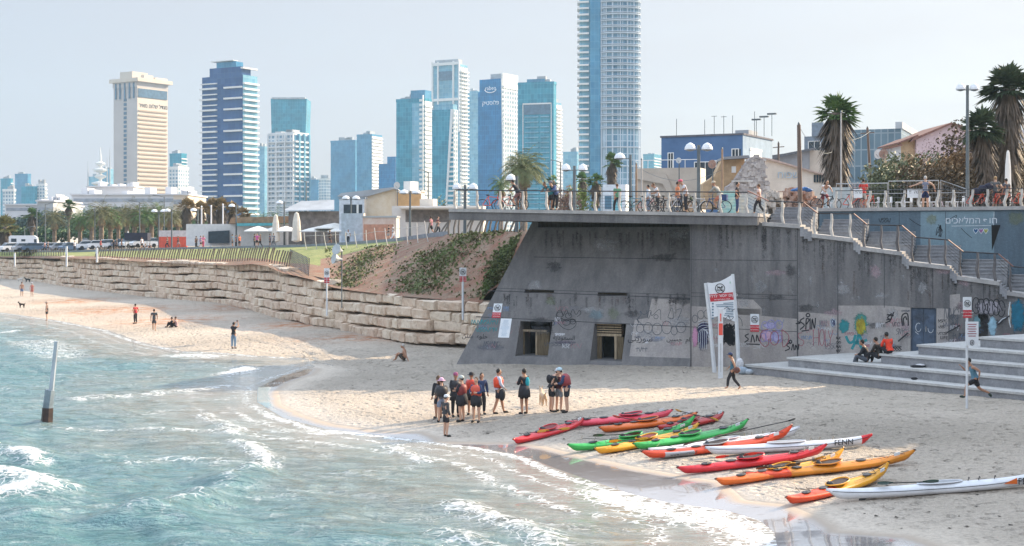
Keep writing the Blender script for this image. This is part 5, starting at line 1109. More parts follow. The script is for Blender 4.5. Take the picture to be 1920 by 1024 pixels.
T = thing('grey_gabled_house', 'dull grey house with a long pitched roof behind the wooden pole', 'house', TP(1500, 170)); poly(T, 'wall', GRYP, [(1450, 392), (1450, 300), (1470, 293), (1518, 280), (1518, 392)], 170, 10); poly(T, 'side_wall', BEI, [(1518.2, 392), (1518.2, 282), (1560, 282), (1560, 392)], 170.3, 10); poly(T, 'roof', M('dark roof', (.12, .12, .13), .9), [(1447, 291), (1470, 288), (1530, 276), (1530, 280), (1470, 293), (1447, 300)], 169.5, 11)
T, wl, wr_, H = house('block_house', 'small blue grey block with a white balcony behind the grey gabled house', 1508, 1546, 1560, 255, 200, 25, M('blue grey plaster', (.18, .22, .27), .9), GRYP)
MB().bx(-wl * .6, -wl * .02, -.4, 3, H, H + 1.9).build('upper_floor', M('blue grey plaster', (.18, .22, .27)), T); MB().bx(-wl, 0, -1.0, -.02, H * .72, H * .8).build('balcony', FRM, T); win(T, -wl * .5, H * .82, 1.6, 1.6)
T, wl, wr_, H = tower('office_block', 'blue glass office block behind the bushes left of the pink house', 1583, 1690, 1732, 241, 260, 22, glass('office glass', (.08, .13, .17), (.13, .19, .23), (.22, .27, .3), 1.2, 3.0, .12), None, 3, None, z0=UZ, roof=False); T['category'] = 'office building'
MB().bx(-wl * .45, -wl * .02, -2.5, -.02, 4, 7.5).build('white_loggia', GREYR, T); MB().bx(-wl * .1, wl * .0 + .2, -.3, wr_, H, H + 1.2).build('roof_band', GREYR, T)
T = thing('pink_house', 'pale pink gabled house with a brown roof above the bushes', 'house', TP(1760, 140)); poly(T, 'wall', PNK, [(1718, 392), (1718, 262), (1784, 233), (1812, 242), (1838, 268), (1838, 392)], 140, 9); poly(T, 'roof', M('brown roof tiles', (.20, .10, .08), .9, var=.3), [(1708, 266), (1714, 259), (1784, 229.5), (1814, 238), (1842, 268), (1838, 268), (1812, 242), (1784, 233), (1718, 262)], 139.6, 10); poly(T, 'ochre_wing', ORP, [(1689, 392), (1689, 266), (1717.8, 256), (1717.8, 392)], 140.5, 7); poly(T, 'wing_roof', MATS['brown roof tiles'], [(1684, 267), (1722, 252), (1722, 256), (1684, 270)], 140, 8)
poly(T, 'lean_to', M('lean to boards', (.5, .5, .5), .8), [(1672, 300), (1672, 276), (1689, 273), (1689, 300)], 139, 2); poly(T, 'lean_to_roof', MATS['brown roof tiles'], [(1667, 279), (1667, 276), (1692, 270), (1692, 273)], 138.7, 3)
T, wl, wr_, H = house('concrete_block', 'grey concrete building at the right edge behind the tall palms', 1900, 1985, 2040, 240, 150, 45, M('pale block plaster', (.48, .49, .52), .9), GRYP); MB().bx(-wl, 0, -.05, -.003, H * .55, H * .78).build('window_band', WGL, T)
T, wl, wr_, H = house('kiosk', 'white kiosk with blue posters behind the deck bicycles', 1130, 1172, 1180, 346, 108, 15, M('kiosk white', (.66, .70, .74), .7), FRM); MB().bx(-wl * .9, -wl * .6, -.04, -.003, .7, 1.7).build('poster', M('dark blue poster', (.1, .2, .28), .6), T); MB().bx(-wl * .55, -wl * .15, -.04, -.003, .6, 1.7).build('poster', M('turquoise poster', (.16, .45, .52), .6), T)
T, wl, wr_, H = house('mural_hut', 'small hut painted turquoise and yellow behind the cyclist', 1346, 1382, 1386, 358, 96, 12, M('turquoise mural', (.15, .42, .42), .8, var=.5, scale=2, col2=(.55, .62, .5)), ORP)
T, wl, wr_, H = house('container_hut', 'grey blue container hut with white spray marks left of the shaggy palm', 1543, 1588, 1594, 360, 99, 12, M('container paint', (.30, .36, .38), .8, var=.35, scale=2, col2=(.48, .52, .52)), GRYP)
m_ = thing('blue_tarpaulin', 'crumpled blue tarpaulin on the heap beside the dark wooden pole', 'tarpaulin', TP(1500, 97)); q = MB(); rnd = random.Random(2)
for i in range(7): q.ball(V(1484 + i * 5 + 4 * rnd.random(), 353 + 4 * rnd.random(), 97), (.2 + .2 * rnd.random(), .4, .07 + .1 * rnd.random()), 7, 5)
q.build('sheet', M('blue sheet', (.04, .13, .32), .6, var=.3), m_, world=True, smooth=True)
T, wl, wr_, H = house('low_wall', 'low wall of graffiti panels behind the walking person in pink', 1385, 1432, 1434, 366, 94, 8, M('mural panel', (.30, .36, .42), .9, var=.6, scale=1.6, col2=(.62, .55, .42)), GRYP)
# houses left of the deck
T = thing('cream_house', 'cream gable wall with peeling plaster left of the deck, lit by the sun', 'house', TP(715, 178)); poly(T, 'gable_wall', M('peeling cream plaster', (.66, .54, .38), .9, var=.2, scale=.8, bump=.3, col2=(.78, .70, .58)), [(686, 440), (686, 368), (738, 353), (745, 358), (745, 440)], 178, 8); poly(T, 'roof', GREYR, [(632, 368), (640, 362), (738, 351), (746, 356), (738, 354.5), (686, 369)], 177.5, 9)
T, wl, wr_, H = house('pavilion', 'white pavilion with one wide dark window and a flat blue roof', 636, 683, 686, 373, 176, 10, M('bluish white wall', (.60, .64, .70), .8), WPL, rooftrim=M('blue grey roof slab', (.25, .31, .38), .8)); MB().bx(-wl * .82, -wl * .08, -.05, -.003, H - 2.6, H - .7).build('window', WGL, T); MB().bx(-wl * .3, -wl * .22, -.08, -.051, H - 2.6, H - .7).build('mullion', FRM, T)
T, wl, wr_, H = house('orange_house', 'orange flat roofed house behind the double dome lamp', 745, 789, 796, 360, 176, 25, M('orange plaster', (.60, .36, .17), .9, var=.15, scale=.8), WPL, rooftrim=WPL); MB().bx(-wl * .9, -wl * .6, 1, 3, H + .18, H + 1.4).build('air_conditioner', FRM, T)
T, wl, wr_, H = house('low_annex', 'low cream annex right of the orange house', 787, 812, 820, 373, 172, 20, WPL, WPL)
T, wl, wr_, H = house('beach_house', 'long white low house with a shaded porch left of the deck end', 735, 905, 910, 386, 168, 4, M('white wash plaster', (.66, .63, .60), .9, var=.1, scale=.6), WPL); MB().bx(-wl * .85, -wl * .35, -.06, -.003, H - 1.9, H - .5).build('porch_shade', M('painted porch shade', (.20, .18, .17), .9, var=.3), T); MB().bx(-wl * .9, -wl * .02, -1.6, -.01, H - .35, H - .2).build('porch_roof', WPL, T)  # dark panel painted in for the shade under the porch roof
T, wl, wr_, H = house('pink_shed', 'row of faded pink and orange sheds behind the benches', 680, 742, 748, 408, 160, 5, M('faded pink boards', (.55, .38, .31), .9, var=.3, scale=1.2, col2=(.66, .56, .50)), WPL, rooftrim=GREYR)
for i, f in enumerate((.15, .38, .62, .85)): MB().bx(-wl * f - .45, -wl * f + .45, -.05, -.003, 0, 2.0).build('shed_door', M('shed door paint', (.48, .24, .16), .8), T)
T, wl, wr_, H = house('blue_white_shed', 'blue white boarded shed between the lamp and the pink sheds', 640, 681, 684, 400, 164, 5, M('pale blue boards', (.42, .48, .55), .9, var=.2, scale=2), WPL)
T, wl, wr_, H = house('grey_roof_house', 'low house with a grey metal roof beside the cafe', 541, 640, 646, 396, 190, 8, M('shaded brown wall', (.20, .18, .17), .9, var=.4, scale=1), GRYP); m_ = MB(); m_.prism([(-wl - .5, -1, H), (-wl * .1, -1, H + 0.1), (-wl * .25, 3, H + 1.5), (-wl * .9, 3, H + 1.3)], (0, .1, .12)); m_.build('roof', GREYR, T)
T, wl, wr_, H = house('cafe', 'long cafe with a white sloping front and brown eaves behind the palms', 349, 560, 566, 420, 196, 4, M('cafe white wall', (.66, .64, .62), .9, var=.1), WPL)
poly(T, 'eaves', M('brown eaves boards', (.33, .20, .12), .9, var=.3), [(428, 419), (432, 408), (556, 405), (560, 418)], 195.2, 3); poly(T, 'turquoise_awning', M('turquoise canvas', (.10, .36, .40), .8), [(445, 424), (445, 418.5), (512, 418), (514, 423)], 193.5, 1.5); poly(T, 'glass_front', WGL, [(388, 456), (388, 434), (428, 432), (428, 456)], 195.5, .3)
T, wl, wr_, H = house('red_barrier', 'red and white site hoarding beside the cafe', 298, 350, 352, 444, 203, 3, M('red hoarding', (.62, .10, .06), .7, var=.15), M('red hoarding', (.5, .1, .08)), cat='hoarding'); MB().bx(-wl, 0, 0, .1, H, H + .9).build('mesh_top', M('pale mesh', (.55, .5, .5), .8), T)
# parasols
CNV = M('cream canvas', (.66, .60, .52), .85, var=.1); CNVW = M('white canvas', (.74, .72, .68), .85, var=.06)
def parasol(label, px, yt, Y, r, open_=True, mt=CNVW, base=None):
    T = thing('parasol', label, 'parasol', TP(px, Y) if base is None else base); H = HC + (YH - yt) / F * Y - T.location.z
    MB().tube([(0, 0, 0), (0, 0, H - .05)], .035, 6).build('pole', LAMPP, T)
    if open_: MB().lathe([(r, H - .75), (r * 1.0, H - .62), (r * .5, H - .25), (.06, H)], n=8).build('canopy', mt, T)
    else: MB().lathe([(.1, .55), (r * 1.1, .75), (r * .95, H * .45), (r * .8, H * .75), (r * .45, H - .15), (.05, H)], n=10).build('closed_canopy', mt, T)
    MB().lathe([(.3, 0), (.3, .08), (.08, .12)], n=8).build('base', LAMPP, T)
parasol('closed cream parasol left of the lamp by the cafe', 517, 402, 186, .5, False, CNV); parasol('closed cream parasol right of the lamp by the cafe', 556, 398, 184, .6, False, CNV)
parasol('closed white parasol in front of the rusty bushes at the right', 1890, 282, 93, .23, False, CNVW)
for i, (px, yt, Y, r) in enumerate(((484, 424, 188, 1.9), (512, 426, 190, 1.6), (536, 424, 187, 1.9), (600, 424, 182, 2.6), (627, 418, 180, 2.6), (640, 424, 178, 1.8))): parasol(ORD[i] + ' open white parasol from the left at the cafe', px, yt, Y, r)
T = thing('planter', 'terracotta planter at the foot of the closed parasol on the right', 'planter', TP(1893, 90)); MB().lathe([(.22, 0), (.3, .5), (.34, .5), (.34, .58)], n=10).build('pot', M('terracotta', (.45, .2, .13), .85), T)
T = thing('planter', 'wooden planter box with an agave in front of the beige building', 'planter', TP(1297, 100)); MB().bx(-.6, .6, -.3, .3, 0, 1.1).build('box', M('ochre planter', (.48, .30, .17), .85), T); m_ = MB(); rnd = random.Random(5)
for i in range(18): a = i * .9; blade(m_, Vector((0, 0, 1.1)), Vector((math.cos(a), math.sin(a) * .5, .9)).normalized(), Vector((-math.sin(a), math.cos(a), 0)), .5, .1, .2)
m_.build('agave', LG, T)
# ---- cars
def car_mesh(label, loc, rz, paint, group='cars parked along the seafront', van=False):
    T = thing('parked_car' if not van else 'camper_van', label, 'car' if not van else 'van', loc, rz, group if not van else None); w = .85
    pr_ = [(-2.1, .35), (-2.15, .75), (-1.9, .95), (-1.2, 1.0), (1.3, 1.0), (2.0, .85), (2.12, .6), (2.1, .3)] if not van else [(-2.7, .4), (-2.7, 2.5), (-2.4, 2.75), (1.5, 2.75), (2.0, 2.4), (2.1, 1.5), (2.8, 1.2), (2.9, .4)]
    m_ = MB(); m_.prism([(x, -w, z) for x, z in pr_], (0, 2 * w, 0)); m_.build('body', paint, T)
    if not van:
        m_ = MB(); m_.prism([(-1.6, -w + .1, 1.0), (-1.25, -w + .16, 1.4), (.2, -w + .16, 1.45), (.95, -w + .1, 1.0)], (0, 2 * w - .2, 0)); m_.build('windows', WGL, T); m_ = MB(); m_.prism([(-1.2, -w + .14, 1.41), (-1.1, -w + .16, 1.48), (.1, -w + .16, 1.5), (.3, -w + .14, 1.44)], (0, 2 * w - .3, 0)); m_.build('roof', paint, T)
    else: MB().bx(-2.3, -1.4, -w - .01, -w, 1.6, 2.2).bx(1.55, 2.0, -w - .01, w + .01, 1.5, 2.1).bx(-.6, .1, -w - .01, -w, 1.7, 2.1).build('windows', WGL, T)
    for x in (-1.35, 1.35):
        for s in (-1, 1):
            m_ = MB(); m_.lathe([(.33, -.1), (.33, .1)], n=12); m_.v = [(x + a, s * (w - .08) + c, .33 + b2) for a, b2, c in m_.v]; wh = m_.build('wheel', M('tyre rubber', (.02, .02, .02), .8, var=0), T)
    return T
PW = M('white car paint', (.72, .73, .75), .25, .0, var=0); PS = M('silver car paint', (.42, .45, .50), .25, .5, var=0); PB = M('blue grey car paint', (.12, .18, .27), .25, .3, var=0)
ci = 0; rnd = random.Random(8)
for px in (24, 48, 66, 82, 100, 118, 136, 168, 188, 206, 232, 250, 270, 288):
    Y = 238 - px * .04 + rnd.random() * 8; car_mesh(ORD[ci] + ' car from the left in the parked row', TP(px, Y), R(20 + rnd.random() * 25), (PW, PS, PB, PW)[ci % 4]); ci += 1
car_mesh('white camper van towering over the parked cars', TP(48, 250), R(10), PW, van=True)
T = thing('dark_tent', 'dark gazebo tent beside the parked cars', 'tent', TP(258, 222)); MB().bx(-1.8, 1.8, -1, 1, 1.2, 2.4).build('canopy', M('black cloth', (.03, .03, .05), .9), T); m_ = MB(); [m_.tube([(x, y, 0), (x, y, 1.3)], .04, 4) for x in (-1.7, 1.7) for y in (-.9, .9)]; m_.build('tent_frame', LAMPP, T)
# ================================================================ off to the right: unseen blocks added and shaped to shade the beach
for nm, P0, P1, dep, h, lb in (('shade_blocker', (27.9, 72.9), (44.7, 65.9), 13, 20.5, 'tall unseen block added beyond the right edge to shade the sand'), ('shade_blocker', (18.3, 32.3), (32.5, 59.0), 16, 12, 'lower unseen block added close beyond the right edge to shade the sand')):
    T = thing(nm, lb, 'building', (P0[0], P0[1], 0)); a, b_ = Vector((*P0, 0)), Vector((*P1, 0)); m_ = MB(); m_.ob(a, b_ - a, SUN * dep, (0, 0, h)); m_.build('wall', BEI, T, world=True); m_ = MB(); m_.ob(a + Vector((0, 0, h + .003)), b_ - a, SUN * dep, (0, 0, .4)); m_.build('roof', GREYR, T, world=True)
    m_ = MB(); d = (b_ - a); nn_ = Vector((d.y, -d.x, 0)).normalized(); nn_ = nn_ if nn_.dot(a) < 0 else -nn_
    for i in range(5):
        for k in range(int(h / 3.3) - 1): m_.ob(a + d * (.08 + i * .18) + nn_ * .04 + Vector((0, 0, 2 + k * 3.2)), d * .08, nn_ * .03, (0, 0, 1.5))
    m_.build('windows', WGL, T, world=True)
# ================================================================ graffiti
def paint(col, nm): return M(nm, col, .85, var=.2, scale=4)
BLK = paint((.025, .025, .03), 'black spray paint'); DGR = paint((.07, .08, .10), 'faded black spray paint'); TEA = paint((.03, .22, .24), 'teal spray paint'); YEL = paint((.42, .38, .04), 'yellow spray paint'); PNKP = paint((.50, .25, .38), 'pink spray paint'); VIO = paint((.24, .22, .45), 'violet spray paint'); REDP = paint((.30, .07, .10), 'dark red spray paint'); WHP = paint((.62, .66, .70), 'white spray paint'); LBL = paint((.30, .48, .58), 'light blue spray paint'); NAV = paint((.03, .03, .09), 'navy spray paint')
def tagp(name, strokes, w, mat, parent, P=FP, off=.012):
    m_ = MB(); [ribbon(m_, s, w, P, off) for s in strokes]; return m_.build(name, mat, parent, world=True)
def circ(cx, cy, rx, ry, a0=0, a1=6.3, n=14): return [(cx + rx * math.cos(a), cy + ry * math.sin(a)) for a in np.linspace(a0, a1, n)]
def scrib(x0, y0, x1, y1, n, seed, k=6):
    r = random.Random(seed); return [[(r.uniform(x0, x1), r.uniform(y0, y1)) for _ in range(k)] for _ in range(n)]
def tagword(x0, y, w_, h_, n, seed):      # a run of letter-like loops and stems
    r = random.Random(seed); out = []
    for i in range(n):
        cx = x0 + w_ * (i + .5) / n; k = r.randrange(5); q = w_ / n * .5
        if k == 0: out.append(circ(cx, y, q, h_ * .4, r.random() * 3, 5 + r.random() * 2, 9))
        elif k == 1: out += [[(cx - q, y + h_ / 2), (cx - q * .6, y - h_ / 2), (cx + q * .3, y + h_ * .3), (cx + q, y - h_ / 2)]]
        elif k == 2: out.append([(cx + q, y - h_ / 2), (cx - q, y - h_ * .25), (cx + q, y + h_ * .15), (cx - q, y + h_ / 2)])
        elif k == 3: out += [[(cx, y - h_ / 2), (cx - q * .2, y + h_ / 2)], [(cx - q, y - h_ * .1), (cx + q, y - h_ * .2)]]
        else: out.append([(cx - q, y - h_ * .4), (cx, y + h_ / 2), (cx + q, y - h_ / 2)])
    return out
def softm(mat):                          # spray paint that thins out toward its edge
    nm = mat.name + ' soft'
    if nm in MATS: return MATS[nm]
    m = mat.copy(); m.name = nm; MATS[nm] = m; t = m.node_tree; b = t.nodes['Principled BSDF']; a = t.nodes.new('ShaderNodeAttribute'); a.attribute_name = 'fade'; tc = t.nodes.new('ShaderNodeNewGeometry')
    weak = any(k in nm for k in ('stain', 'wash', 'faded', 'dull', 'moss'))
    n = nnoise(t, tc.outputs['Position'], 4.5, 6, .7); n2 = nnoise(t, tc.outputs['Position'], 16, 3, .7)
    v = nmath(t, 'ADD', nmath(t, 'MULTIPLY', a.outputs['Fac'], 1.35), nmath(t, 'MULTIPLY', nmath(t, 'SUBTRACT', n, .55), 2.4)); v = nmath(t, 'ADD', v, nmath(t, 'MULTIPLY', nmath(t, 'SUBTRACT', n2, .5), 1.6))
    t.links.new(nmap(t, v, *((-.1, 1.5, 0, .5) if weak else (.1, .9, 0, .92)), smooth=True), b.inputs['Alpha']); return m
def fademesh(name, vs, fs, fade, mat, parent):
    me = bpy.data.meshes.new(name); l = parent.location; me.from_pydata([tuple(Vector(v) - l) for v in vs], [], fs); at = me.attributes.new('fade', 'FLOAT', 'POINT'); at.data.foreach_set('value', fade); me.materials.append(softm(mat)); o = bpy.data.objects.new(name, me); COL.objects.link(o); o.parent = parent; return o
def blob(name, cx, cy, rx, ry, mat, parent, P=FP, off=.007, seed=0, n=26, jag=.18):
    r = random.Random(seed); an = np.linspace(0, 6.283, n, endpoint=False); k = [1 + jag * (r.random() - .5) * 1.2 for _ in an]; vs = [P(cx, cy, off)]; fs = []; fd = [1.]
    for q, f in ((.6, .85), (1.12, 0.)): vs += [P(cx + rx * q * kk * math.cos(a), cy + ry * q * kk * math.sin(a), off) for a, kk in zip(an, k)]; fd += [f] * n
    fs += [[0, 1 + i, 1 + (i + 1) % n] for i in range(n)] + [[1 + i, 1 + n + i, 1 + n + (i + 1) % n, 1 + (i + 1) % n] for i in range(n)]
    return fademesh(name, vs, fs, fd, mat, parent)
def drips(name, items, mat, parent, P=FP, off=.004):
    vs, fs, fd = [], [], []
    for x, y, w_, h_ in items:
        b0 = len(vs)
        for k, f in enumerate((.75, .7, .45, 0)):
            yy = y + h_ * k / 3
            for dx, ff in ((-w_, 0), (0, f), (w_, 0)): vs.append(P(x + dx, yy, off)); fd.append(ff)
        for k in range(3):
            for q in (0, 1): a = b0 + k * 3 + q; fs.append([a, a + 1, a + 4, a + 3])
    return fademesh(name, vs, fs, fd, mat, parent)
gB, gW = bunker, swall
tagp('graffiti_outline', [[(1052, 612), (1046, 604), (1052, 597), (1062, 602), (1072, 598), (1080, 604), (1078, 612), (1068, 618), (1058, 616), (1052, 612)], [(1042, 600), (1045, 585), (1052, 582), (1056, 592), (1062, 581), (1068, 592), (1074, 580), (1080, 590), (1086, 582), (1089, 588), (1082, 594)], circ(1036, 606, 4, 4), circ(1062, 605, 7, 5), circ(1050, 590, 6, 5), circ(1074, 603, 5, 5), [(1044, 598), (1080, 600)], circ(1066, 592, 6, 5)], .9, BLK, gB, SP)
tagp('graffiti_lettering', [[(1206, 610), (1200, 605), (1194, 598), (1198, 606), (1196, 598), (1202, 590), (1200, 583), (1208, 590), (1220, 582), (1222, 592), (1237, 580), (1239, 600)], [(1252, 595), (1260, 577), (1262, 597), (1252, 595)], [(1266, 582), (1278, 580), (1270, 600)], circ(1200, 616, 7, 8), circ(1215, 615, 8, 10), circ(1232, 617, 9, 11), circ(1250, 614, 9, 12), circ(1264, 620, 6, 8), circ(1277, 614, 9, 10), circ(1230, 594, 4, 4), [(1212, 582), (1216, 597), (1221, 583)]], .9, DGR, gB, SP)
tagp('graffiti_scrawl', tagword(884, 604, 50, 9, 8, 3) + tagword(892, 618, 40, 8, 6, 5), 1.1, TEA, gB, SP); tagp('graffiti_scrawl', tagword(907, 645, 30, 10, 6, 8), .9, DGR, gB, SP)
tagp('graffiti_scrawl', tagword(1192, 655, 22, 9, 4, 11) + tagword(1020, 645, 60, 8, 9, 17), .8, DGR, gB, SP)
u_, z_ = FU, Vector((0, 0, 1)); upS = (z_ - SN * z_.dot(SN)).normalized()
text_part('\ufe94\ufef3\ufea9\ufeee\ufecc\ufeb4\ufedf\ufe8d', 'arabic_lettering', BLK, gB, .36, SP(1057, 637, .012), FU, upS, .003, world=True)
text_part('\ufef0\ufe98\ufef3\ufead\ufeee\ufeb3', 'arabic_lettering', BLK, gB, .46, SP(1200, 640, .012), FU, upS, .003, world=True)
text_part('\ufee6\ufef4\ufeb4\ufea3  \ufee1\ufe8e', 'arabic_lettering', BLK, gB, .34, SP(1272, 640, .012), FU, upS, .003, world=True)
text_part('\ufee6\ufee0\ufed0\ufe91  \ufee9\ufeee\ufee0\ufea3', 'arabic_lettering', BLK, gB, .38, SP(890, 634, .012), FU, upS, .003, world=True)
blob('faded_spray_patch', 1118, 590, 16, 11, M('faded turquoise spray', (.17, .26, .30), .95, var=.3, scale=3), gB, SP, .006, 1, jag=.3); blob('faded_spray_patch', 1150, 588, 12, 13, M('faded green spray', (.22, .25, .17), .95, var=.3, scale=3), gB, SP, .007, 2, jag=.35); blob('faded_spray_patch', 1033, 565, 12, 9, MATS['faded green spray'], gB, SP, .006, 3, jag=.35)
blob('faded_spray_patch', 1060, 642, 22, 3.5, M('faded purple spray', (.17, .13, .19), .95, var=.3), gB, SP, .006, 5, jag=.2); blob('faded_spray_patch', 1230, 636, 16, 6, M('faded blue paint', (.22, .25, .32), .95, var=.3), gB, SP, .006, 7, jag=.3); blob('faded_spray_patch', 918, 652, 30, 6, M('damp base stain', (.11, .12, .15), .95, var=.4), gB, SP, .0055, 9, jag=.15)
# striped figure and dark mural behind the big sign
blob('mural_dark_patch', 1318, 628, 14, 30, NAV, gW, seed=4, jag=.06, off=.008); blob('mural_pink_patch', 1303, 632, 6, 22, PNKP, gW, seed=5, jag=.1, off=.011)
tagp('mural_stripe', [[(1309, 604 + i * 5), (1318, 600 + i * 5), (1330, 601 + i * 5)] for i in range(3)] + [[(1311 + i * 3.4, 655), (1311 + i * 3.4, 622 - i), (1330, 612 + i * 7)] for i in range(5)], .7, WHP, gW, off=.014)
tagp('mural_scribble', scrib(1356, 606, 1378, 648, 16, 7, 7), 1.6, BLK, gW, off=.012); tagp('graffiti_outline', [circ(1303, 598, 5, 7), circ(1314, 590, 6, 8), circ(1326, 589, 6, 8), [(1382, 592), (1390, 600), (1392, 612)]], 1, DGR, gW)
tagp('graffiti_tag', [[(1404, 626), (1397, 630), (1403, 636), (1396, 642)], [(1408, 642), (1411, 628), (1415, 642)], [(1418, 640), (1419, 628), (1424, 640), (1427, 626)], [(1399, 645), (1425, 646)]], 2, BLK, gW)
tagp('graffiti_outline', [circ(1431, 633, 6, 8), circ(1443, 630, 8, 11), circ(1458, 632, 9, 11), circ(1434, 612, 6, 9), circ(1446, 608, 7, 8), circ(1460, 610, 7, 9)], 1.3, VIO, gW, off=.013)
blob('graffiti_fill', 1438, 630, 13, 11, M('pink lilac spray', (.52, .34, .45), .9, var=.25, scale=4), gW, seed=11, jag=.12, off=.009); blob('graffiti_fill', 1456, 632, 12, 10, M('lilac spray', (.38, .36, .55), .9, var=.25, scale=4), gW, seed=12, jag=.12, off=.0095); blob('graffiti_fill', 1444, 611, 14, 7, MATS['lilac spray'], gW, seed=13, jag=.15, off=.0085)
tagp('graffiti_lettering', [[(1440, 618), (1428, 622), (1425, 640), (1434, 650), (1441, 645), (1441, 635)], circ(1452, 634, 8, 13), [(1466, 618), (1468, 650), (1478, 640), (1478, 628), (1466, 618)]], 1.2, REDP, gW, off=.016)
tagp('graffiti_tag', [[(1482, 642), (1475, 647), (1481, 653), (1472, 658)], [(1484, 657), (1487, 645), (1489, 657)], [(1491, 656), (1492, 647), (1496, 656), (1498, 645)], circ(1482, 641, 2.5, 3)], 2, BLK, gW)
tagp('graffiti_lettering', [[(1504, 624), (1497, 626), (1498, 634), (1507, 640), (1504, 648), (1496, 647)], [(1525, 618), (1525, 648)], [(1535, 616), (1535, 648)], [(1525, 634), (1535, 633)], circ(1541, 633, 4.5, 15), [(1547, 618), (1548, 648), (1554, 647)], [(1553, 620), (1557, 634), (1562, 618)], [(1557, 634), (1556, 648)]], 1.0, REDP, gW)
tagp('graffiti_tag', [[(1508, 596), (1500, 602), (1508, 610), (1500, 618)], [(1511, 618), (1512, 598), (1517, 600), (1512, 608)], [(1519, 597), (1519, 618)], [(1522, 618), (1523, 598), (1527, 616), (1529, 596)], circ(1515, 591, 3.5, 3), [(1492, 607), (1500, 606), (1496, 603)], [(1503, 621), (1517, 619)]], 2.2, BLK, gW)
blob('round_sticker', 1562, 605, 7, 10, M('white blue sticker', (.45, .52, .60), .8, var=.5, scale=8), gW, seed=2, jag=.03, off=.012); tagp('sticker_line', scrib(1558, 598, 1566, 612, 3, 4), .8, NAV, gW, off=.016)
tagp('graffiti_scrawl', tagword(1568, 634, 9, 5, 3, 1) + tagword(1568, 642, 9, 5, 3, 2) + tagword(1568, 650, 9, 5, 3, 3) + tagword(1568, 658, 9, 5, 3, 4), .9, BLK, gW)
blob('mural_teal_patch', 1583, 612, 12, 14, TEA, gW, seed=21, jag=.12, off=.008); blob('mural_teal_patch', 1614, 608, 14, 24, paint((.06, .25, .22), 'green teal spray'), gW, seed=22, jag=.14, off=.0075); blob('mural_yellow_patch', 1614, 612, 10.5, 18, YEL, gW, seed=23, jag=.16, off=.0105); tagp('mural_speckle', scrib(1606, 598, 1622, 626, 5, 9, 6), .6, paint((.30, .22, .03), 'ochre spray'), gW, off=.0145)
tagp('graffiti_lettering', [[(1586, 630), (1592, 642), (1600, 640), (1604, 628)], [(1606, 646), (1610, 628), (1616, 640)], [(1616, 640), (1626, 638)], [(1597, 655), (1607, 640), (1618, 658)]], 5, TEA, gW, off=.009)
tagp('graffiti_tag', [[(1672, 588), (1664, 596), (1670, 600), (1660, 606)], [(1676, 585), (1668, 604)], [(1663, 590), (1676, 592)], [(1662, 600), (1672, 598)]], 2.2, BLK, gW); tagp('stencil_portrait', [[(1692, 611), (1691, 594), (1696, 588), (1702, 590), (1703, 611)], [(1695, 611), (1694, 598), (1698, 594), (1700, 600)]], 2.4, BLK, gW); tagp('graffiti_scrawl', tagword(1690, 583, 16, 3.5, 6, 2) + tagword(1673, 608, 14, 9, 3, 6) + tagword(1680, 622, 20, 12, 4, 7), .7, DGR, gW)
tagp('graffiti_scrawl', tagword(1660, 654, 30, 8, 6, 14), 1.3, BLK, gW, off=.013); tagp('door_drawing', [circ(1722, 614, 5, 8, .3, 5.4), circ(1745, 616, 5, 8, .2, 3.2), [(1716, 622), (1722, 627)]], .9, WHP, gW, P=lambda x, y, o: FP(x, y, -.09 + o))
tagp('graffiti_scrawl', tagword(1759, 602, 17, 6, 4, 4) + tagword(1759, 613, 12, 5, 3, 5) + tagword(1758, 625, 17, 5, 4, 6), .8, BLK, gW)
text_part('LIFE', 'graffiti_lettering', BLK, gW, .22, FP(1770, 636, .012), FU, z_, .003, world=True)
tagp('graffiti_lettering', tagword(1770, 590, 28, 26, 3, 22) + tagword(1781, 600, 18, 22, 3, 23) + tagword(1784, 632, 22, 16, 3, 24), 1.0, DGR, gW, off=.0125)
tagp('graffiti_outline', [circ(1830 + i * 9.5, 573 + i * .8 + (i % 2) * 2, 7, 15, .2, 6.2) for i in range(6)] + [circ(1832, 574, 3.5, 4), circ(1850, 576, 2.5, 6), [(1862, 570), (1872, 580)], [(1871, 566), (1880, 583)]], 1.5, BLK, gW); blob('graffiti_fill', 1853, 576, 29, 14, M('grey lilac spray', (.30, .28, .31), .9, var=.2), gW, seed=31, jag=.08, off=.009)
blob('mural_lightblue_patch', 1861, 612, 9, 20, LBL, gW, seed=32, jag=.1, off=.008); blob('mural_teal_patch', 1831, 605, 8, 14, M('grey teal spray', (.13, .24, .27), .9, var=.3), gW, seed=33, jag=.15, off=.008)
for i, (x, y, rx, ry, mt) in enumerate([(1908, 592, 16, 34, paint((.02, .16, .25), 'deep turquoise spray')), (1936, 600, 18, 36, TEA), (1893, 590, 4, 24, paint((.40, .36, .30), 'sandy spray'))]): blob('mural_blue_patch', x, y, rx, ry, mt, gW, seed=40 + i, jag=.1, off=.008 + i * .002)
tagp('mural_line', [[(1872, 606), (1880, 598), (1892, 594)], [(1894, 566), (1891, 590), (1895, 614)]], 1.6, WHP, gW, off=.018)
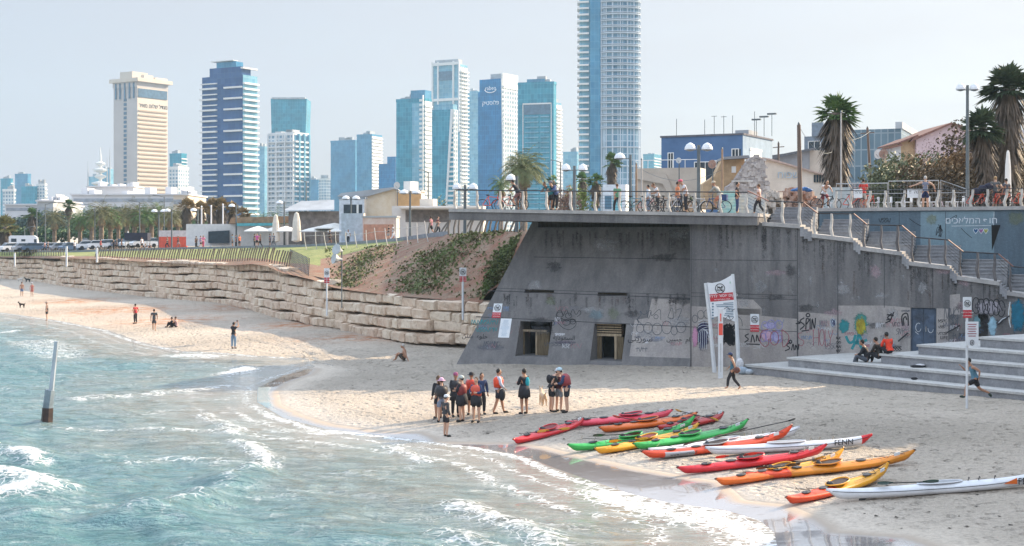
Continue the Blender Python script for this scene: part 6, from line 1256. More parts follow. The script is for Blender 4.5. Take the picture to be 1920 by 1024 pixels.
# stains and a dense background of faded scrawls
rq = random.Random(55); STN = M('dark water stain', (.055, .055, .06), .95, var=.2); RSTN = M('rusty stain', (.16, .10, .07), .95, var=.3); PST = M('pale lime stain', (.42, .42, .43), .95, var=.2)
def tops(x): return interp([(a, b_) for a, b_ in top if a >= 1294], x, 1)
drips('water_stain', [(x, tops(x) + 7, rq.uniform(1.5, 5), rq.uniform(14, 75)) for x in [rq.uniform(1300, 1885) for _ in range(85)]], STN, gW, off=.0035)
drips('rust_stain', [(rq.uniform(1300, 1880), rq.uniform(490, 560), rq.uniform(1, 3), rq.uniform(15, 45)) for _ in range(22)], RSTN, gW, off=.0045); drips('lime_stain', [(rq.uniform(1300, 1700), rq.uniform(500, 590), rq.uniform(2, 8), rq.uniform(10, 30)) for _ in range(16)], PST, gW, off=.004)
drips('water_stain', [(rq.uniform(1020, 1290), rq.uniform(430, 440), rq.uniform(2, 6), rq.uniform(15, 60)) for _ in range(34)] + [(rq.uniform(930, 1290), rq.uniform(548, 562), rq.uniform(1.5, 5), rq.uniform(12, 45)) for _ in range(44)], STN, gB, SP, .0045)
drips('rust_stain', [(x, y, rq.uniform(1, 3), rq.uniform(12, 34)) for x, y in [(rq.uniform(985, 1036), 551) for _ in range(5)] + [(rq.uniform(1122, 1174), 556) for _ in range(6)] + [(rq.uniform(960, 1280), 612) for _ in range(9)]], RSTN, gB, SP, .005)
for i in range(12): blob('worn_patch', rq.uniform(1000, 1280), rq.uniform(440, 640), rq.uniform(10, 30), rq.uniform(6, 18), (PST, STN)[i % 2], gB, SP, .0052, 200 + i, jag=.4)
for i in range(26): blob('worn_patch', rq.uniform(1305, 1870), rq.uniform(500, 650), rq.uniform(8, 26), rq.uniform(5, 16), (PST, STN, M('pinkish wash', (.45, .33, .36), .95, var=.2))[i % 3], gW, FP, .0058, 240 + i, jag=.4)
FDS = [M('faint grey scrawl', (.15, .15, .17), .9, var=.3), M('faint red scrawl', (.33, .16, .18), .9, var=.3), M('faint blue scrawl', (.15, .22, .34), .9, var=.3), M('faint white scrawl', (.5, .5, .52), .9, var=.2)]
for i in range(46):
    x = rq.choice((rq.uniform(1300, 1490), rq.uniform(1500, 1565), rq.uniform(1575, 1700), rq.uniform(1758, 1885))); y = rq.uniform(600, 650); tagp('faint_scrawl', tagword(x, y, rq.uniform(9, 24), rq.uniform(4, 13), rq.randrange(2, 6), 300 + i), rq.uniform(.5, 1.1), FDS[i % 4], gW, off=.0075)
for i in range(26): tagp('faint_scrawl', tagword(rq.choice((rq.uniform(885, 950), rq.uniform(1032, 1085), rq.uniform(1172, 1270))), rq.uniform(575, 655), rq.uniform(9, 24), rq.uniform(4, 10), rq.randrange(2, 6), 400 + i), rq.uniform(.5, 1.), FDS[i % 4], gB, SP, off=.0075)
# upper wall
UW = Vector((0, 0, 1)); text_part('םיכאלמה ףוח', 'white_lettering', WHP, bw, .47, BP(1821, 419, .012), FU, UW, .006, world=True)
tagp('white_line', [[(1784, 424), (1858, 423)], [(1864, 397), (1863, 422)]], .9, WHP, bw, BP)
for i, (x, mt) in enumerate(((1829.5, paint((.03, .10, .22), 'dark blue heart')), (1839.5, paint((.30, .12, .28), 'magenta heart')), (1848.5, paint((.34, .36, .10), 'olive heart')))):
    hp = [(x + 4.2 * 1.0 * (math.sin(a) ** 3), 433 - 5.6 * (.8125 * math.cos(a) - .3125 * math.cos(2 * a) - .125 * math.cos(3 * a) - .0625 * math.cos(4 * a))) for a in np.linspace(0, 6.283, 20)]
    m_ = MB(); m_.add([BP(a, b_, .009) for a, b_ in hp[:-1]], [list(range(19))]); m_.build('painted_heart', mt, bw, world=True); tagp('heart_outline', [hp], .9, WHP, bw, BP, .013)
tagp('black_tag', tagword(1648, 413, 22, 8, 4, 5) + [[(1705, 410), (1716, 418), (1727, 424)], [(1774, 415), (1784, 409), (1794, 404), (1790, 412)], [(1802, 428), (1812, 438), (1822, 446)]] + scrib(1755, 420, 1768, 446, 3, 3), 1.0, BLK, bw, BP)
blob('yellow_spray_patch', 1747, 412, 12, 11, M('dull yellow spray', (.30, .33, .20), .9, var=.3), bw, BP, .008, 3, jag=.3); blob('yellow_spray_patch', 1905, 410, 20, 14, M('moss yellow spray', (.20, .22, .12), .9, var=.4), bw, BP, .006, 4, jag=.35)
# ================================================================ signs
SGW = M('white sign sheet', (.72, .75, .78), .5, var=.04); SGR = M('red sign band', (.50, .03, .045), .5, var=.05); SGK = M('black sign print', (.02, .02, .025), .6, var=0); SGP = M('white painted post', (.66, .68, .70), .5, var=.1)
def pictogram(T, c, r, ax, up, nrm, dark=SGK):
    m_ = MB(); c = Vector(c) + nrm * .012; K = lambda a, b_: c + ax * a + up * b_
    m_.tube([K(r * math.cos(a), r * math.sin(a)) for a in np.linspace(0, 6.3, 20)], r * .07, 5)
    m_.tube([K(-.75 * r, .75 * r * 0.9), K(.7 * r, -.72 * r)], r * .05, 4)
    m_.tube([K(-.6 * r, .05 * r), K(-.2 * r, .35 * r), K(.15 * r, .1 * r), K(.5 * r, .1 * r)], r * .1, 5); m_.ball(K(.42 * r, .38 * r), r * .17, 8, 5)
    for k in (-.25, -.5): m_.tube([K(x * r, (k + .08 * math.sin(x * 9)) * r) for x in np.linspace(-.75, .75, 12)], r * .05, 4)
    m_.build('no_swimming_symbol', dark, T, world=True)
def smallsign(name, label, c, w_, h_, ax, up, nrm, text='ףחרל רוסא', post=None, cat='sign'):
    T = thing(name, label, cat, (c.x, c.y, c.z)); ax, up, nrm = ax.normalized(), up.normalized(), nrm.normalized()
    m_ = MB(); m_.ob(c - ax * w_ / 2, ax * w_, -nrm * .03, up * h_); m_.build('sign_sheet', SGW, T, world=True)
    m_ = MB(); m_.ob(c - ax * w_ / 2 + nrm * .003, ax * w_, -nrm * .033, up * h_ * .38); m_.build('red_band', SGR, T, world=True)
    pictogram(T, c + up * h_ * .69, min(w_, h_ * .55) * .38, ax, up, nrm)
    text_part('הצחרה הרוסא', 'sign_lettering', LWHT, T, h_ * .10, c + up * h_ * .23 + nrm * .008, ax, up, .002, world=True); text_part('NO SWIMMING', 'sign_lettering', LWHT, T, h_ * .07, c + up * h_ * .08 + nrm * .008, ax, up, .002, world=True)
    return T
LWHT = M('white sign print', (.8, .8, .8), .5, var=0)
X_, Z_, NY = Vector((1, 0, 0)), Vector((0, 0, 1)), Vector((0, -1, 0))
c = SP(930, 596, .02); smallsign('warning_sign', 'red and white no swimming sign fixed on the left end of the bunker slope', c, .52, .86, FU, upS, SN)
c = FP(1415, 622, .03); smallsign('warning_sign', 'red and white no swimming sign on the wall right of the big board', c, .46, .92, FU, Z_, FN)
T = thing('notice_board', 'white printed notice sheet below the red sign on the bunker slope', 'notice', SP(946, 632)); m_ = MB(); c = SP(944, 633, .02); m_.ob(c - FU * .33, FU * .66, -SN * .02, upS * 1.13); m_.build('notice_sheet', SGW, T, world=True)
m_ = MB(); rnd = random.Random(4)
for i in range(14): ww = .25 + .3 * rnd.random(); m_.ob(c + SN * .004 + upS * (.1 + i * .07) - FU * ww / 2, FU * ww, -SN * .003, upS * .016)
m_.build('printed_lines', M('pale blue print', (.25, .38, .5), .7), T, world=True)
def polesign(label, px, ybase, ytop_sign, ybot_sign, w_px, ex=True):
    b_ = G(px, ybase); Y = b_.y; zt = HC + (YH - ytop_sign) / F * Y; zb = HC + (YH - ybot_sign) / F * Y; w_ = w_px / F * Y
    T = smallsign('pole_sign', label, Vector((b_.x, Y - .05, zb)), w_, zt - zb, X_, Z_, NY); MB().tube([(b_.x, Y, b_.z - .3), (b_.x, Y, zt)], .05, 8).build('post', SGP, T, world=True); return T, b_, Y
T, b_, Y = polesign('no swimming sign on a white pole above a text panel, beside the runner', 1813, 766, 557, 596, 16)
m_ = MB(); zt = HC + (YH - 603) / F * Y; zb = HC + (YH - 648) / F * Y; m_.ob((b_.x - .08, Y - .08, zb), (.5, 0, 0), (0, .025, 0), (0, 0, zt - zb)); m_.build('text_panel', SGW, T, world=True)
m_ = MB(); [m_.ob((b_.x + .0 + .03 * (i % 2), Y - .086, zt - .12 - i * .09), (.34 - .06 * (i % 2), 0, 0), (0, .004, 0), (0, 0, .035)) for i in range(6)]; m_.build('printed_lines', M('red grey print', (.35, .12, .15), .7), T, world=True); m_ = MB(); m_.tube([(b_.x + .17 + .07 * math.cos(a), Y - .09, zb + .12 + .1 * math.sin(a)) for a in np.linspace(0, 6.3, 14)], .012, 4).ob((b_.x + .15, Y - .092, zb + .06), (.04, 0, 0), (0, .006, 0), (0, 0, .1)); m_.build('bell_symbol', SGK, T, world=True)
for k in range(1): pass
def wallsign(label, px, yb, ys0, ys1, wpx, Y):
    p = V(px, yb, Y); zt = V(px, ys0, Y).z; zb = V(px, ys1, Y).z; T = smallsign('pole_sign', label, Vector((p.x, Y - .06, zb)), wpx / F * Y, zt - zb, X_, Z_, NY); MB().tube([(p.x, Y, p.z), (p.x, Y, zt)], .07, 8).build('post', SGP, T, world=True)
wallsign('no swimming sign on a white pole beside the bunker corner', 868, 600, 502, 528, 13, 84.5); wallsign('no swimming sign on a white pole in the middle of the stone wall', 613, 592, 503, 531, 10, 108)
for px, y0, y1, Y in ((182, 465, 492, 176), (125, 462, 500, 190), (28, 474, 500, 225)):
    p = V(px, y1, Y); T = thing('marker_post', {182: 'white marker post with a red mark at the start of the long fence', 125: 'white marker post at the end of the short fence', 28: 'white marker post on the wall near the left edge'}[px], 'post', p); MB().bx(-.1, .1, -.1, .1, 0, (y1 - y0) / F * Y).build('post', SGP, T); MB().bx(-.13, .13, -.13, -.11, (y1 - y0) / F * Y * .6, (y1 - y0) / F * Y * .9).build('plate', SGW, T)
# loudspeaker pole on the wall
p = V(641, 572, 103); T = thing('loudspeaker_pole', 'thin dark pole with two grey horn loudspeakers above the stone wall', 'loudspeaker', p); h = (572 - 470) / F * 103; MB().tube([(0, 0, -.2), (0, 0, h)], .045, 6).build('pole', LAMPP, T)
for s in (0, 1):
    m_ = MB(); m_.lathe([(.1, 0), (.14, .12), (.42, .5), (.44, .54), (.3, .5)], n=12); m_.v = [(x * .9 - .3 + (-z if s else z * .6), -y * 0 - (z * .5) + y * .8, h - .1 - s * .72 + y) for x, y, z in m_.v]; m_.v = m_.v
    m_ = MB(); a, e = Vector((0, 0, h - .05 - .62 * s)), Vector(((-.55, -.35, h + .0 - .55 * s), (-.35, -.5, h + .1))[s == 0]); m_.tube([a, a.lerp(e, .35), a.lerp(e, .75), e], [.1, .14, .33, .4], 12); m_.build('horn', M('grey horn', (.42, .46, .48), .4, .2, var=.2), T)
# big curved information board
T = thing('information_board', 'tall curved white beach board with swimmer symbol and red Hebrew band', 'sign', (G(1340, 684).x, 71.3, 1)); Yb = 71.3
def IB(x, y, o=0): return V(x, y, Yb) + Vector((0, -o, 0))
m_ = MB(); front = [(1326, 530), (1336, 531), (1350, 528), (1362, 522), (1372, 516), (1381, 590), (1380, 604), (1350, 592), (1334, 596)]
m_.prism([IB(*q) for q in front], (0, .08, 0)); m_.build('board_sheet', SGW, T, world=True)
for pts in ([(1323, 531), (1331, 600), (1340, 690)], [(1374, 514), (1381, 600), (1386, 690)]):
    m_ = MB(); P = [IB(*q) + Vector((0, .04, 0)) for q in pts]; P[-1].z = .6; m_.tube(P, [.10, .11, .13], 4, flat=.8); m_.build('curved_post', SGP, T, world=True)
m_ = MB(); m_.prism([IB(*q, .012) for q in ((1330, 552), (1374, 548), (1376, 562), (1332, 566))], (0, .012, 0)); m_.build('red_band', SGR, T, world=True)
pictogram(T, IB(1350, 541), .235, X_, Z_, NY); tx = Vector((1, 0, .06)).normalized(); text_part('הצחרל רוסא םוקמ', 'sign_lettering', LWHT, T, .21, IB(1352.5, 557, .02), tx, (0, 0, 1), .003, world=True)
text_part('NO BATHING AREA', 'sign_lettering', LWHT, T, .09, IB(1354, 562.5, .02), tx, (0, 0, 1), .003, world=True)
m_ = MB(); rnd = random.Random(1)
for i in range(9):
    y = 568 + i * 3.2; x1 = 1375; x0 = 1375 - rnd.uniform(16, 36) * (1 if i < 3 else .55); m_.prism([IB(x0, y, .01), IB(x1, y - .8, .01), IB(x1, y + .6, .01), IB(x0, y + 1.4, .01)], (0, .01, 0))
for i in range(6): m_.prism([IB(1335, 568 + i * 5.5, .01), IB(1338, 568 + i * 5.5, .01), IB(1338, 571 + i * 5.5, .01), IB(1335, 571 + i * 5.5, .01)], (0, .01, 0))
m_.build('printed_lines', M('grey blue print', (.12, .2, .27), .7), T, world=True); tagp('black_scrawl', [[(1357, 580), (1364, 576), (1368, 582)], [(1372, 583), (1378, 579)], [(1360, 598), (1366, 592), (1370, 600), (1376, 594)]], .9, SGK, T, P=lambda x, y, o: IB(x, y, .014))
text_part('II', 'sign_mark', M('green print', (.05, .35, .15), .6), T, .14, IB(1369, 531.5, .01), X_, Z_, .003, world=True)
b_ = G(1351, 709); T = thing('info_pillar', 'slim white pillar with a red pictogram panel in front of the big board', 'pillar', b_); Y = b_.y; h = HC + (YH - 579) / F * Y - b_.z; k = Y / F
MB().bx(-4 * k, 4.4 * k, -.05, .12, -.2, h).build('pillar', SGP, T); MB().bx(-3.6 * k - .0, 3.8 * k, -.058, -.051, h * .62, h * .79).build('red_panel', M('coral sign red', (.75, .10, .07), .5), T); MB().bx(-.05 * k, .5 * k, -.056, -.0505, .3, h * .5).build('groove', LAMPP, T); MB().tube([(0, -.06, h * .82), (0, -.06, h * .93)], .03, 5).build('figure_symbol', M('coral sign red', (1, 0, 0)), T)
# leaning marker pole in the sea
a = atz(86, 792, 0); tp = V(106, 640, a.y); T = thing('sea_marker_pole', 'tall leaning steel pole with rusty base standing in the sea', 'pole', a); d = tp - a
MB().tube([Vector((0, 0, -.8)), d], [.12, .09], 8).build('upper_pole', M('weathered pale metal', (.42, .47, .52), .45, .2, var=.3, stretch=(1, 1, .3)), T); MB().tube([Vector((-.02, 0, -.9)), d * .14, d * .40], [.24, .21, .2], 6).build('sleeve', M('grey steel sleeve', (.22, .27, .31), .55, .3, var=.3), T); MB().tube([Vector((-.03, 0, -1)), d * .18], [.255, .225], 6).build('rusty_base', M('wet rust', (.05, .03, .025), .5, var=.5, scale=5), T)
# safety fence and danger signs on the promenade
T = thing('safety_fence', 'temporary wire mesh safety fence along the upper promenade wall', 'fence', BP(1650, 388)); GAL = M('galvanised tube', (.36, .37, .38), .5, .4, var=.1); FO = -1.3
for (x0, x1, yt) in ((1568, 1664, 345), (1666, 1760, 340), (1764, 1812, 338)):
    zb = UZ; q0, q1 = BP(x0, 388, FO), BP(x1, 388, FO); zt = HC + (YH - yt) / F * q0.y; q0.z = q1.z = UZ; z1 = zt if x0 < 1760 else zt - .5; m_ = MB()
    m_.tube([q0, Vector((q0.x, q0.y, zt)), Vector((q1.x, q1.y, z1)), q1], .035, 6); m_.tube([Vector((q0.x, q0.y, UZ + .9)), Vector((q1.x, q1.y, UZ + .9))], .02, 5); m_.build('fence_frame', GAL, T, world=True); m_ = MB()
    for i in range(1, 16): p = q0.lerp(q1, i / 16); m_.tube([p, Vector((p.x, p.y, zt + (z1 - zt) * i / 16))], .004, 3)
    for i in range(1, 7): m_.tube([q0 + Vector((0, 0, i * (zt - UZ) / 7)), q1 + Vector((0, 0, i * (z1 - UZ) / 7))], .004, 3)
    m_.build('wire_mesh', GAL, T, world=True)
m_ = thing('promenade_railing', 'dark thin rail on crooked pale posts at the edge of the upper promenade', 'railing', BP(1650, 388, -.5)); q0, q1 = BP(1566, 388, -.35), BP(1990, 388, -.35)
for i, px in enumerate(range(1566, 1930, 32)): p = BP(px, 388, -.35); mb = MB(); crooked(mb, Vector((p.x, p.y, UZ - .02)), 1.05, .06 * (-1) ** i, .08, .1); mb.build('post', POSTW, m_, world=True)
MB().tube([Vector((q0.x, q0.y, UZ + 1.05)), Vector((q1.x, q1.y, UZ + 1.05))], .02, 5).build('handrail', RAILM, m_, world=True)
for i, (x, w_, lb) in enumerate(((1712, .62, 'left one of two white danger signs on the safety fence'), (1723.5, .62, 'right one of two white danger signs, behind the grey shirted person'), (1609, .5, 'white danger sign hanging behind the red shirted person'))):
    c = BP(x, 371, FO + .08); T = thing('danger_sign', lb, 'sign', c); m_ = MB(); m_.ob(c - FU * w_ / 2, FU * w_ * (.52 if i == 0 else .95), BK * .02, (0, 0, .48)); m_.build('sign_sheet', SGW, T, world=True); text_part(('!!', 'הנכס', '!!הנ')[i], 'sign_lettering', SGK, T, .24, c + Vector((0, 0, .24)) + FN * .01 - (FU * w_ * .24 if i == 0 else Vector()), FU, Z_, .002, world=True)
for i, px in enumerate((1640, 1664, 1688, 1702, 1735, 1752, 1782, 1800, 1548, 1562)):
    p = BP(px, 388, -2.4); T = thing('bench_chair', ORD[i] + ' small white chair in the row behind the safety fence', 'chair', (p.x, p.y, UZ), group='white chairs behind the safety fence'); MB().bx(-.22, .22, -.2, .2, .42, .46).build('seat', SGP, T); m_ = MB().bx(.18, .22, -.2, .2, .46, .75); m_.build('backrest', SGP, T); [MB().bx(x, x + .03, y, y + .03, 0, .42).build('leg', SGP, T) for x in (-.2, .17) for y in (-.18, .15)]
# ================================================================ bicycles
def bicycle(label, loc, rz, paintc, tilt=0, basket=False):
    T = thing('bicycle', label, 'bicycle', loc, rz); T.rotation_euler = (R(tilt), 0, rz); fr = M('bike paint %.2f %.2f %.2f' % paintc, paintc, .4, .2, var=0); r = .33
    for x in (-.52, .52):
        w_ = MB().tube([(x + r * math.cos(a), 0, r + r * math.sin(a)) for a in np.linspace(0, 2 * math.pi, 21)], .024, 5, cap=False).build('wheel', MATS['tyre rubber'], T); m_ = MB(); m_.tube([(x, -.04, r), (x, .04, r)], .03, 6)
        for k in range(8): a = k * .785; m_.tube([(x, 0, r), (x + .31 * math.cos(a), 0, r + .31 * math.sin(a))], .005, 3)
        m_.build('spokes', GAL, w_)
    m_ = MB(); S, B, Hh, Rr, Fr = (-.18, 0, .82), (-.08, 0, .3), (.36, 0, .84), (-.52, 0, .33), (.52, 0, .33)
    for a, b_ in ((S, B), (S, (.37, 0, .76)), (B, (.38, 0, .72)), (S, Rr), (B, Rr), (Hh, (.40, 0, .68)), ((.40, 0, .68), Fr)): m_.tube([a, b_], .022, 6)
    m_.build('frame', fr, T); MB().ball((-.2, 0, .9), (.13, .07, .04), 8, 4).tube([(-.2, 0, .87), S], .015, 5).build('saddle', MATS['tyre rubber'], T); MB().tube([(.33, -.27, .98), (.37, -.1, .96), (.36, 0, .9), (.37, .1, .96), (.33, .27, .98)], .015, 5).build('handlebar', LAMPP, T); MB().tube([(-.08, -.1, .22), (-.08, .1, .38)], .012, 4).bx(-.13, -.03, -.16, -.1, .19, .23).bx(-.13, -.03, .1, .16, .37, .41).build('pedals', LAMPP, T)
    if basket: MB().bx(-.62, -.28, -.16, .16, .68, 1.0).build('child_seat', M('navy plastic', (.02, .05, .16), .5), T)
    return T
RB, KB, NB, SB_ = (.55, .06, .03), (.03, .03, .035), (.03, .07, .2), (.5, .5, .52)
def dk(px, back=1.2): p = fxy(px) + BK * back; p.z = dzz(p) - .02 if px < 1421 else UZ; return p
AF = math.atan2(FU.y, FU.x)
bicycle('red wheeled hire bicycle at the left end of the deck', dk(893, 2.2), AF + .3, RB, 4); bicycle('white hire bicycle with red guard right of the red wheeled one', dk(922, 2.2), AF - 2.6, (.75, .3, .25), 5); bicycle('dark bicycle under the black shirted rider on the deck', dk(955, 1.0), AF + 2.9, KB)
bicycle('thin framed bicycle leaning by the kiosk with posters', dk(1165, 2.4), AF + .2, (.1, .25, .3), 8); bicycle('pinkish bicycle behind the thin framed one on the deck', dk(1185, 2.8), AF + .4, (.6, .3, .28), 6); bicycle('black city bicycle left in the crowded bicycle row', dk(1222, 1.0), AF + .15, KB, 5); bicycle('brown framed bicycle in the middle of the crowded row', dk(1238, 1.3), AF + 1.0, (.3, .17, .1), -4)
bicycle('silver bicycle turned to the camera in the crowded row', dk(1252, .8), AF + 1.25, SB_, 5); bicycle('racing bicycle held by the cyclist with the pink helmet', dk(1272, 1.2), AF - .2, KB); bicycle('blue bicycle with a navy child seat on the deck', dk(1334, 1.0), AF + 3.1, NB, 0, True); bicycle('pale bicycle behind the cyclist with the pink helmet', dk(1290, 2.0), AF + .3, SB_, 4)
def bp2(px, o): p = BP(px, 388, -o); p.z = UZ; return p
bicycle('road bicycle under the white shirted cyclist by the shaggy palm', bp2(1548, 1.0), AF + .3, KB); bicycle('red hire bicycle left of the red shirted person', bp2(1597, 1.8), AF + .4, RB, 6); bicycle('red hire bicycle right of the red shirted person', bp2(1627, 1.8), AF + 1.0, RB, 6)
for i, px in enumerate((1829, 1841, 1853, 1867, 1879, 1899, 1911)): bicycle(ORD[i] + ' bicycle from the left in the crowded red rack by the lamp post', bp2(px, 1.0 + .25 * (i % 3)), AF + (.3, 1.1, .6, 1.3, .2, .5, .9)[i], (RB, (.6, .2, .15), KB)[i % 3], 5)
T = thing('cargo_bundle', 'dark bundled gear on the bicycles beside the tall lamp post', 'bag', bp2(1838, 1.1)); m_ = MB(); [m_.ball((x, 0, z), (.28, .2, .2), 8, 5) for x, z in ((-.2, .95), (.15, 1.1), (.45, 1.2))]; m_.build('bundle', M('black cloth', (.03, .03, .03)), T, smooth=True)
# ================================================================ kayaks
def yaw_to(a, b_): return math.atan2(b_.y - a.y, b_.x - a.x)
CW = M('cockpit shade', (.03, .02, .02), .7, var=0); HATCH = M('black hatch rubber', (.05, .05, .055), .5, var=.1); BUNG = M('black bungee', (.015, .015, .015), .6, var=0)
def gloss(c, nm):
    m = M(nm, c, .3, var=.10, scale=2.5, bump=.03); return m
def hullmesh(L_, W_, H_, rise, mats, split=None, ski=False, n=44):
    m_ = MB(); secs = []
    for i in range(n + 1):
        t_ = -1 + 2 * i / n; x = t_ * L_ / 2; w_ = W_ / 2 * max(.0, 1 - abs(t_) ** 2.3) ** .8 + .008; a = abs(t_)
        kz = rise * a ** 3.6 * (1.0 if t_ > 0 else .35); keel = kz * .8 + H_ * .8 * max(0, (a - .88) / .12) ** 1.3; top_ = H_ * (1 - .16 * a) + kz + (.05 * (1 - a) if not ski else 0) * 0; gw = H_ * .62 + kz
        if ski: w_ = W_ / 2 * max(0, 1 - a ** 2.0) ** .75 + .01
        xs = x
        secs.append([(xs, 0, keel), (xs, w_ * .55, keel + .03), (xs, w_ * .92, keel + (gw - keel) * .55), (xs, w_, gw), (xs, w_ * .72, gw + (top_ - gw) * .6), (xs, w_ * .3, top_), (xs, 0, top_ + .015),
                     (xs, -w_ * .3, top_), (xs, -w_ * .72, gw + (top_ - gw) * .6), (xs, -w_, gw), (xs, -w_ * .92, keel + (gw - keel) * .55), (xs, -w_ * .55, keel + .03)])
    vs = [p for s in secs for p in s]; k = 12; fs, ms = [], []
    for i in range(n):
        for j in range(k): fs.append([i * k + j, (i + 1) * k + j, (i + 1) * k + (j + 1) % k, i * k + (j + 1) % k]); ms.append(split(-1 + 2 * (i + .5) / n, j) if split else 0)
    fs += [list(range(k)), [n * k + j for j in range(k)][::-1]]; ms += [ms[0], ms[-1]]
    m_.v = vs; m_.f = fs; m_.m = ms; return m_
def place_boat(T, A, px1, L_, roll):
    u1 = (px1 - 960) / F; best = None
    for Y in np.arange(A.y - 5.5, A.y + 7, .03):
        d = abs(math.hypot(u1 * Y - A.x, Y - A.y) - L_)
        if Y > A.y - .5 and (best is None or d < best[0]): best = (d, Y)
    Y = best[1]; B = Vector((u1 * Y, Y, 0)); B.z = SZ(B.x, B.y) + .02; m = (A + B) / 2; m.z = max((A.z + B.z) / 2, SZ(m.x, m.y)) - .01
    T.location = m; T.rotation_euler = (R(roll), -math.atan2(B.z - A.z, L_), yaw_to(A, B)); return B
def kayak(label, px0, py0, px1, c1, L_=5.0, roll=4, split=None, c2=None, cock=-.02, hatches=(-.62, -.3, .55), text=None, inner=None, rise=.42):
    A = G(px0, py0); T = thing('sea_kayak', label, 'kayak', group='kayaks lying on the beach'); place_boat(T, A, px1, L_, roll)
    mats = [c1] + ([c2] if c2 else []); H_ = .26; hullmesh(L_, .56, H_, rise, mats, split).build('hull', mats, T, smooth=True)
    cx = cock * L_; m_ = MB(); m_.tube([(cx + .46 * math.cos(a), .205 * math.sin(a) * (1 + .15 * math.cos(a)), H_ + .055 + .05 * max(0, math.cos(a))) for a in np.linspace(0, 2 * math.pi, 25)], .022, 6, cap=False); m_.build('cockpit_rim', c2 if (c2 and split) else c1, T, smooth=True)
    m_ = MB(); m_.add([(cx + .44 * math.cos(a), .19 * math.sin(a) * (1 + .15 * math.cos(a)), H_ + .04 + .045 * max(0, math.cos(a))) for a in np.linspace(0, 2 * math.pi, 24, endpoint=False)], [list(range(24))]); m_.build('cockpit_well', inner or CW, T)
    MB().ball((cx - .3, 0, H_ + .06), (.05, .14, .08), 8, 5).build('seat_back', HATCH, T, smooth=True)
    for h_ in hatches:
        z = H_ * (1 - .12 * abs(h_)) + rise * abs(h_) ** 3.6 * (1 if h_ > 0 else .35) + .012; sc = .85 if abs(h_) > .25 else .5
        MB().lathe([(.15, 0), (.155, .02), (.10, .034)], (h_ * L_ / 2, 0, z), 14, sx=1.35 * sc, sy=.72 * sc).build('hatch', HATCH, T)
    m_ = MB()
    for x0 in (.22, -.42):
        for k in range(4):
            xx = (x0 + k * .05) * L_; zz = H_ + .035 + rise * abs(x0 * 2 + k * .1) ** 3.2 * .9; s = (-1) ** k; m_.tube([(xx, -.16 * s, zz - .02), (xx + .05 * L_, .16 * s, zz - .01)], .009, 4)
    for s in (-1, 1): m_.tube([(t_ * L_ / 2, s * .16 * (1 - abs(t_) ** 2), H_ * (1 - .12 * abs(t_)) + rise * abs(t_) ** 3.6 * (1 if t_ > 0 else .35) + .022) for t_ in np.linspace(.2, .92, 9)], .006, 4)
    m_.build('deck_line', BUNG, T)
    for s, rs2 in ((-1, .35), (1, 1)): MB().tube([(s * (L_ / 2 - .06), 0, H_ * .85 + rise * .95 * rs2), (s * (L_ / 2 + .03), 0, H_ * .8 + rise * .9 * rs2)], .018, 5).build('end_toggle', BUNG, T)
    MB().add([(.62 * L_ / 2, -.262, .25), (.69 * L_ / 2, -.235, .27), (.69 * L_ / 2, -.225, .36), (.62 * L_ / 2, -.25, .34)], [[0, 1, 2, 3]]) if 0 else None
    m_ = MB(); m_.ob((.70 * L_ / 2, -.215, .34), (.2, .02, .02), (0, .02, 0), (0, 0, .09)); m_.build('registration_sticker', SGW, T)
    if text: text_part(text[0], 'hull_lettering', text[2], T, text[1], (text[3], -.305, .13), (1, 0, 0), (0, -.12, 1), .004)
    return T
RED, ORG, GRN, YLW, WHK = gloss((.62, .02, .03), 'red kayak shell'), gloss((.72, .15, .02), 'orange kayak shell'), gloss((.045, .42, .09), 'green kayak shell'), gloss((.78, .36, .02), 'yellow kayak shell'), gloss((.72, .73, .76), 'white kayak shell')
ORY = gloss((.66, .24, .02), 'amber kayak shell'); ORR = gloss((.68, .07, .02), 'orange red kayak shell'); PKR = gloss((.72, .06, .10), 'pinkish red kayak shell')
rk = M('dark red cockpit', (.16, .02, .02), .6, var=.1)
kayak('leftmost small red kayak with a black hatch and yellow paddle blade', 961, 836, 1094, RED, 4.1, 6, inner=rk, rise=.10)
kayak('red kayak farthest from the water, behind the orange one', 1061, 802, 1262, PKR, 4.3, 3, rise=.12, cock=.1)
kayak('burnt orange kayak behind the first green one, left of a dark red bow', 1123, 813, 1308, ORG, 4.2, 3, rise=.12)
kayak('dark red kayak whose bow shows right of the first green bow', 1232, 812, 1357, gloss((.42, .02, .02), 'dark red kayak shell'), 3.5, 3, rise=.12, inner=rk)
kayak('first green kayak with high curved bow, behind the yellow ones', 1064, 852, 1304, GRN, 5.3, 6, rise=.44)
kayak('amber yellow kayak lying between the two green kayaks', 1114, 856, 1311, YLW, 4.8, 5, rise=.24, inner=rk)
kayak('second green kayak, right of the amber yellow one', 1186, 848, 1403, GRN, 5.0, 6, rise=.26)
kayak('orange kayak with a grey lettered band and round emblem near its stern', 1203, 866, 1486, ORR, 5.6, 5, lambda t_, j: 1 if (-.72 < t_ < -.35 and j in (1, 2, 8, 9, 10, 11, 3)) else 0, M('grey hull band', (.42, .42, .43), .4, var=.1), text=('www.nooreco.il', .15, SGK, -1.45), rise=.38)
kayak('bright red kayak with a red paddle blade, in the middle of the row', 1269, 893, 1551, RED, 5.2, 6, rise=.2)
kayak('orange yellow kayak half hidden behind the long amber one', 1341, 917, 1582, ORG, 5.1, 5, lambda t_, j: 1 if t_ > -.2 else 0, YLW, rise=.3)
kayak('long amber orange kayak with the highest bow, near the white surf ski', 1394, 904, 1716, ORR, 5.8, 6, lambda t_, j: 1 if t_ > -.5 else 0, ORY, rise=.2, hatches=(-.62, -.4, .35))
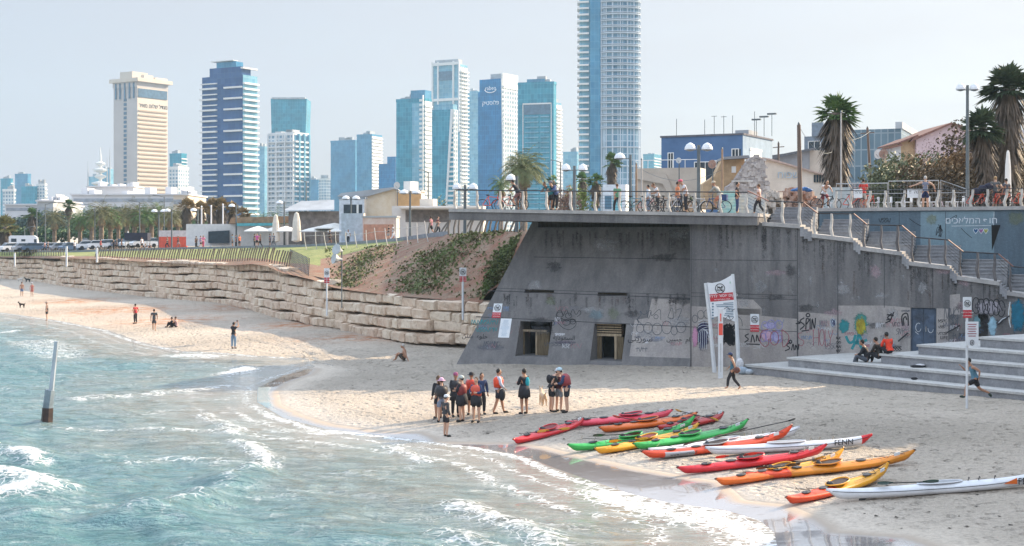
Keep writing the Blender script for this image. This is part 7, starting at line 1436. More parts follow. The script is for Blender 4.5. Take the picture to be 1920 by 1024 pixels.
kayak('red kayak with a yellow bow, nearest the water', 1472, 952, 1666, ORR, 4.6, 6, lambda t_, j: 1 if t_ > -.15 else 0, YLW, rise=.3)
def surfski(label, px0, py0, px1, L_, split=None, c2=None, txt=None, fin=True, roll=3, rise=.16, txtx=1.9, flip=False):
    A = G(px0, py0); A.z += .05; T = thing('surf_ski', label, 'surf ski', group='white surf skis on the beach'); place_boat(T, A, px1, L_, roll); mats = [WHK] + ([c2] if c2 else []); hullmesh(L_, .46, .30, rise, mats, split, True).build('hull', mats, T, smooth=True)
    m_ = MB(); m_.add([(-.1 + .62 * math.cos(a), .15 * math.sin(a), .322) for a in np.linspace(0, 2 * math.pi, 24, endpoint=False)], [list(range(24))]); m_.build('cockpit_well', M('grey cockpit well', (.28, .29, .31), .5), T); MB().tube([(-.1 + .64 * math.cos(a), .165 * math.sin(a), .325) for a in np.linspace(0, 2 * math.pi, 24)], .015, 5, cap=False).build('cockpit_rim', WHK, T)
    m_ = MB(); m_.tube([(t_ * L_ / 2, -.235 * max(0, 1 - abs(t_) ** 2) ** .75 - .008, .195 + rise * abs(t_) ** 3.6 * (1 if t_ > 0 else .35)) for t_ in np.linspace(-.95, .95, 20)], .009, 4); m_.build('seam_line', BUNG, T); m_ = MB(); [m_.tube([(x, -.12, .33), (x + .08, 0, .40), (x + .16, .12, .33)], .011, 4) for x in (.65, .95, 1.4)]; m_.build('deck_strap', BUNG, T)
    if fin: m_ = MB(); m_.prism([(-L_ * .36, -.01, .04), (-L_ * .36 + .2, -.01, .04), (-L_ * .36 + .08, -.01, -.2), (-L_ * .36 - .06, -.01, -.2)], (0, .02, 0)); m_.build('rudder', HATCH, T)
    if txt: text_part(txt, 'hull_lettering', SGK, T, .26, (txtx, -.222, .15 if not flip else .33), (1, .03, 0) if not flip else (-1, -.03, 0), (0, .05, 1) if not flip else (0, .05, -1), .006)
    return T
surfski('long white surf ski lying behind the lettered orange kayak', 1215, 862, 1500, 6.0, fin=False)
surfski('white surf ski with a blunt red bow and upside down letters', 1322, 858, 1636, 5.6, lambda t_, j: 1 if t_ > .88 else 0, RED, 'FENN', txtx=1.75, flip=False, fin=False)
T = surfski('white surf ski nearest the camera with a green paddle blade', 1549, 944, 1985, 6.6, None, None, 'FENN', txtx=2.35, rise=.3)
m_ = MB(); m_.prism([(1.62, -.232, .2), (2.0, -.225, .17), (2.0, -.225, .34)], (0, .006, 0)); m_.build('orange_mark', ORG, T)
def paddle(label, a, b_, bl, lift=.42, shaftc=None):
    A, B = G(*a), G(*b_); A.z += lift; B.z += lift; T = thing('paddle', label, 'paddle', (A + B) / 2); d = (B - A); d.normalize(); MB().tube([A + d * .3, B - d * .3], .016, 6).build('shaft', shaftc or BUNG, T, world=True); up = Vector((0, 0, 1)); sd__ = d.cross(up).normalized()
    for P, s in ((A, 1), (B, -1)):
        m_ = MB(); q = P + d * s * .42; vs = [];
        for i in range(7): f = i / 6; vs.append((P.lerp(q, f), .02 + .085 * math.sin(math.pi * min(1, f * .9 + .12))))
        pts = [p + sd__ * w_ * .8 + up * w_ * .5 for p, w_ in vs] + [p - sd__ * w_ * .8 - up * w_ * .5 for p, w_ in vs[::-1]]; m_.prism(pts, (sd__.cross(d)) * .012 + up * .006); m_.build('blade', bl, T, world=True)
YB = M('yellow paddle blade', (.75, .38, .03), .45, var=0); RBL = M('red paddle blade', (.68, .05, .03), .45, var=0); BBL = M('black paddle blade', (.02, .02, .02), .4, var=0); GBL = M('dark green paddle blade', (.02, .07, .05), .4, var=0)
paddle('yellow bladed paddle lying on the leftmost small red kayak', (1008, 832), (1068, 826), YB); paddle('red bladed paddle across the red kayak at the back', (1150, 812), (1195, 820), RBL, .6); paddle('yellow bladed paddle raised behind the first green kayak', (1268, 806), (1345, 826), YB, .7); paddle('black bladed paddle sticking out left of the first green kayak', (1112, 842), (1200, 838), BBL, .45)
paddle('yellow bladed paddle on the amber yellow kayak', (1142, 852), (1215, 846), YB, .42); paddle('black bladed paddle on the lettered orange kayak', (1282, 864), (1400, 832), BBL, .5); paddle('black bladed paddle on the long white surf ski', (1340, 842), (1490, 808), BBL, .4); paddle('red bladed paddle on the bright red kayak', (1342, 886), (1420, 878), RBL, .45)
paddle('yellow bladed paddle across the orange yellow kayak', (1472, 900), (1545, 884), YB, .42); paddle('black bladed paddle beside the orange yellow kayak', (1418, 906), (1500, 898), BBL, .42); paddle('dark green bladed paddle on the nearest surf ski', (1645, 936), (1760, 932), GBL, .42)
paddle('black bladed paddle on the sand under the white surf ski', (1355, 870), (1410, 866), BBL, .05)
# ================================================================ people
def skin_mesh(verts, edges, rad, sub=1, root=0):
    me = bpy.data.meshes.new('s'); me.from_pydata(verts, edges, []); o = bpy.data.objects.new('s', me)
    md = o.modifiers.new('k', 'SKIN'); md.use_smooth_shade = True; md.branch_smoothing = .4
    for i, r in enumerate(rad):
        v = me.skin_vertices[0].data[i]; v.radius = r if hasattr(r, '__len__') else (r, r); v.use_root = (i == root); 
    s = o.modifiers.new('u', 'SUBSURF'); s.levels = sub; s.render_levels = sub
    m2 = baked(o); bpy.data.meshes.remove(me); return m2
SKINS = [M('tanned skin', (.40, .21, .13), .55, var=.08), M('fair skin', (.55, .33, .23), .55, var=.08), M('brown skin', (.24, .12, .07), .55, var=.08)]
def cl(c): return M('cloth %.2f %.2f %.2f' % c, c, .85, var=.18, scale=9, bump=.15)
HAIRS = {'k': M('black hair', (.015, .012, .01), .7), 'b': M('brown hair', (.09, .045, .02), .7), 'y': M('fair hair', (.35, .22, .10), .7), 'g': M('grey hair', (.45, .43, .40), .7)}
BASE = dict(pel=(0, 0, .94), wai=(0, 0, 1.08), che=(0, .01, 1.28), nec=(0, 0, 1.47), hea=(0, .02, 1.56), ls=(-.18, 0, 1.41), le=(-.235, -.02, 1.13), lh=(-.24, .08, .88), rs=(.18, 0, 1.41), re=(.235, -.02, 1.13), rh=(.24, .08, .88),
            lp=(-.09, 0, .9), lk=(-.11, .02, .50), la=(-.11, -.02, .09), lt=(-.12, .13, .035), rp=(.09, 0, .9), rk=(.11, .02, .50), ra=(.11, -.02, .09), rt=(.12, .13, .035))
POSES = dict(
    stand={}, akimbo=dict(le=(-.36, -.06, 1.15), lh=(-.19, .05, 1.0), re=(.36, -.06, 1.15), rh=(.19, .05, 1.0)),
    arms_front=dict(le=(-.22, .08, 1.15), lh=(-.1, .3, 1.17), re=(.22, .08, 1.15), rh=(.1, .3, 1.15)), crossed=dict(le=(-.23, .08, 1.15), lh=(.08, .2, 1.2), re=(.23, .08, 1.15), rh=(-.08, .22, 1.17)),
    walk=dict(lk=(-.1, .2, .52), la=(-.1, .24, .12), lt=(-.1, .38, .08), rk=(.1, -.04, .50), ra=(.1, -.34, .13), rt=(.1, -.22, .03), le=(-.24, -.12, 1.14), lh=(-.24, -.12, .90), re=(.24, .08, 1.15), rh=(.22, .24, .98)),
    stride=dict(lk=(-.14, .18, .50), la=(-.16, .26, .09), lt=(-.17, .41, .035), rk=(.12, -.08, .50), ra=(.12, -.22, .09), rt=(.12, -.08, .035), le=(-.24, -.1, 1.15), lh=(-.22, -.05, .92), re=(.23, .05, 1.14), rh=(.2, .2, 1.0)),
    run=dict(pel=(0, -.02, .90), wai=(0, .04, 1.05), che=(0, .1, 1.25), nec=(0, .18, 1.44), hea=(0, .23, 1.53), ls=(-.18, .12, 1.38), rs=(.18, .12, 1.38), lk=(-.1, .34, .66), la=(-.1, .40, .24), lt=(-.1, .55, .22), rk=(.1, -.18, .52), ra=(.1, -.55, .36), rt=(.1, -.62, .24), lp=(-.09, 0, .87), rp=(.09, -.02, .87), le=(-.26, -.12, 1.22), lh=(-.24, -.1, 1.0), re=(.26, .3, 1.2), rh=(.2, .46, 1.35)),
    jog=dict(lk=(-.1, .22, .58), la=(-.1, .16, .18), lt=(-.1, .30, .14), rk=(.1, -.08, .5), ra=(.1, -.32, .25), rt=(.1, -.32, .12), le=(-.26, -.12, 1.18), lh=(-.2, .08, 1.1), re=(.26, .0, 1.16), rh=(.18, .2, 1.18)),
    photo=dict(le=(-.27, .18, 1.42), lh=(-.12, .34, 1.64), re=(.27, .18, 1.45), rh=(.1, .36, 1.72)), lean=dict(pel=(0, -.18, .9), wai=(0, -.08, 1.04), che=(0, .1, 1.2), nec=(0, .26, 1.33), hea=(0, .33, 1.4), ls=(-.18, .18, 1.3), rs=(.18, .18, 1.3), le=(-.22, .32, 1.08), lh=(-.08, .5, 1.04), re=(.22, .32, 1.08), rh=(.08, .5, 1.03), lp=(-.09, -.16, .88), rp=(.09, -.16, .88), lk=(-.1, -.1, .48), rk=(.1, -.05, .48)),
    bent=dict(che=(0, .08, 1.27), nec=(0, .17, 1.43), hea=(0, .25, 1.49), ls=(-.18, .1, 1.36), rs=(.18, .1, 1.36), le=(-.23, .16, 1.1), lh=(-.08, .36, 1.08), re=(.23, .16, 1.1), rh=(.08, .36, 1.06)),
    sit=dict(pel=(0, -.05, .12), wai=(0, -.03, .27), che=(0, .06, .47), nec=(0, .12, .65), hea=(0, .17, .73), ls=(-.18, .08, .59), rs=(.18, .08, .59), lp=(-.09, -.02, .10), rp=(.09, -.02, .10), lk=(-.13, .38, .26), la=(-.12, .50, -.12), lt=(-.12, .64, -.19), rk=(.13, .40, .24), ra=(.12, .46, -.15), rt=(.12, .6, -.21), le=(-.24, .16, .36), lh=(-.1, .34, .30), re=(.24, .16, .36), rh=(.08, .36, .30)),
    sitg=dict(pel=(0, -.05, .12), wai=(0, -.08, .27), che=(0, -.05, .47), nec=(0, -.01, .65), hea=(0, .04, .74), ls=(-.18, -.02, .59), rs=(.18, -.02, .59), lp=(-.09, -.02, .10), rp=(.09, -.02, .10), lk=(-.13, .30, .44), la=(-.12, .44, .08), lt=(-.12, .58, .04), rk=(.13, .32, .44), ra=(.12, .46, .08), rt=(.12, .6, .04), le=(-.24, .1, .40), lh=(-.1, .30, .44), re=(.24, .1, .40), rh=(.08, .30, .44)),
    crab=dict(pel=(0, -.1, .34), wai=(0, -.16, .46), che=(0, -.28, .62), nec=(0, -.34, .80), hea=(0, -.32, .9), ls=(-.18, -.34, .74), rs=(.18, -.34, .74), lp=(-.09, -.08, .3), rp=(.09, -.08, .3), lk=(-.16, .28, .50), la=(-.14, .34, .09), lt=(-.14, .48, .035), rk=(.16, .26, .52), ra=(.14, .32, .09), rt=(.14, .46, .035), le=(-.26, -.42, .42), lh=(-.26, -.5, .09), re=(.24, -.1, .52), rh=(.16, .18, .5)),
    ride=dict(pel=(0, -.2, .92), wai=(0, -.14, 1.06), che=(0, .04, 1.25), nec=(0, .14, 1.42), hea=(0, .2, 1.5), ls=(-.18, .06, 1.35), rs=(.18, .06, 1.35), lp=(-.09, -.18, .9), rp=(.09, -.18, .9), lk=(-.13, .1, .62), la=(-.13, -.05, .30), lt=(-.13, .1, .27), rk=(.16, -.0, .5), ra=(.2, -.05, .09), rt=(.2, .1, .035), le=(-.25, .2, 1.16), lh=(-.22, .4, 1.05), re=(.25, .2, 1.16), rh=(.22, .4, 1.05)),
    spread=dict(le=(-.42, .1, 1.3), lh=(-.68, .2, 1.22), re=(.42, .1, 1.25), rh=(.5, .22, 1.02)))
def shoe_at(mb, a, t_, r=.048): mb.tube([Vector(a) + Vector((0, 0, -.02)), Vector(a).lerp(Vector(t_), .5) + Vector((0, 0, -.015)), Vector(t_) + Vector((0, 0, .005)), Vector(t_) + (Vector(t_) - Vector(a)).normalized() * .05], [r * .9, r * 1.1, r * 1.05, r * .5], 6)
def person(label, p, yaw, pose='stand', h=1.72, top=(.03, .03, .035), legs=(.03, .03, .04), sleeve=1, leg=1, vest=None, hat=None, hair='k', skin=0, shoes=(.02, .02, .02), group=None, bag=None, ov=None, long_hair=False, fat=1., det=True, skirt=False, helmet=None, brim=0):
    J = dict(BASE); J.update(POSES[pose]); J.update(ov or {}); s = h / 1.72; T = thing('person', label, 'person', p, R(yaw), group); T.scale = (s, s, s)
    ks = list(J); ix = {k: i for i, k in enumerate(ks)}; V3 = {k: Vector(v) for k, v in J.items()}
    E = [('pel', 'wai'), ('wai', 'che'), ('che', 'nec'), ('nec', 'hea'), ('che', 'ls'), ('ls', 'le'), ('le', 'lh'), ('che', 'rs'), ('rs', 're'), ('re', 'rh'), ('pel', 'lp'), ('lp', 'lk'), ('lk', 'la'), ('la', 'lt'), ('pel', 'rp'), ('rp', 'rk'), ('rk', 'ra'), ('ra', 'rt')]
    rad = dict(pel=.115, wai=.11, che=.135, nec=.055, hea=.07, ls=.068, le=.046, lh=.028, rs=.068, re=.046, rh=.028, lp=.095, lk=.066, la=.042, lt=.032, rp=.095, rk=.066, ra=.042, rt=.032)
    me = skin_mesh([V3[k] for k in ks], [(ix[a], ix[b_]) for a, b_ in E], [rad[k] * (fat if k in ('pel', 'wai', 'che') else 1) for k in ks], 1, ix['pel'])
    hd = V3['hea']; up = (V3['hea'] - V3['nec']).normalized(); up = (up + Vector((0, 0, .8))).normalized(); c = hd + up * .055; x = MB(); x.ball((0, 0, 0), (.076, .094, .118), 12, 8)
    if det: x.ball((0, .1, -.012), (.013, .022, .022), 6, 4); x.ball((-.078, 0, -.01), (.012, .02, .03), 6, 4); x.ball((.078, 0, -.01), (.012, .02, .03), 6, 4); x.ball((0, .088, -.055), (.022, .008, .008), 6, 4); x.ball((0, .07, -.09), (.03, .03, .025), 6, 4)
    if det:
        for kk, ee, sg in (('lh', 'le', 1), ('rh', 're', -1)):
            hnd = V3[kk] - c; dr = (V3[kk] - V3[ee]).normalized(); sdv = dr.cross(Vector((0, 1, .2))).normalized() if abs(dr.y) < .9 else Vector((1, 0, 0)); pl_ = hnd + dr * .05; x.tube([hnd - dr * .02, hnd + dr * .03, hnd + dr * .085], [.026, .036, .034], 6, flat=.5, up=sdv.cross(dr))
            nrm_ = sdv.cross(dr)
            for f_ in range(4): o_ = hnd + dr * .08 + sdv * (-.027 + .018 * f_); ln = (.065, .075, .07, .055)[f_]; x.tube([o_, o_ + dr * ln * .5 + nrm_ * .006, o_ + dr * ln * .85 + nrm_ * .025], [.009, .008, .006], 4)
            o_ = hnd + dr * .02 + sdv * .03 * sg; x.tube([o_, o_ + dr * .03 + sdv * .022 * sg, o_ + dr * .06 + sdv * .03 * sg + nrm_ * .01], [.011, .009, .007], 4)
    bmx = bmesh.new(); bmx.from_mesh(me); bv = [bmx.verts.new(Vector(v) + c) for v in x.v]
    for f in x.f:
        try: bmx.faces.new([bv[i] for i in f])
        except ValueError: pass
    for f in bmx.faces: f.smooth = True; f.material_index = 0
    bmx.to_mesh(me); bmx.free(); me.materials.clear(); me.materials.append(SKINS[skin]); me.name = 'body'
    o = bpy.data.objects.new('body', me); COL.objects.link(o); o.parent = T
    def shell(nm, keys, edges, rr, mat, root=0):
        m2 = skin_mesh([V3[k] if isinstance(k, str) else k for k in keys], edges, rr, 1, root); m2.materials.clear(); m2.materials.append(mat); m2.name = nm; q = bpy.data.objects.new(nm, m2); COL.objects.link(q); q.parent = T; return q
    if top:
        k = ['wai', 'che', 'ls', 'rs', V3['pel'].lerp(V3['wai'], .25), V3['che'].lerp(V3['nec'], .55)]; e = [(0, 1), (1, 2), (1, 3), (0, 4), (1, 5)]; r_ = [.135 * fat, .160 * fat, .085, .085, .14 * fat, .08]
        if sleeve > 0:
            for a_, b_, kk in (('ls', 'le', 'lh'), ('rs', 're', 'rh')):
                n0 = len(k); i0 = 2 if a_ == 'ls' else 3; k.append(V3[a_].lerp(V3[b_], .6 if sleeve == .5 else 1.)); e.append((i0, n0)); r_.append(.066)
                if sleeve == 1: k.append(V3[b_].lerp(V3[kk], .88)); e.append((n0, n0 + 1)); r_.append(.052)
        shell('shirt', k, e, r_, cl(top), 0)
    if legs:
        k = ['pel', 'lp', 'rp', V3['pel'].lerp(V3['wai'], .6)]; e = [(0, 1), (0, 2), (0, 3)]; r_ = [.138 * fat, .115, .115, .13 * fat]
        for a_, b_, kk in (('lp', 'lk', 'la'), ('rp', 'rk', 'ra')):
            n0 = len(k); i0 = 1 if a_ == 'lp' else 2; k.append(V3[a_].lerp(V3[b_], .85 if leg == .5 else 1.)); e.append((i0, n0)); r_.append(.10 if leg == .5 else .082)
            if leg == 1: k.append(V3[b_].lerp(V3[kk], .92)); e.append((n0, n0 + 1)); r_.append(.062)
        shell('shorts' if leg == .5 else 'trousers', k, e, r_, cl(legs), 0)
    if skirt: a_ = V3['wai']; MB().lathe([(.24, -.42), (.225, -.2), (.17, 0.02)], a_, 12).build('spray_skirt', cl((.025, .025, .03)), T, smooth=True)
    if vest: MB().tube([V3['wai'] + Vector((0, 0, -.06)), V3['wai'].lerp(V3['che'], .5), V3['che'] + Vector((0, 0, .02)), V3['che'].lerp(V3['nec'], .6), V3['nec'] + Vector((0, 0, -.03))], [.20 * fat, .225 * fat, .235 * fat, .19, .09], 14, flat=.84, up=(0, 1, 0)).build('life_vest', M('vest %.2f %.2f %.2f' % vest, vest, .6, var=.15, scale=8), T, smooth=True)
    if not helmet: MB().ball(c + Vector((0, -.016, .028)), (.083, .094, .108), 10, 7).build('hair', HAIRS[hair], T, smooth=True)
    if long_hair: MB().tube([c + Vector((0, -.05, .04)), c + Vector((0, -.09, -.1)), c + Vector((0, -.09, -.25))], [.07, .075, .03], 8).build('long_hair', HAIRS[hair], T, smooth=True)
    if hat or helmet:
        cm = cl(hat or helmet); m_ = MB(); m_.lathe([(.098, .03), (.10, .07), (.085, .12), (.04, .145), (.01, .15)], c, 12, sy=1.15)
        if hat and brim: m_.lathe([(.10, .035), (.17, .025), (.17, .035), (.1, .05)], c, 12, sy=1.1)
        elif hat: m_.tube([c + Vector((0, .06, .045)), c + Vector((0, .19, .03))], [.075, .05], 8, flat=.15, up=(0, 0, 1))
        m_.build('hat' if hat else 'helmet', cm, T, smooth=True)
    if shoes: m_ = MB(); shoe_at(m_, J['la'], J['lt']); m_.build('shoe', cl(shoes), T, smooth=True); m_ = MB(); shoe_at(m_, J['ra'], J['rt']); m_.build('shoe', cl(shoes), T, smooth=True)
    if bag: b = bag; MB().ball(V3[b[0]] + Vector(b[1]), b[2], 8, 6).build('bag', cl(b[3]), T, smooth=True)
    return T
K, DG, RV, W_, NVY, TL = (.02, .02, .025), (.06, .065, .07), (.55, .05, .03), (.62, .62, .64), (.03, .05, .12), (.02, .32, .38)
g = 'paddlers gathered at the water edge'
def at(px, py): return G(px, py)
person('person in a lilac cap and black vest at the left of the gathered group', at(826, 788), 20, 'crossed', 1.68, (.10, .10, .11), (.20, .23, .30), 1, .5, (.03, .03, .035), (.60, .38, .50), 'b', group=g, leg=.5) if 0 else None
person('person in a lilac cap and black vest at the left of the gathered group', at(828, 792), 15, 'crossed', 1.70, (.10, .10, .11), (.20, .23, .30), 1, .5, vest=(.025, .025, .03), hat=(.60, .38, .50), hair='b', group=g, skin=1, brim=1)
person('brown haired person half hidden behind the lilac cap', at(822, 785), 30, 'stand', 1.68, K, K, 1, .5, hair='b', group=g, long_hair=True)
person('young person in a white cap and black wetsuit at the wet sand edge', at(836, 819), -60, 'stand', 1.52, (.05, .05, .055), K, 1, .5, hat=(.66, .68, .70), hair='k', group=g, skin=1)
person('person in a purple cap and all black gear in the group', at(854, 782), 200, 'arms_front', 1.74, K, K, 1, 1, hat=(.28, .08, .16), group=g, vest=K, skirt=True)
person('person in a grey cap with arms folded over a dark red vest', at(866, 791), 60, 'crossed', 1.76, K, K, 1, .5, hat=(.42, .45, .42), vest=(.20, .03, .03), group=g, skirt=True, skin=1)
person('person in a black sun hat and red life vest in the group', at(884, 778), 170, 'stand', 1.68, (.5, .2, .22), K, 1, .5, hat=K, brim=1, vest=RV, group=g, skirt=True)
person('person in a red vest with navy sleeves and a black spray skirt', at(893, 792), 160, 'arms_front', 1.72, NVY, K, 1, .5, vest=(.6, .09, .05), hair='b', group=g, skirt=True, skin=1)
person('long haired person standing behind the navy sleeved one', at(903, 778), 200, 'stand', 1.66, NVY, K, 1, 1, hair='k', long_hair=True, group=g)
person('bearded person in a bright red vest standing apart with feet apart', at(934, 776), -75, 'stride', 1.78, (.55, .57, .66), K, 1, .5, vest=(.75, .08, .03), hair='k', group=g, skirt=False, bag=('rp', (.12, .1, -.15), (.1, .14, .24), (.025, .025, .03)))
person('stout person in a black jacket with a turquoise back panel', at(983, 777), 35, 'arms_front', 1.80, K, K, 1, .5, vest=None, hair='k', group=g, fat=1.15, bag=('che', (.06, -.14, -.04), (.10, .05, .19), TL), skirt=True)
person('person in a white cap and black jacket bending over the others', at(1034, 773), -70, 'bent', 1.80, K, K, 1, .5, hat=(.66, .62, .68), hair='k', group=g, bag=('che', (-.05, -.16, 0), (.16, .1, .17), K), skin=1)
person('person in grey shorts in the middle of the right hand trio', at(1048, 772), -40, 'arms_front', 1.70, (.10, .03, .04), (.22, .23, .25), 1, .5, hair='k', group=g, skin=1)
person('person in a pale turquoise cap with a navy and red vest', at(1063, 774), 80, 'bent', 1.84, NVY, K, 1, .5, vest=(.30, .05, .06), hat=(.45, .60, .66), group=g, skin=1)
# dog
def dog(label, p, rz, col, s=1., cat='dog'):
    T = thing('dog', label, cat, p, R(rz)); T.scale = (s, s, s); vs = [(0, -.28, .46), (0, 0, .47), (0, .24, .48), (0, .36, .58), (0, .46, .68), (0, .60, .64), (-.08, -.30, .34), (-.09, -.24, .22), (-.085, -.32, .04), (.08, -.30, .34), (.09, -.24, .22), (.085, -.32, .04), (-.075, .22, .34), (-.075, .24, .2), (-.075, .25, .03), (.075, .22, .34), (.075, .24, .2), (.075, .25, .03), (0, -.42, .54), (.03, -.54, .62)]
    e = [(0, 1), (1, 2), (2, 3), (3, 4), (4, 5), (0, 6), (6, 7), (7, 8), (0, 9), (9, 10), (10, 11), (2, 12), (12, 13), (13, 14), (2, 15), (15, 16), (16, 17), (0, 18), (18, 19)]
    r_ = [.10, .11, .13, .085, .085, .04, .07, .04, .028, .07, .04, .028, .06, .036, .028, .06, .036, .028, .03, .015]; me = skin_mesh([Vector(v) for v in vs], e, r_, 1, 1); me.materials.clear(); me.materials.append(M('fur %.2f' % col[0], col, .9, var=.2, scale=6)); me.name = 'body'; o = bpy.data.objects.new('body', me); COL.objects.link(o); o.parent = T
    MB().ball((-.06, .43, .77), (.02, .03, .05), 6, 4).build('ear', MATS['fur %.2f' % col[0]], T); MB().ball((.06, .43, .77), (.02, .03, .05), 6, 4).build('ear', MATS['fur %.2f' % col[0]], T)
dog('slender sandy coloured dog seen from behind beside the paddlers', at(1018, 762), 10, (.55, .40, .27)); dog('small dark dog walking near the waterline far left', at(41, 578), 70, (.03, .02, .02), .9); dog('black dog near the stone wall far left', at(52, 530), 80, (.02, .02, .02), 1.1); dog('white dog beside the black dog near the stone wall', at(38, 529), -100, (.6, .58, .55), 1.)
# others on the beach
person('barefoot person in a navy cap and teal tank top walking past the steps', at(1374, 731), 75, 'walk', 1.66, (.05, .14, .20), K, 0, 1, hat=NVY, hair='k', shoes=None, bag=('lh', (-.02, -.1, .05), (.12, .16, .15), (.12, .05, .04)), ov=dict(hea=(0, .09, 1.55), nec=(0, .04, 1.46)))
person('runner in a blue and green tank top beside the terrace steps', at(1828, 754), 85, 'run', 1.78, (.10, .22, .30), K, 0, .5, hair='k', shoes=(.03, .05, .04), bag=None)
person('bare chested tanned man leaning back on one hand on the sand', at(757, 677), 80, 'sitg', 1.9, None, (.05, .04, .03), 0, .5, hair='g', skin=0, shoes=None, ov=dict(lh=(-.34, -.34, .04), le=(-.30, -.2, .32), rh=(.1, .42, .34)))
person('person in black shirt and jeans photographing with raised arms', at(438, 654), -20, 'photo', 1.74, K, (.16, .25, .36), .5, 1, hair='k', shoes=DG, bag=('rh', (-.08, .04, .08), (.04, .01, .07), K))
person('person in dark clothes walking away toward the sea edge', at(289, 621), 10, 'walk', 1.72, DG, (.07, .07, .08), .5, .5, hair='k', shoes=None)
person('person in a red top and black leggings standing near the waterline', at(254, 607), 60, 'akimbo', 1.68, (.42, .03, .04), K, .5, 1, hair='k')
person('seated person in black and pink on the sand, right of a pair', at(330, 614), 70, 'sitg', 1.65, (.42, .28, .27), K, .5, 1, hair='b'); person('seated person in black on the sand, left of a pair', at(323, 614), 80, 'sitg', 1.6, K, K, 1, 1, hair='k')
person('person in a black swimsuit and hat standing at the wet sand far left', at(88, 601), 100, 'stand', 1.7, K, K, 0, .5, hat=(.4, .3, .25), brim=1, shoes=None, skin=1)
person('bare chested person in blue shorts far left on the beach', at(41, 556), 0, 'stand', 1.76, None, (.10, .17, .32), 0, .5, hair='b', shoes=None); person('person in a red swimsuit and white cap far left on the beach', at(60, 556), 30, 'stand', 1.65, (.5, .15, .12), (.5, .15, .12), 0, .5, hat=W_, shoes=None, skin=1)
person('person in dark red climbing near the foot of the stone wall', at(95, 527), 10, 'stand', 1.65, (.12, .03, .05), K, 1, 1, hair='k'); person('person in black reclining against the foot of the stone wall', at(106, 519), -80, 'sitg', 1.7, K, K, 1, 1, hair='k')
def on_step(px, k, zt, off=.35): p = spx(px, k) + SB * off; p.z = zt; return p
person('seated person in black with grey trousers on the terrace steps, left of three', on_step(1626, 2, 1.58 + .0, -.05), 62, 'sit', 2.0, K, (.08, .09, .11), 1, 1, hair='k', ov=None); person('seated person in dark clothes in the middle of three on the steps', on_step(1646, 2, 1.75, .1), 40, 'sit', 1.95, (.03, .025, .02), K, 1, 1, hair='k'); person('seated person in a bright orange red top on the terrace steps', on_step(1664, 2, 2.04, .1), 20, 'sit', 1.9, (.72, .05, .02), K, 1, 1, hair='k', skin=2)
for nm, lb, px, k, zt, parts in (('clothes_pile', 'crumpled black and white towel on the second terrace step', 1731, 2, 1.60, [((0, 0, .05), (.38, .16, .07), K), ((.1, .02, .1), (.22, .12, .06), W_)]), ('sandal_pair', 'small black bag on the lowest terrace step', 1724, 1, 1.15, [((0, 0, .05), (.16, .1, .06), K)])):
    p = spx(px, k) - SB * .35; p.z = zt - .01; T = thing(nm if nm != 'sandal_pair' else 'bag', lb, 'towel' if nm == 'clothes_pile' else 'bag', p)
    for i, (c_, r_, col) in enumerate(parts): MB().ball(c_, r_, 9, 5).build(('dark_cloth', 'white_cloth')[i], cl(col), T, smooth=True)
T = thing('skateboard', 'dark longboard resting on the third terrace step by the seated trio', 'skateboard', spx(1682, 3) + Vector((0, 0, 2.12))); m_ = MB(); m_.ob((-.4, -.1, 0), (.8, .05, .02), (0, .2, 0), (0, 0, .025)); m_.build('deck', cl(K), T); m_ = MB(); [m_.tube([(x, -.09, -.03), (x, .1, -.03)], .03, 6) for x in (-.25, .25)]; m_.build('wheels', cl(DG), T)
T = thing('rubbish_bags', 'white and blue plastic rubbish bags heaped by the end of the lowest step', 'rubbish', G(1392, 702)); [MB().ball(c_, r_, 9, 6).build(nm, cl(col), T, smooth=True) for nm, c_, r_, col in (('bag', (0, 0, .18), (.3, .22, .2), (.30, .36, .42)), ('bag', (.3, -.05, .13), (.28, .2, .15), (.4, .45, .5)), ('bag', (-.1, .2, .5), (.2, .18, .3), (.6, .6, .62)))]
rnd = random.Random(3)
for i in range(9): pass
# deck people
person('person in a black shirt sitting on a bicycle at the left of the deck', dk(955, 1.0), AF * 57.3 + 80, 'ride', 1.78, K, (.2, .1, .1), .5, .5, hair='k', ov=None)
person('person in a teal shirt leaning on the deck railing', dk(1021, .75), AF * 57.3 + 150, 'lean', 1.76, (.03, .17, .20), K, .5, .5, hair='k', skin=2); person('person in navy and black leaning on the deck railing beside the teal shirt', dk(1029, .9), AF * 57.3 + 165, 'lean', 1.80, (.06, .09, .2), K, 1, 1, hat=(.15, .15, .18), skin=1)
person('cyclist in a pink helmet and white jersey bending over a racing bicycle', dk(1276, 1.1), AF * 57.3 + 110, 'bent', 1.85, (.60, .60, .64), K, .5, 1, helmet=(.62, .12, .18)); person('cyclist in a beige helmet and grey shirt standing over the blue bicycle', dk(1336, 1.0), AF * 57.3 + 75, 'ride', 1.76, (.30, .29, .26), (.45, .16, .10), 1, .5, helmet=(.5, .42, .32))
person('person in a pale pink shirt and black trousers walking along the deck', dk(1389, 4.5), AF * 57.3 + 85, 'walk', 1.7, (.62, .44, .40), K, .5, 1, hair='b')
person('cyclist in a white shirt and red shorts at the top of the stairs', bp2(1548, 1.1), 190, 'ride', 1.72, W_, (.3, .04, .05), .5, .5, hair='k'); person('person in a red shirt standing between the red hire bicycles', bp2(1619, 1.5), AF * 57.3 + 20, 'arms_front', 1.72, (.6, .05, .04), (.5, .45, .42), .5, .5, hair='k')
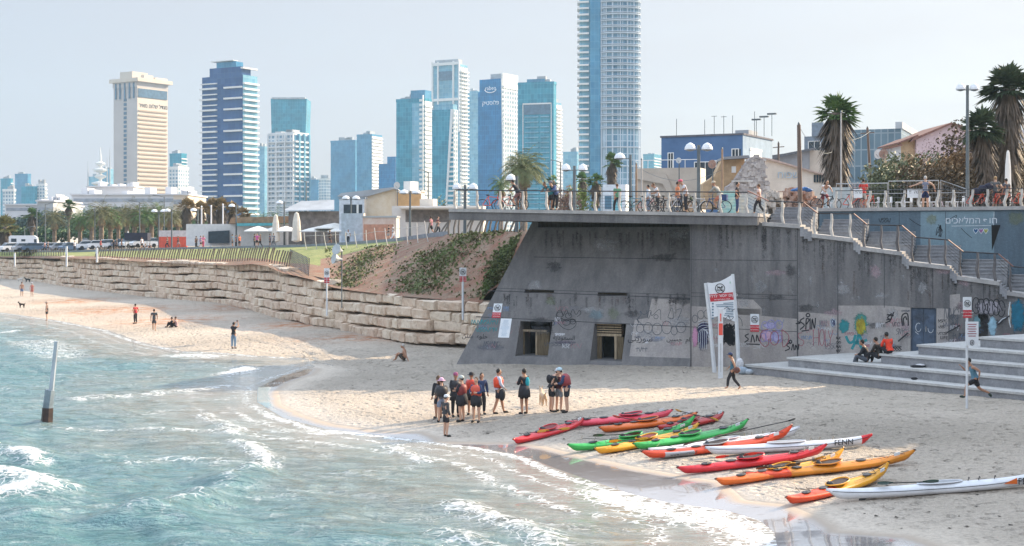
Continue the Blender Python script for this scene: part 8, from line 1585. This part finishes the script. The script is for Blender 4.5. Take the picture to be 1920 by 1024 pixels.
person('grey haired person in a grey tank top with one arm on the safety fence', bp2(1735, .9), AF * 57.3 + 10, 'spread', 1.80, (.20, .21, .27), (.02, .03, .09), 0, .5, hair='g', skin=1); person('fair haired person in a grey shirt by the crowded bicycle rack', bp2(1866, 1.6), AF * 57.3 - 10, 'akimbo', 1.75, (.12, .12, .12), (.10, .10, .11), .5, .5, hair='y', skin=1); person('dark haired person half hidden behind the closed white parasol', bp2(1887, 1.4), AF * 57.3 + 40, 'stand', 1.62, (.10, .10, .12), K, .5, 1, hair='k')
person('seated person in pale blue at the crowded bicycle row', dk(1200, 1.6), AF * 57.3 + 90, 'stand', 1.5, (.45, .52, .6), (.12, .17, .25), 1, 1, hair='k')
person('person in white leaning over the crowded bicycle row', dk(1212, 2.2), AF * 57.3 + 120, 'bent', 1.7, W_, K, .5, 1, hair='b'); person('person in orange by the tall bicycles right of the kiosk', dk(1248, 2.4), AF * 57.3 - 60, 'stand', 1.72, (.6, .2, .08), NVY, .5, 1, hair='k'); person('person in green standing between the two middle lamps', dk(1105, 5), AF * 57.3 + 40, 'walk', 1.7, (.1, .25, .14), K, .5, 1, hair='b'); person('person in black by the murals hut, behind the blue bicycle', dk(1358, 3), AF * 57.3 - 80, 'akimbo', 1.74, K, NVY, .5, 1, hair='k')
# promenade people, small in the picture
PROM = [(84, 232, 'stand', (.5, .3, .3), K, 'pinkish group of walkers left, first'), (90, 232, 'walk', K, K, 'b'), (140, 226, 'stand', W_, K, 'c'), (189, 216, 'walk', (.6, .1, .12), K, 'd'), (213, 213, 'walk', K, K, 'e'), (219, 213, 'walk', DG, K, 'f'), (228, 219, 'stand', K, K, 'g'), (266, 210, 'stand', W_, K, 'h'), (272, 210, 'sitg', (.6, .5, .48), W_, 'i'), (281, 209, 'sitg', K, K, 'j'),
        (314, 205, 'jog', K, K, 'k'), (334, 204, 'jog', (.05, .04, .05), (.3, .2, .2), 'l'), (368, 202, 'stand', K, K, 'm'), (376, 202, 'walk', (.25, .2, .4), K, 'n'), (381, 201, 'walk', (.75, .2, .3), (.4, .05, .1), 'o'), (436, 198, 'stand', (.05, .2, .3), K, 'p'), (442, 198, 'stand', NVY, K, 'q'), (449, 199, 'stand', (.75, .2, .1), K, 'r'), (477, 193, 'stand', K, K, 's'), (482, 194, 'stand', (.6, .1, .35), K, 't'), (488, 193, 'walk', (.06, .02, .03), K, 'u'), (506, 190, 'stand', NVY, K, 'v'), (513, 190, 'walk', (.12, .16, .2), (.2, .2, .2), 'w'),
        (618, 178, 'walk', K, K, 'x'), (653, 176, 'walk', W_, K, 'y'), (729, 158, 'walk', K, (.3, .3, .3), 'z'), (737, 159, 'walk', W_, W_, 'aa'), (808, 128, 'jog', (.35, .15, .18), K, 'bb'), (821, 126, 'jog', (.16, .05, .05), K, 'cc')]
PL_ = ['person in pink beside the parked cars, left of a pair', 'person in black beside the parked cars, right of a pair', 'person in white standing before the parked cars', 'person in a red top walking below the third road lamp', 'person in black walking, left of a pair before the white car', 'person in dark grey walking, right of a pair before the white car', 'person in black standing alone before the white car', 'person in white standing right of the dark tent', 'person in pink and white seated right of the dark tent', 'person in black seated left of the red barrier',
       'jogger in black before the left part of the red barrier', 'jogger in dark clothes before the right part of the red barrier', 'person in black before the white cafe wall, left of three', 'person in violet before the white cafe wall, middle of three', 'person in bright pink before the white cafe wall, right of three', 'person in blue standing right of the hedge', 'person in navy standing right of the hedge beside the blue one', 'person in orange standing right of the hedge', 'person in black under the first open parasol', 'person in magenta under the first open parasol', 'person in dark red under the first open parasol', 'person in navy left of the closed parasol', 'person in grey blue just left of the closed parasol',
       'person in a black dress walking before the white canopies', 'person in a white shirt and black shorts beside the double dome lamp', 'person in black walking a dog before the pink sheds', 'person in all white walking before the pink sheds', 'jogger in a faded red top beside the crooked posts', 'jogger in dark red right behind the crooked posts']
for i, (px, Y, po, tp_, lg, _) in enumerate(PROM):
    Yb = interp(TOPL, px, 2) + 1.2 + (i % 3) * 1.2; p = TP(px, Yb); person(PL_[i], p, (90, -90, 60, -70, 180)[i % 5], po, 1.66 + .04 * (i % 4), tp_, lg, .5, .5 if i % 2 else 1, hair='kby'[i % 3], det=False, skin=i % 3, shoes=None)

# seaweed scraps and small litter on the sand
rnd = random.Random(91); m_ = MB()
for i in range(240):
    px, py = (rnd.uniform(520, 1900), rnd.uniform(680, 1000)) if i % 3 else (rnd.uniform(1000, 1600), rnd.uniform(655, 700)); p = G(px, py)
    if SZ(p.x, p.y) < .18: continue
    s_ = rnd.uniform(.02, .07); a = rnd.random() * 3; d = Vector((math.cos(a), math.sin(a), 0)) * s_; m_.add([p + d * 1.6 + Vector((0, 0, .015)), p + Vector((-d.y, d.x, .04)), p - d + Vector((0, 0, .015)), p + Vector((d.y, -d.x, .02))], [[0, 1, 2, 3]])
o = m_.build('beach_debris', M('dry seaweed', (.05, .04, .03), .9, var=.4)); tag(o, 'scattered dark scraps of seaweed and litter on the sand', 'debris', kind='stuff')
bpy.data.scenes.remove(TMP)
